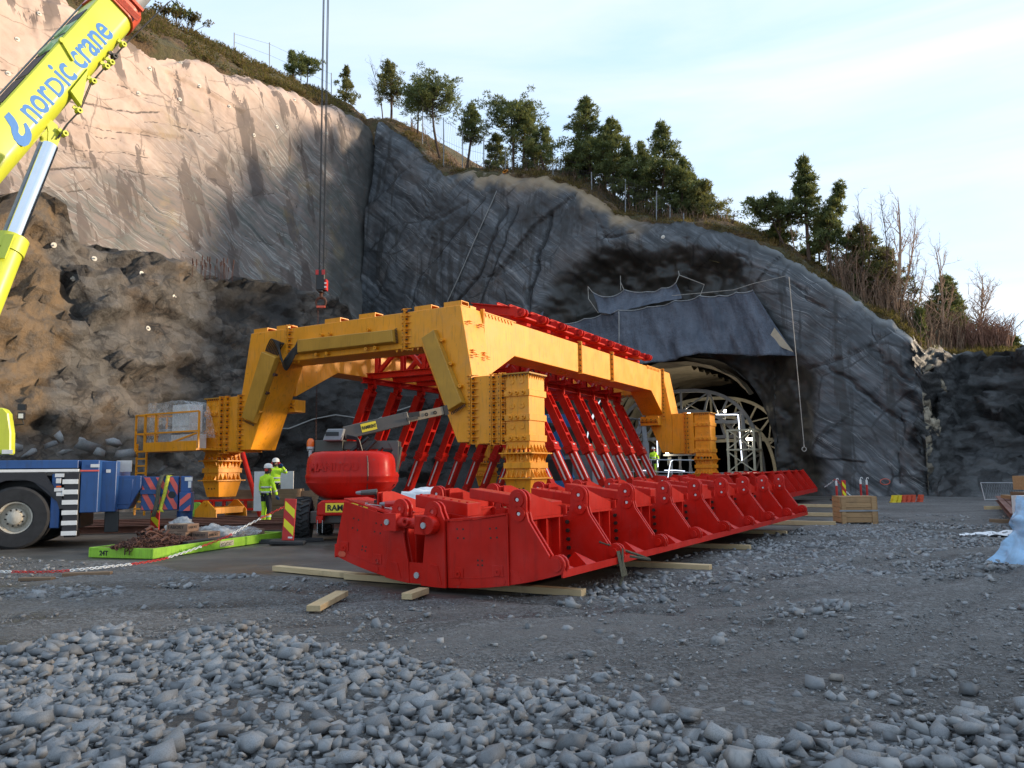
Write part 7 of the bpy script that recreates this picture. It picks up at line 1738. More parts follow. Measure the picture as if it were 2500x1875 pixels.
m = MB(); m.bar(b.lerp(a, .1), c, .22, .22); m.build('boom_extension', M['lift_tan'], ub, bevel=.01)
m = MB(); m.bar(c, c+(c-b).normalized()*.12, .26, .26); m.build('end_cap', M['black'], ub)
m = MB(); m.bar(b+Vector((-.1, -.17, .05)), b+(c-b)*.35+Vector((0, -.14, .03)), .02, .14); m.bar(b+Vector((0, -.19, -.05)), b+(c-b)*.3+Vector((0, -.15, -.05)), .03, .08); m.build('cover_plate', M['black'], ub)
for f in (.15, .55, .8):
    q = b.lerp(c, f)+Vector((0, -.13, -.02)); m = MB(); m.ring(q, (0, -1, 0), .02, .05, .02, 10); m.build('pin', M['bolt'], ub)
ax = (b-a).normalized(); p = a.lerp(b, .30); m = MB(Matrix.Identity(4)); Mx = basis(p+Vector((0, -.172, -.11)), ax, (0, 0, 1))
m = MB(Mx); m.box(0, .40, 0, .22, 0, .008); lb = m.build('name_plate', M['label_yellow'], ub)
put_text('sign_text', 'RAMIRENT', .105, M['ink'], lb, Mx @ Matrix.Translation((.022, .07, .011)) @ Matrix.Diagonal((.74, 1.1, 1, 1)), bold=.004)
m = MB(); q = lw(820, 1063, y0-.4); m.hexa([q+Vector(v) for v in ((-.30, -.2, -.14), (.18, -.2, -.14), (.18, .2, -.14), (-.30, .2, -.14), (-.18, -.2, .16), (.26, -.2, .16), (.26, .2, .16), (-.18, .2, .16))]); cbx = m.build('control_box', M['grey_steel'], LIFT, bevel=.02)
m = MB(); m.box(q.x-.22, q.x+.12, q.y-.212, q.y-.201, q.z-.02, q.z+.08); m.build('box_lid', M['black'], cbx)
m = MB(); p0, p1 = lw(850, 1108, y0-.4), lw(900, 1068, y0-.4); m.cyl(p0, p1, .045, None, 10); m.cyl(lw(870, 1125, y0-.4), lw(918, 1075, y0-.4), .05, None, 10); m.cyl(lw(910, 1112, y0-.4), lw(935, 1092, y0-.4), .03, None, 8); m.build('lift_cylinder', M['black'], LIFT, True)
for k in range(5):
    a3, b3 = lw(846, 1062+2*k, y0-.55), lw(872+3*k, 1092+2*k, y0-.5); m = MB(); m.tube([a3, a3.lerp(b3, .5)+Vector((.14, -.05, .10)), b3], .018, 5); m.build('hose', M['black'], LIFT, True)
m = MB(); q = lw(758, 1100, y0-.2); m.cyl(q+Vector((0, 0, -.16)), q+Vector((0, 0, .02)), .05, None, 8); m.cyl(q+Vector((-.08, 0, .02)), q+Vector((.08, 0, .02)), .04, None, 8); m.cyl(q+Vector((0, 0, .04)), q+Vector((0, 0, .10)), .10, None, 12); bc = m.build('beacon_base', M['galv'], LIFT)
m = MB(); m.lathe([(.095, .10), (.10, .16), (.085, .26), (.05, .31), (.001, .32)], q, (0, 0, 1), 16); m.build('beacon', M['orange_light'], bc, True)

# ------------------------------------------------------------------ people
def skin_mesh(V, E, root=0, sub=2):
    me = bpy.data.meshes.new('person'); me.from_pydata([v[:3] for v in V], E, []); o = bpy.data.objects.new('tmp', me); COL.objects.link(o)
    md = o.modifiers.new('s', 'SKIN'); md.use_smooth_shade = True
    for i, v in enumerate(V):
        sv = me.skin_vertices[0].data[i]; sv.radius = (v[3], v[4] if len(v) > 4 else v[3]); sv.use_root = (i == root)
    s = o.modifiers.new('d', 'SUBSURF'); s.levels = sub; s.render_levels = sub
    dg = bpy.context.evaluated_depsgraph_get(); r = bpy.data.meshes.new_from_object(o.evaluated_get(dg)); bpy.data.objects.remove(o); return r
def hand(m_parent, w, d, side, mat, out, name='glove'):
    V = [(*w, .036, .022), (*(w+d*.06), .042, .02)]; E = [(0, 1)]; d = Vector(d).normalized(); sd = d.cross(Vector(out)).normalized(); o = Vector(out).normalized()
    for k in range(4):
        f = (k-1.5)*.021; L = (.062, .078, .082, .068)[k]; b = w+d*.085+sd*f
        i = len(V); V += [(*b, .0115), (*(b+d*L*.5+o*.012), .0105), (*(b+d*L*.85+o*.035), .009)]; E += [(1, i), (i, i+1), (i+1, i+2)]
    i = len(V); b = w+d*.03+sd*(.035*side); V += [(*b, .014), (*(b+d*.035+sd*.02*side+o*.01), .012), (*(b+d*.065+sd*.02*side+o*.02), .010)]; E += [(0, i), (i, i+1), (i+1, i+2)]
    me = skin_mesh(V, E, 0, 1); return mesh_obj(name, me, mat, m_parent)
def person(label, loc, rz, arms, head=(0, 0), legs=((-.10, 0), (.10, .03)), cap=1.0, trousers='mix', sc=1.0):
    # stands facing +Y; arms = shoulder-relative elbow and wrist positions left / right
    V = [(0, 0, .98, .165, .125), (0, 0, 1.12, .165, .125), (0, .0, 1.28, .19, .135), (0, -.01, 1.42, .18, .12), (0, .0, 1.52, .075, .075), (0, .015, 1.58, .06, .062), (head[0]*.02, .02+head[1]*.02, 1.665, .082, .095), (head[0]*.03, .025+head[1]*.03, 1.745, .075, .088)]
    E = [(0, 1), (1, 2), (2, 3), (3, 4), (4, 5), (5, 6), (6, 7)]
    W = []
    for s, (el, wr) in zip((-1, 1), arms):
        i = len(V); sh = Vector((s*.20, 0, 1.43)); e = sh+Vector(el); w = e+Vector(wr)
        V += [(*sh, .078), (*sh.lerp(e, .55), .066), (*e, .058), (*e.lerp(w, .5), .052), (*w, .042)]; E += [(3, i), (i, i+1), (i+1, i+2), (i+2, i+3), (i+3, i+4)]; W.append((e, w))
    for s, (dx, dy) in zip((-1, 1), legs):
        i = len(V); V += [(s*.095, 0, .90, .105), (dx*.98, dy*.3+.01, .68, .092), (dx, dy*.6+.025, .50, .078), (dx, dy*.8, .30, .074), (dx, dy, .11, .062), (dx, dy+.03, .055, .052), (dx+s*.015, dy+.15, .04, .042)]
        E += [(0, i)]+[(i+k, i+k+1) for k in range(6)]
    me = skin_mesh(V, E, 0, 2)
    for k in ('hiviz', 'navy', 'skin', 'black'): me.materials.append(M[k])
    for p in me.polygons:
        c = p.center; mi = 0
        if c.z > 1.555 and abs(c.x) < .16: mi = 2
        elif c.z < .10: mi = 3
        elif c.z < .93 and abs(c.x) < .24: mi = 1 if (c.z > .74 or (c.x > .02 and c.z > .34) or trousers == 'navy') else 0
        p.material_index = mi
    t = mesh_obj('person', me); t.scale = (sc,)*3; t.location = loc; t.rotation_euler = (0, 0, rz); tag(t, label, 'person', 'workers in hi-vis')
    def band(z, rx, ry, h, mat='reflex', nm='reflective_band', cy=0.0):
        m = MB(); n = 20
        m.add([(rx*math.cos(2*PI*i/n), cy+ry*math.sin(2*PI*i/n), z+dz) for dz in (0, h) for i in range(n)], [(i, (i+1) % n, n+(i+1) % n, n+i) for i in range(n)]); o = m.build(nm, M[mat], t, True); sd = o.modifiers.new('th', 'SOLIDIFY'); sd.thickness = .006
    band(1.13, .186, .146, .055); band(.98, .186, .146, .055); band(.93, .182, .142, .05, 'navy', 'jacket_hem')
    for s, (dx, dy) in zip((-1, 1), legs):
        m = MB(); m.lathe([(.083, 0), (.083, .045)], (dx, dy*.8, .27), (0, 0, 1), 14); m.build('reflective_band', M['reflex'], t, True)
    for (e, w), s in zip(W, (-1, 1)):
        m = MB(); q = e.lerp(w, .35); dd = (w-e).normalized(); m.lathe([(.066, 0), (.064, .045)], q, dd, 14); m.build('reflective_band', M['reflex'], t, True)
        hand(t, w, (w-e).normalized(), -s, M['glove'], Vector((0, .6, 0))+Vector((-s*.4, 0, 0)))
    hx, hy = head[0]*.035, .02+head[1]*.03
    m = MB(); m.lathe([(.128, -.005), (.130, .03), (.122, .075), (.095, .115), (.05, .138), (.001, .145)], (hx, hy, 1.735), (0, 0, 1), 22); hl = m.build('helmet', M['white'], t, True)
    fd = Vector((math.sin(head[0]*1.2), math.cos(head[0]*1.2), 0)); sdv = Vector((fd.y, -fd.x, 0)); c = Vector((hx, hy, 1.738))
    m = MB(); m.hexa([c+fd*.10-sdv*.09, c+fd*.10+sdv*.09, c+fd*.185+sdv*.06-Vector((0, 0, .015)), c+fd*.185-sdv*.06-Vector((0, 0, .015)), c+fd*.10-sdv*.09+Vector((0, 0, .012)), c+fd*.10+sdv*.09+Vector((0, 0, .012)), c+fd*.185+sdv*.06-Vector((0, 0, .005)), c+fd*.185-sdv*.06-Vector((0, 0, .005))]); m.build('peak', M['white'], hl)
    for s in (-1, 1):
        m = MB(); q = c+sdv*(s*.108)-Vector((0, 0, .065)); m.cyl(q-sdv*(s*.015), q+sdv*(s*.05), .05, .04, 14); m.build('ear_defender', M['hazred'], hl, True)
    f0 = Vector((hx, hy, 1.655))+fd*.098
    m = MB(); m.tube([f0+Vector((0, 0, .03))-fd*.01, f0+fd*.018-Vector((0, 0, .012)), f0-fd*.005-Vector((0, 0, .02))], [.010, .016, .01], 6); m.build('nose', M['skin'], t, True)
    for s in (-1, 1):
        m = MB(); m.disc(f0+sdv*(s*.032)-fd*.012+Vector((0, 0, .03)), fd, .012, .006, 8); m.build('eye', M['ink'], t)
    m = MB(); m.bar(f0-sdv*.025-fd*.012-Vector((0, 0, .045)), f0+sdv*.025-fd*.012-Vector((0, 0, .045)), .01, .008); m.build('mouth', M['hazred'], t)
    m = MB(); m.lathe([(.086, -.13), (.090, -.03), (.088, .01)], (hx, hy-.012, 1.70), (0, 0, 1), 16); m.build('hair', M['black'], t, True)
    return t
p = gz(648, 1284); person('worker in a hi-vis yellow jacket with his back turned beside the crane pallet', (p.x, p.y, 0), math.radians(-32), ((((-.09, .02, -.28)), (.0, .06, -.25)), ((.10, .03, -.28), (.02, .10, -.24))), (1.0, .2), sc=1.06)
p2 = gy(672, 1200, 28.2); person('worker behind the crates shading his eyes with a raised hand', (p2.x, p2.y, .35), math.radians(205), (((-.16, .16, -.10), (.17, .10, .22)), ((.12, .04, -.27), (-.08, .14, -.22))), (.3, .3), trousers='navy')
p3 = gz(1556, 1166); person('distant worker in yellow standing on the deck inside the tunnel', (S(-4.3, 30.2).x, S(-4.3, 30.2).y, 1.35), math.radians(180), (((-.10, .02, -.27), (.0, .06, -.25)), ((.10, .03, -.27), (.0, .1, -.24))))
m = MB(); m.box(-5.3, -3.4, 29.8, 30.8, 1.25, 1.34); m.box(-5.25, -5.15, 29.85, 29.95, .0, 1.25); m.box(-3.55, -3.45, 29.85, 29.95, 0, 1.25); m.box(-5.25, -5.15, 30.65, 30.75, .0, 1.25); m.box(-3.55, -3.45, 30.65, 30.75, 0, 1.25); o = m.build('work_deck', M['grey_steel']); o.location = NO; o.rotation_euler = (0, 0, SITE_ROT); tag(o, 'small grey work deck under the distant worker in the tunnel', 'deck')
# ------------------------------------------------------------------ yard clutter
# lime steel mat with chains and cartons
MC = Vector((-7.06, 15.52, 0)); ML = Vector((1.27, 4.22, 0)).normalized(); MW = Vector((-ML.y, ML.x, 0)); mrz = math.atan2(ML.y, ML.x)
MAT = thing('steel_mat', 'lime green steel load mat carrying chains and cartons', 'mat', MC, mrz)   # x along the long side, y to the left
m = MB(); m.box(0, 4.42, 0, .05, .0, .20); m.box(0, 4.42, 1.53, 1.58, .0, .20); m.box(0, .05, .051, 1.529, 0, .20); m.box(4.37, 4.42, .051, 1.529, 0, .20); m.build('frame', M['green_mat'], MAT, bevel=.008)
m = MB(); m.box(.051, 4.369, .051, 1.529, .02, .175); m.build('deck_plate', M['rustbeam'], MAT)
put_text('sign_text', '24T', .13, M['ink'], MAT, basis((-.003, 1.30, .05), (0, -1, 0), (0, 0, 1)), bold=.004); put_text('sign_text', 'FÆØ', .10, M['ink'], MAT, basis((-.003, .55, .05), (0, -1, 0), (0, 0, 1))) if False else None
m = MB(); m.box(2.02, 2.50, -.008, -.001, .045, .165); pl = m.build('plate', M['cream'], MAT)
m = MB()
for k in range(9): m.bar((2.06+.045*k, -.010, .08+.02*(k % 3)), (2.09+.045*k, -.010, .13-.015*(k % 2)), .004, .012)
m.bar((2.1, -.010, .065), (2.42, -.010, .07), .004, .008); o = m.build('scribble', M['ink'], pl); o['kind'] = 'stuff'
for x in (.85, 3.55):
    m = MB(); m.tube([(x+.09*math.cos(a), -.03-.02*math.sin(a), .09+.08*math.sin(a)) for a in np.linspace(.3, -3.5, 12)], .012, 6); m.build('ring_handle', M['green_mat'], MAT)
def mat_pt(x, y, z=.2): return MC+ML*x+MW*y+Vector((0, 0, z))
rr = np.random.default_rng(21)
def links(name, pts, mat, R=.03, wire=.0105, L=.055, parent=None):
    m = MB()
    for (p, d, tw) in pts:
        d = Vector(d).normalized(); n = d.orthogonal().normalized(); n = (Matrix.Rotation(tw, 3, d) @ n); P = []
        for k in range(9):
            a = 2*PI*k/8; P.append(Vector(p)+d*(math.cos(a)*L*.85)+n*(math.sin(a)*R))
        m.tube(P, wire, 4, False)
    return m.build(name, mat, parent)
ch = thing('chain_heap', 'heap of rusty lifting chains with hooks spilling over the lime mat', 'chain', mat_pt(.9, .75, .2), mrz); L_pts = []
for k in range(430):
    r = rr.uniform(0, 1)**.6; a = rr.uniform(0, 6.28); x, y = 1.0*r*math.cos(a)*1.1, .48*r*math.sin(a); z = .02+max(0, (.26*(1-r)))*rr.uniform(0, 1); L_pts.append(((x, y, z), rr.normal(size=3)*np.array([1, 1, .35]), rr.uniform(0, 3)))
o = links('chain_link', L_pts, M['rust'], parent=ch); o['kind'] = 'stuff'
for k in range(2):
    st = [(-.55+.07*k, -.45-.10*k*0, .15), (-.75+.05*k, -.3, .12), (-.90, -.25+.10*k, .05), (-.945-.01*k, -.22+.1*k, -.08), (-.95, -.22+.1*k, -.17)]; P = []
    for a, b in zip(st[:-1], st[1:]):
        a, b = Vector(a), Vector(b); nn = max(1, int((b-a).length/.055))
        for j in range(nn): P.append((a.lerp(b, j/nn), b-a, (j % 2)*PI/2))
    links('hanging_chain', P, M['rust'], parent=ch)
for k, (x, y, z) in enumerate(((-.5, -.3, .14), (-.35, -.42, .10), (-.2, .1, .30))):
    m = MB(); m.tube([(x, y, z), (x+.12, y+.02, z+.02)]+[(x+.20+.085*math.cos(a), y+.02, z-.03+.085*math.sin(a)) for a in np.linspace(1.9, -2.2, 9)], [.03, .03]+[.032-.002*i for i in range(9)], 7); m.build('hook', M['rust'], ch, True)
for k in range(3):
    m = MB(); m.tube([(-.4+.55*j/6+.0, -.1+.12*k+.04*math.sin(j), .22+.06*math.sin(j*.9+k)) for j in range(9)], .022, 6); m.build('wire_sling', M['rust'], ch, True)
def carton(x, y, z, w, d, h, rz, label, txt=True, mat='card'):
    o = thing('carton', label, 'carton', mat_pt(x, y, z), mrz+rz, 'cartons on the lime mat'); m = MB(); m.box(-w/2, w/2, -d/2, d/2, 0, h); b = m.build('box', M[mat], o, bevel=.006)
    m = MB(); m.box(-w/2+.01, w/2-.01, -.025, .025, h+.001, h+.004); m.build('tape', M['cream'], o)
    if txt:
        put_text('print', 'FABORY', w*.20, M['ink'], b, basis((-w*.42, -d/2-.002, h*.4), (1, 0, 0), (0, 0, 1))); put_text('print', 'FABORY', d*.20, M['ink'], b, basis((-w/2-.002, d*.42, h*.4), (0, -1, 0), (0, 0, 1)))
carton(2.25, 1.25, .18, .40, .55, .17, .1, 'brown printed carton under another one at the back of the mat'); carton(2.30, 1.22, .355, .42, .55, .17, .05, 'brown printed carton stacked topmost at the back of the mat')
carton(2.45, .70, .18, .40, .45, .17, -.05, 'single printed carton in the middle of the mat'); carton(2.2, 1.0+.75, .0, .4, .3, .16, 0, 'carton standing on the ground behind the mat') if False else None
carton(3.55, .45, .18, .45, .42, .16, .45, 'crushed carton near the right end of the mat', False); carton(3.98, .50, .18, .30, .50, .12, -.5, 'flattened carton leaning at the far right end of the mat', False)
def film_lump(name, loc, size, mat, label, cat, seed, n=26, group=None):
    u, v = np.meshgrid(np.linspace(0, 2*PI, n), np.linspace(.02, PI*.56, n//2), indexing='ij'); u, v = u.ravel(), v.ravel(); P = np.stack([np.cos(u)*np.sin(v), np.sin(u)*np.sin(v), np.cos(v)], 1)
    k = 1+.45*fbm(P*1.8+seed, 4, seed)+.22*np.abs(fbm(P*4.5+seed, 3, seed+3)); V = P*k[:, None]*np.array(size); V[:, 2] = np.maximum(V[:, 2], 0.003+.01*np.abs(V[:, 2]))
    o = mesh_obj(name, grid_mesh(name, V, n, n//2, None, None, False), M[mat]); o.location = loc; return tag(o, label, cat, group)
film_lump('plastic_film', mat_pt(3.0, .85, .18), (.40, .30, .26), 'film_white', 'crumpled clear plastic film heaped on the middle of the mat', 'plastic film', 3); film_lump('plastic_film', mat_pt(3.35, .55, .18), (.5, .35, .18), 'film', 'flat wad of clear film beside the crushed carton', 'plastic film', 5); film_lump('plastic_film', mat_pt(2.6, 1.45, .36), (.36, .22, .22), 'film_white', 'grey plastic sheet bunched against the yellow foot', 'plastic film', 8)
m = MB(); m.box(-.75, .75, -.12, .12, 0, .05); o = m.build('board', M['black_mat']); o.location = mat_pt(1.9, .25, .18); o.rotation_euler = (0, 0, mrz); tag(o, 'black plastic board lying on the front of the mat', 'board')
m = MB(); m.cyl((0, 0, 0), (0, 0, .04), .32, None, 20); o = m.build('outrigger_pad', M['grey_steel']); q = CR0+CX*ck(451, 1285, 1.1).x+CY*1.1; o.location = (q.x, q.y, .02); tag(o, 'round steel pad on the ground under the crane jack', 'pad')
# delineators
def delineator(loc, rz, label, h=1.02, w=.26, tilt=0.0):
    t = thing('delineator', label, 'delineator', loc, rz, 'red and yellow delineators'); t.rotation_euler = (0, tilt, rz)
    m = MB(); m.box(-.40, .40, -.22, .22, 0, .09); m.build('foot', M['rubber'], t, bevel=.02)
    m = MB(); m.box(-w/2, w/2, -.022, .022, .091, h); b = m.build('board', M['hazred'], t, bevel=.008)
    for k in range(2):
        z = .22+.40*k; P = [(-w/2+.02, z+.20), (-w/2+.02, z+.38), (w/2-.02, z+.18), (w/2-.02, z-.02)]
        for yy in ((-.027, -.0225), (.0225, .027)):
            m = MB(); m.prism(P, 'y', *yy); m.build('stripe', M['hazyel'], b)
    m = MB(); m.box(.0, .10, -.027, -.0225, .14, .18); m.build('sticker', M['white'], b); return t
d2 = gz(702, 1329); delineator((d2.x, d2.y, 0), .12, 'red and yellow delineator standing before the boom lift wheel', 1.05, .27, .05); d1 = gz(377, 1306); delineator((d1.x, d1.y, 0), .05, 'red and yellow delineator behind the mat by the slings', .80, .24)
d3 = gz(2062, 1226); delineator((d3.x, d3.y, 0), .3, 'faded delineator among the chain posts at the rock foot', 1.05, .24)
# red and white barrier chain
def bez(P, n):
    out = []; P = [Vector(p) for p in P]
    for k in range(len(P)-1):
        p0, p1, p2, p3 = P[max(k-1, 0)], P[k], P[k+1], P[min(k+2, len(P)-1)]
        for j in range(n): u = j/n; out.append(.5*((2*p1)+(p2-p0)*u+(2*p0-5*p1+4*p2-p3)*u*u+(3*p1-p0-3*p2+p3)*u**3))
    return out+[P[-1]]
def barrier_chain(pts, label, seg=.85, R=.022, L=.042, wire=.009):
    t = thing('barrier_chain', label, 'barrier chain'); C = bez(pts, 40); P = []; acc = 0; cur = []; k = 0; total = 0; s = 0
    for a, b in zip(C[:-1], C[1:]):
        acc += (b-a).length
        if acc >= L*1.5:
            acc = 0; cur.append((b, b-a, (len(cur) % 2)*PI/2)); total += L*1.5
            if total > seg: links('chain_segment', cur, M['white' if s % 2 == 0 else 'hazred'], R, wire, L, t); cur = []; total = 0; s += 1
    if cur: links('chain_segment', cur, M['white' if s % 2 == 0 else 'hazred'], R, wire, L, t)
barrier_chain([gz(-120, 1398, .03), gz(0, 1396, .03), gz(120, 1396, .03), gz(240, 1386, .06), gz(365, 1371, .04), gy(430, 1355, 15.6), gy(545, 1314, 17.2), gy(610, 1279, 18.2), gy(692, 1238, 19.15)], 'red and white plastic chain strung from the left to the delineator by the lift')
posts = []
for i, (u, v) in enumerate(((2044, 1222), (2103, 1215), (2118, 1218))):
    p = gz(u, v); t = thing('chain_post', ['leftmost red and white chain post at the foot of the rock', 'middle red and white chain post at the foot of the rock', 'rightmost red and white chain post at the foot of the rock'][i], 'post', p, 0, 'chain posts at the rock foot')
    m = MB(); m.box(-.3, .3, -.2, .2, 0, .08); m.build('foot', M['rubber'], t); m = MB(); m.cyl((0, 0, .08), (0, 0, .75), .055, None, 12); m.build('post', M['hazred'], t); m = MB(); m.cyl((0, 0, .751), (0, 0, 1.0), .055, None, 12); m.tube([(0, 0, 1.0), (.02, 0, 1.10), (.10, 0, 1.12), (.12, 0, 1.05)], .02, 6); m.build('cap', M['white'], t); posts.append(p)
barrier_chain([gy(2012, 1190, 41), gy(2030, 1178, 40.5), posts[0]+Vector((0, 0, 1.05)), gy(2062, 1196, 40.2), gy(2082, 1215, 40)], 'chain hanging between the posts at the foot of the rock', .7, .03, .06, .012)
# rusty beams on the ground, red lattice beam, crates behind
BEAMD = (gz(690, 1282)-gz(210, 1292)).normalized()
for i in range(5):
    a = gz(190, 1304-4.5*i); b = a+BEAMD*(8.6+.4*i); a.z = b.z = .11; m = MB(); m.ibeam(a, b, .18, .20, .02); tag(m.build('steel_beam', M['rustbeam']), ['rusty steel beam lying nearest the crane mat', 'second rusty beam from the mat', 'third rusty beam from the mat', 'fourth rusty beam from the mat', 'rusty beam farthest from the mat'][i], 'steel beam', 'rusty steel beams on the ground')
t = thing('lattice_beam', 'red steel beam with square openings lying behind the yellow foot', 'steel beam'); a, b = gy(440, 1242, 33.2), gy(650, 1240, 34.2); a.z = b.z = .36
m = MB(); m.bar(a+Vector((0, 0, .2)), b+Vector((0, 0, .2)), .2, .08); m.bar(a-Vector((0, 0, .2)), b-Vector((0, 0, .2)), .2, .10)
m.build('chord', M['red'], t)
for k in range(9):
    q = a.lerp(b, k/8); m = MB(); m.box(q.x-.05, q.x+.05, q.y-.09, q.y+.09, q.z-.16, q.z+.16); m.build('post', M['red'], t)
for f in (.1, .9):
    q = a.lerp(b, f); m = MB(); m.box(q.x-.2, q.x+.2, q.y-.3, q.y+.3, 0, .10); m.build('support_block', M['wood_dark'], t)
m = MB(); q = gy(472, 1244, 31.0); m.cyl(q, q+Vector((0, .4, 0)), .27, None, 20); m.cyl(q-Vector((0, .03, 0)), q, .2, None, 20); o = m.build('cable_drum', M['green_mat']); tag(o, 'small green cable drum end behind the crane jack', 'drum')
m = MB(); a, b = gy(592, 1105, 29.5), gy(616, 1190, 29.5); m.cyl(a, a+(b-a)*1.9, .09, None, 12); tag(m.build('prop', M['red']), 'red slanting steel prop under the left yellow leg', 'prop')
def crate(loc, rz, w, d, h, label, boards=4, mat='wood_crate', strap=False, open_top=True, group='wooden crates'):
    t = thing('wooden_crate', label, 'crate', loc, rz, group); bh = h/boards
    for s, (x0, x1, y0, y1) in (('f', (-w/2, w/2, -d/2, -d/2+.03)), ('b', (-w/2, w/2, d/2-.03, d/2)), ('l', (-w/2, -w/2+.03, -d/2+.031, d/2-.031)), ('r', (w/2-.03, w/2, -d/2+.031, d/2-.031))):
        for k in range(boards):
            m = MB(); m.box(x0, x1, y0, y1, .06+k*bh+.004, .06+(k+1)*bh-.004); m.build('board', M[mat], t)
    for x in (-w/2+.09, w/2-.09):
        m = MB(); m.box(x-.06, x+.06, -d/2-.03, -d/2-.001, 0, h+.06); m.build('batten', M[mat], t); m = MB(); m.box(x-.06, x+.06, d/2+.001, d/2+.03, 0, h+.06); m.build('batten', M[mat], t)
    for y in (-d/2+.12, d/2-.12):
        m = MB(); m.box(w/2+.001, w/2+.035, y-.06, y+.06, 0, h+.06); m.build('batten', M[mat], t)
    if not open_top:
        for k in range(4): m = MB(); m.box(-w/2, w/2, -d/2+d/4*k+.004, -d/2+d/4*(k+1)-.004, h+.062, h+.085); m.build('board', M[mat], t)
    else:
        m = MB(); m.box(-w/2+.04, w/2-.04, -d/2+.04, d/2-.04, .05, .08); m.build('floor', M[mat], t)
    if strap:
        m = MB(); m.box(-w/2-.035, w/2+.04, -d/2-.036, -d/2-.031, h*.52, h*.52+.045); m.box(w/2+.036, w/2+.042, -d/2, d/2, h*.52, h*.52+.045); m.build('strap', M['grey_steel'], t)
    return t
p = gz(2103, 1281); crate((p.x, p.y+.40, 0), -.10, 1.02, .75, .72, 'strapped wooden crate standing alone on the gravel at the right', 5, 'wood_crate', True, False, None)
for i, (u, v, y, w, h, lab) in enumerate(((693, 1280, 26.4, 1.15, .55, 'weathered crate right of the worker, lower of two'), (690, 1232, 26.6, 1.2, .52, 'weathered crate right of the worker, stacked on top'), (752, 1240, 27.0, .9, .55, 'weathered crate half hidden behind the delineator'), (790, 1236, 27.2, .9, .6, 'weathered crate half hidden behind the lift body'), (592, 1222, 35.5, 1.2, .9, 'crate behind the yellow column foot'))):
    q = gy(u, v, y); crate((q.x, q.y, .56 if i == 1 else (.0 if i in (0, 4) else .45)), .05*i, w, .8, h, lab, 3, 'wood_dark')
q = gy(1085, 1220, 17.5); crate((q.x, q.y, 0), SITE_ROT*.4, 1.7, .9, .92, 'pale wooden crate holding a white sheet behind the red segment', 4, 'wood'); film_lump('plastic_sheet', q+Vector((-.35, .0, .93-q.z)), (.75, .35, .28), 'sheet', 'white plastic sheet bulging out of the pale crate', 'sheet', 14)
q = gy(1215, 1205, 19.5); crate((q.x, q.y, 0), SITE_ROT, 1.8, .9, .98, 'pale wooden crate beside the near yellow column', 4, 'wood')
m = MB(); q = gy(660, 1190, 28.8); m.box(q.x-.7, q.x+.75, q.y+.3, q.y+.36, .3, 1.75); tag(m.build('panel', M['offwhite']), 'white panel standing behind the two workers', 'panel')
q = gz(738, 1324); m = MB(); m.hexa([(q.x-1.05, q.y-.12, 0), (q.x-.35, q.y-.2, 0), (q.x+.45, q.y+.25, 0), (q.x-.2, q.y+.45, 0), (q.x-1.03, q.y-.1, .085), (q.x-.36, q.y-.17, .085), (q.x+.43, q.y+.25, .085), (q.x-.2, q.y+.43, .085)]); tag(m.build('rubber_foot', M['rubber']), 'dark rubber slab on the ground under the lift wheel', 'rubber slab')
# right hand pile, wrapped bundle, sheets, fence panel, lane dividers
PB0 = gz(2440, 1292); 
for i, (u0, v0, u1, v1, z) in enumerate(((2436, 1216, 2478, 1262, .34), (2450, 1215, 2510, 1270, .36), (2462, 1216, 2540, 1272, .38), (2476, 1217, 2570, 1275, .40))):
    a = gz(u0, v0, z); b = gz(u1, v1, z); a.z = b.z = z; m = MB(); m.ibeam(a, b, .18, .18, .02); tag(m.build('steel_beam', M['rustbeam']), ['leftmost rusty beam in the pile at the right edge', 'second rusty beam in the pile at the right edge', 'third rusty beam in the pile at the right edge', 'fourth rusty beam in the pile at the right edge'][i], 'steel beam', 'rusty beams piled at the right edge')
plank(gz(2404, 1244), gz(2445, 1244), .16, .13, 'short timber bearer under the left end of the beam pile'); plank(gz(2416, 1276), gz(2500, 1278), .18, .11, 'dark timber bearer under the near end of the beam pile', 'wood_dark'); plank(gz(2452, 1216, .5), gz(2502, 1222, .5), .22, .12, 'board lying on top of the beam pile', 'wood_crate', .5)
for i, (u, v, h) in enumerate(((2492, 1248, .42), (2498, 1238, .35))):
    q = gz(u, v+25); m = MB(); m.box(-.35, .6, -.3, .3, .45*i, .45*i+.44); o = m.build('timber_block', M['wood_crate' if i else 'wood_dark']); o.location = (q.x+.3, q.y, .42); tag(o, ['reddish timber block on the beam pile at the right edge', 'pale timber block on top of the reddish one'][i], 'timber')
q = gz(2478, 1372); n = 40; uu, vv = np.meshgrid(np.linspace(0, 1, n), np.linspace(0, 1, n), indexing='ij'); uu, vv = uu.ravel(), vv.ravel()
hgt = 1.08*(1-vv)**.9; ang_ = PI*1.02+uu*PI*1.25; rad = .24+.50*vv**1.4; P = np.stack([np.cos(ang_)*rad*1.15, np.sin(ang_)*rad, hgt], 1); kk = .12*fbm(P*2.6, 4, 61)+.09*np.abs(fbm(np.stack([uu*9, vv*2, uu*0], 1), 3, 62))*(.3+vv)
P[:, 0] += np.cos(ang_)*kk; P[:, 1] += np.sin(ang_)*kk; P[:, 2] = np.maximum(P[:, 2]+.05*fbm(P*3, 2, 63)*(1-vv), .006)
o = mesh_obj('wrapped_bundle', grid_mesh('wrapped_bundle', P, n, n, None, None, False), M['film_blue']); o.location = (q.x+.50, q.y+.05, 0); tag(o, 'tall bundle wrapped in translucent blue plastic at the right edge', 'bundle')
m = MB(); m.box(-.22, .30, -.12, .35, .0, 1.1); o2 = m.build('contents', M['offwhite'], o)
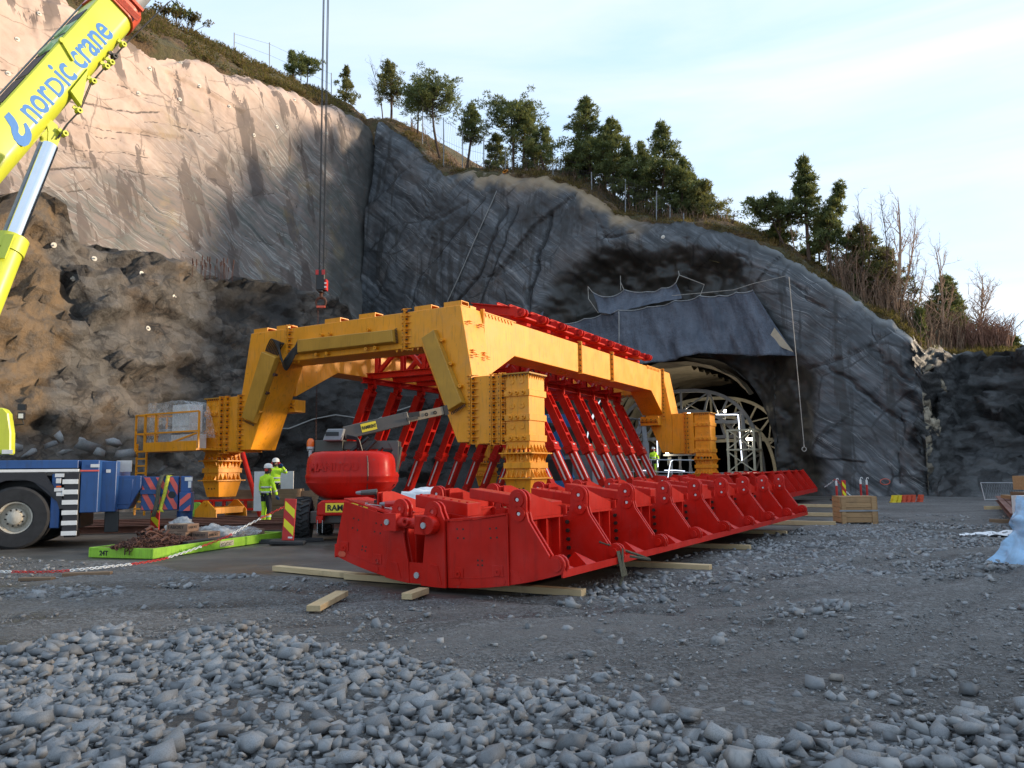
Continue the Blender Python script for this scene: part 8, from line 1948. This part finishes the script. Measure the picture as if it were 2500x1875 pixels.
q = gz(2428, 1308); nn = 24; uu, vv = np.meshgrid(np.linspace(-1, 1, nn), np.linspace(-1, 1, nn), indexing='ij'); uu, vv = uu.ravel(), vv.ravel(); P = np.stack([uu*1.0*(1-.25*vv*vv)+.0, vv*.55*(1-.5*np.maximum(-uu, 0)), .012+.055*np.abs(fbm(np.stack([uu*2, vv*2, uu*0], 1), 3, 71))+.05*np.maximum(uu, 0)], 1)
o = mesh_obj('plastic_sheet', grid_mesh('plastic_sheet', P, nn, nn), M['sheet']); o.location = (q.x+.2, q.y, 0); tag(o, 'white plastic sheet lying flat on the gravel left of the blue bundle', 'sheet')
for i in range(6):
    q = gz(2182+i*11.5, 1227-.3*i); t = thing('lane_divider', ['yellow lane divider at the left end of the row by the rock', 'yellow lane divider second in the row by the rock', 'first red lane divider of the row by the rock', 'second red lane divider of the row by the rock', 'third red lane divider of the row by the rock', 'red lane divider standing apart at the right end of the row'][i], 'lane divider', (q.x+(.15 if i == 5 else 0), q.y, 0), .2, 'lane dividers by the rock')
    mt = M['hazyel' if i < 2 else 'orange_red']; mt = M['label_yellow'] if i < 2 else mt
    m = MB(); m.hexa([(-.12, -.1, .0), (.06, -.1, .0), (.06, .1, 0), (-.12, .1, 0), (-.02, -.1, .34), (.14, -.1, .34), (.14, .1, .34), (-.02, .1, .34)]); m.build('slab', mt, t); m = MB(); m.box(-.10, .12, -.11, .11, .12, .16); m.box(-.16, -.10, -.1, .1, 0, .05); m.build('rib', mt, t)
t = thing('fence_panel', 'grey mesh fence panel leaning low before the dark rubble at the right', 'fence panel'); a, b = gz(2405, 1222), gz(2620, 1226); hgt = Vector((0, .25, .85))
for f in (0, .5, 1.0):
    m = MB(); q = a.lerp(b, f); m.cyl(q, q+hgt, .022, None, 6); m.build('post', M['galv'], t)
m = MB(); m.cyl(a+hgt, b+hgt, .02, None, 6); m.cyl(a+hgt*.05, b+hgt*.05, .02, None, 6); m.build('rail', M['galv'], t)
m = MB(); L = 34
for i in range(L):
    for s in (0, 1): m.tube([a.lerp(b, i/L)+hgt*(.05 if s else 1), a.lerp(b, min(1, (i+3)/L))+hgt*(1 if s else .05)], .006, 3, False)
o = m.build('mesh', M['grey_steel'], t); o['kind'] = 'stuff'
h = None
m = MB(); c = gy(2161, 1176, 43.6); m.tube([c+Vector((.27*math.cos(a), 0, .16*math.sin(a))) for a in np.linspace(0, 2*PI, 25)], .022, 5, False); tag(m.build('paint_ring', M['orange_red']), 'orange ring marked on the foot of the dark rock', 'ring')
# boulders at the foot of the mound
rr = np.random.default_rng(31)
for i, (u, v, y, s) in enumerate(((160, 1103, 30, .55), (215, 1090, 30.5, .75), (150, 1068, 31.5, .5), (200, 1075, 32, .6), (245, 1105, 30, .55), (305, 1108, 30, .6), (75, 1105, 30.5, .6), (275, 1080, 32, .5), (120, 1085, 31, .45), (395, 1145, 31, .5), (35, 1090, 31, .5))):
    q = gy(u, v, y); V, F_ = STV[i % len(STV)]; o = mesh_obj('boulder', tri_mesh('boulder', V, F_, 3, {'tone': np.full(len(V), rr.uniform())}), M['stone']); o.location = q; s *= .72; o.scale = (s, s*.9, s*.95); o.rotation_euler = (rr.normal(0, .4), rr.normal(0, .4), rr.uniform(0, 6))
    o['label'] = ['pale boulder above the crane deck left of the big one', 'largest pale boulder above the crane deck', 'upper left boulder on the scree', 'upper middle boulder on the scree', 'boulder right of the largest one', 'boulder above the tread plate', 'boulder behind the work light', 'upper right boulder on the scree', 'small boulder above the left pair', 'boulder under the platform ladder', 'boulder beside the lime superstructure'][i]; o['category'] = 'boulder'; o['group'] = 'boulders at the foot of the rock'
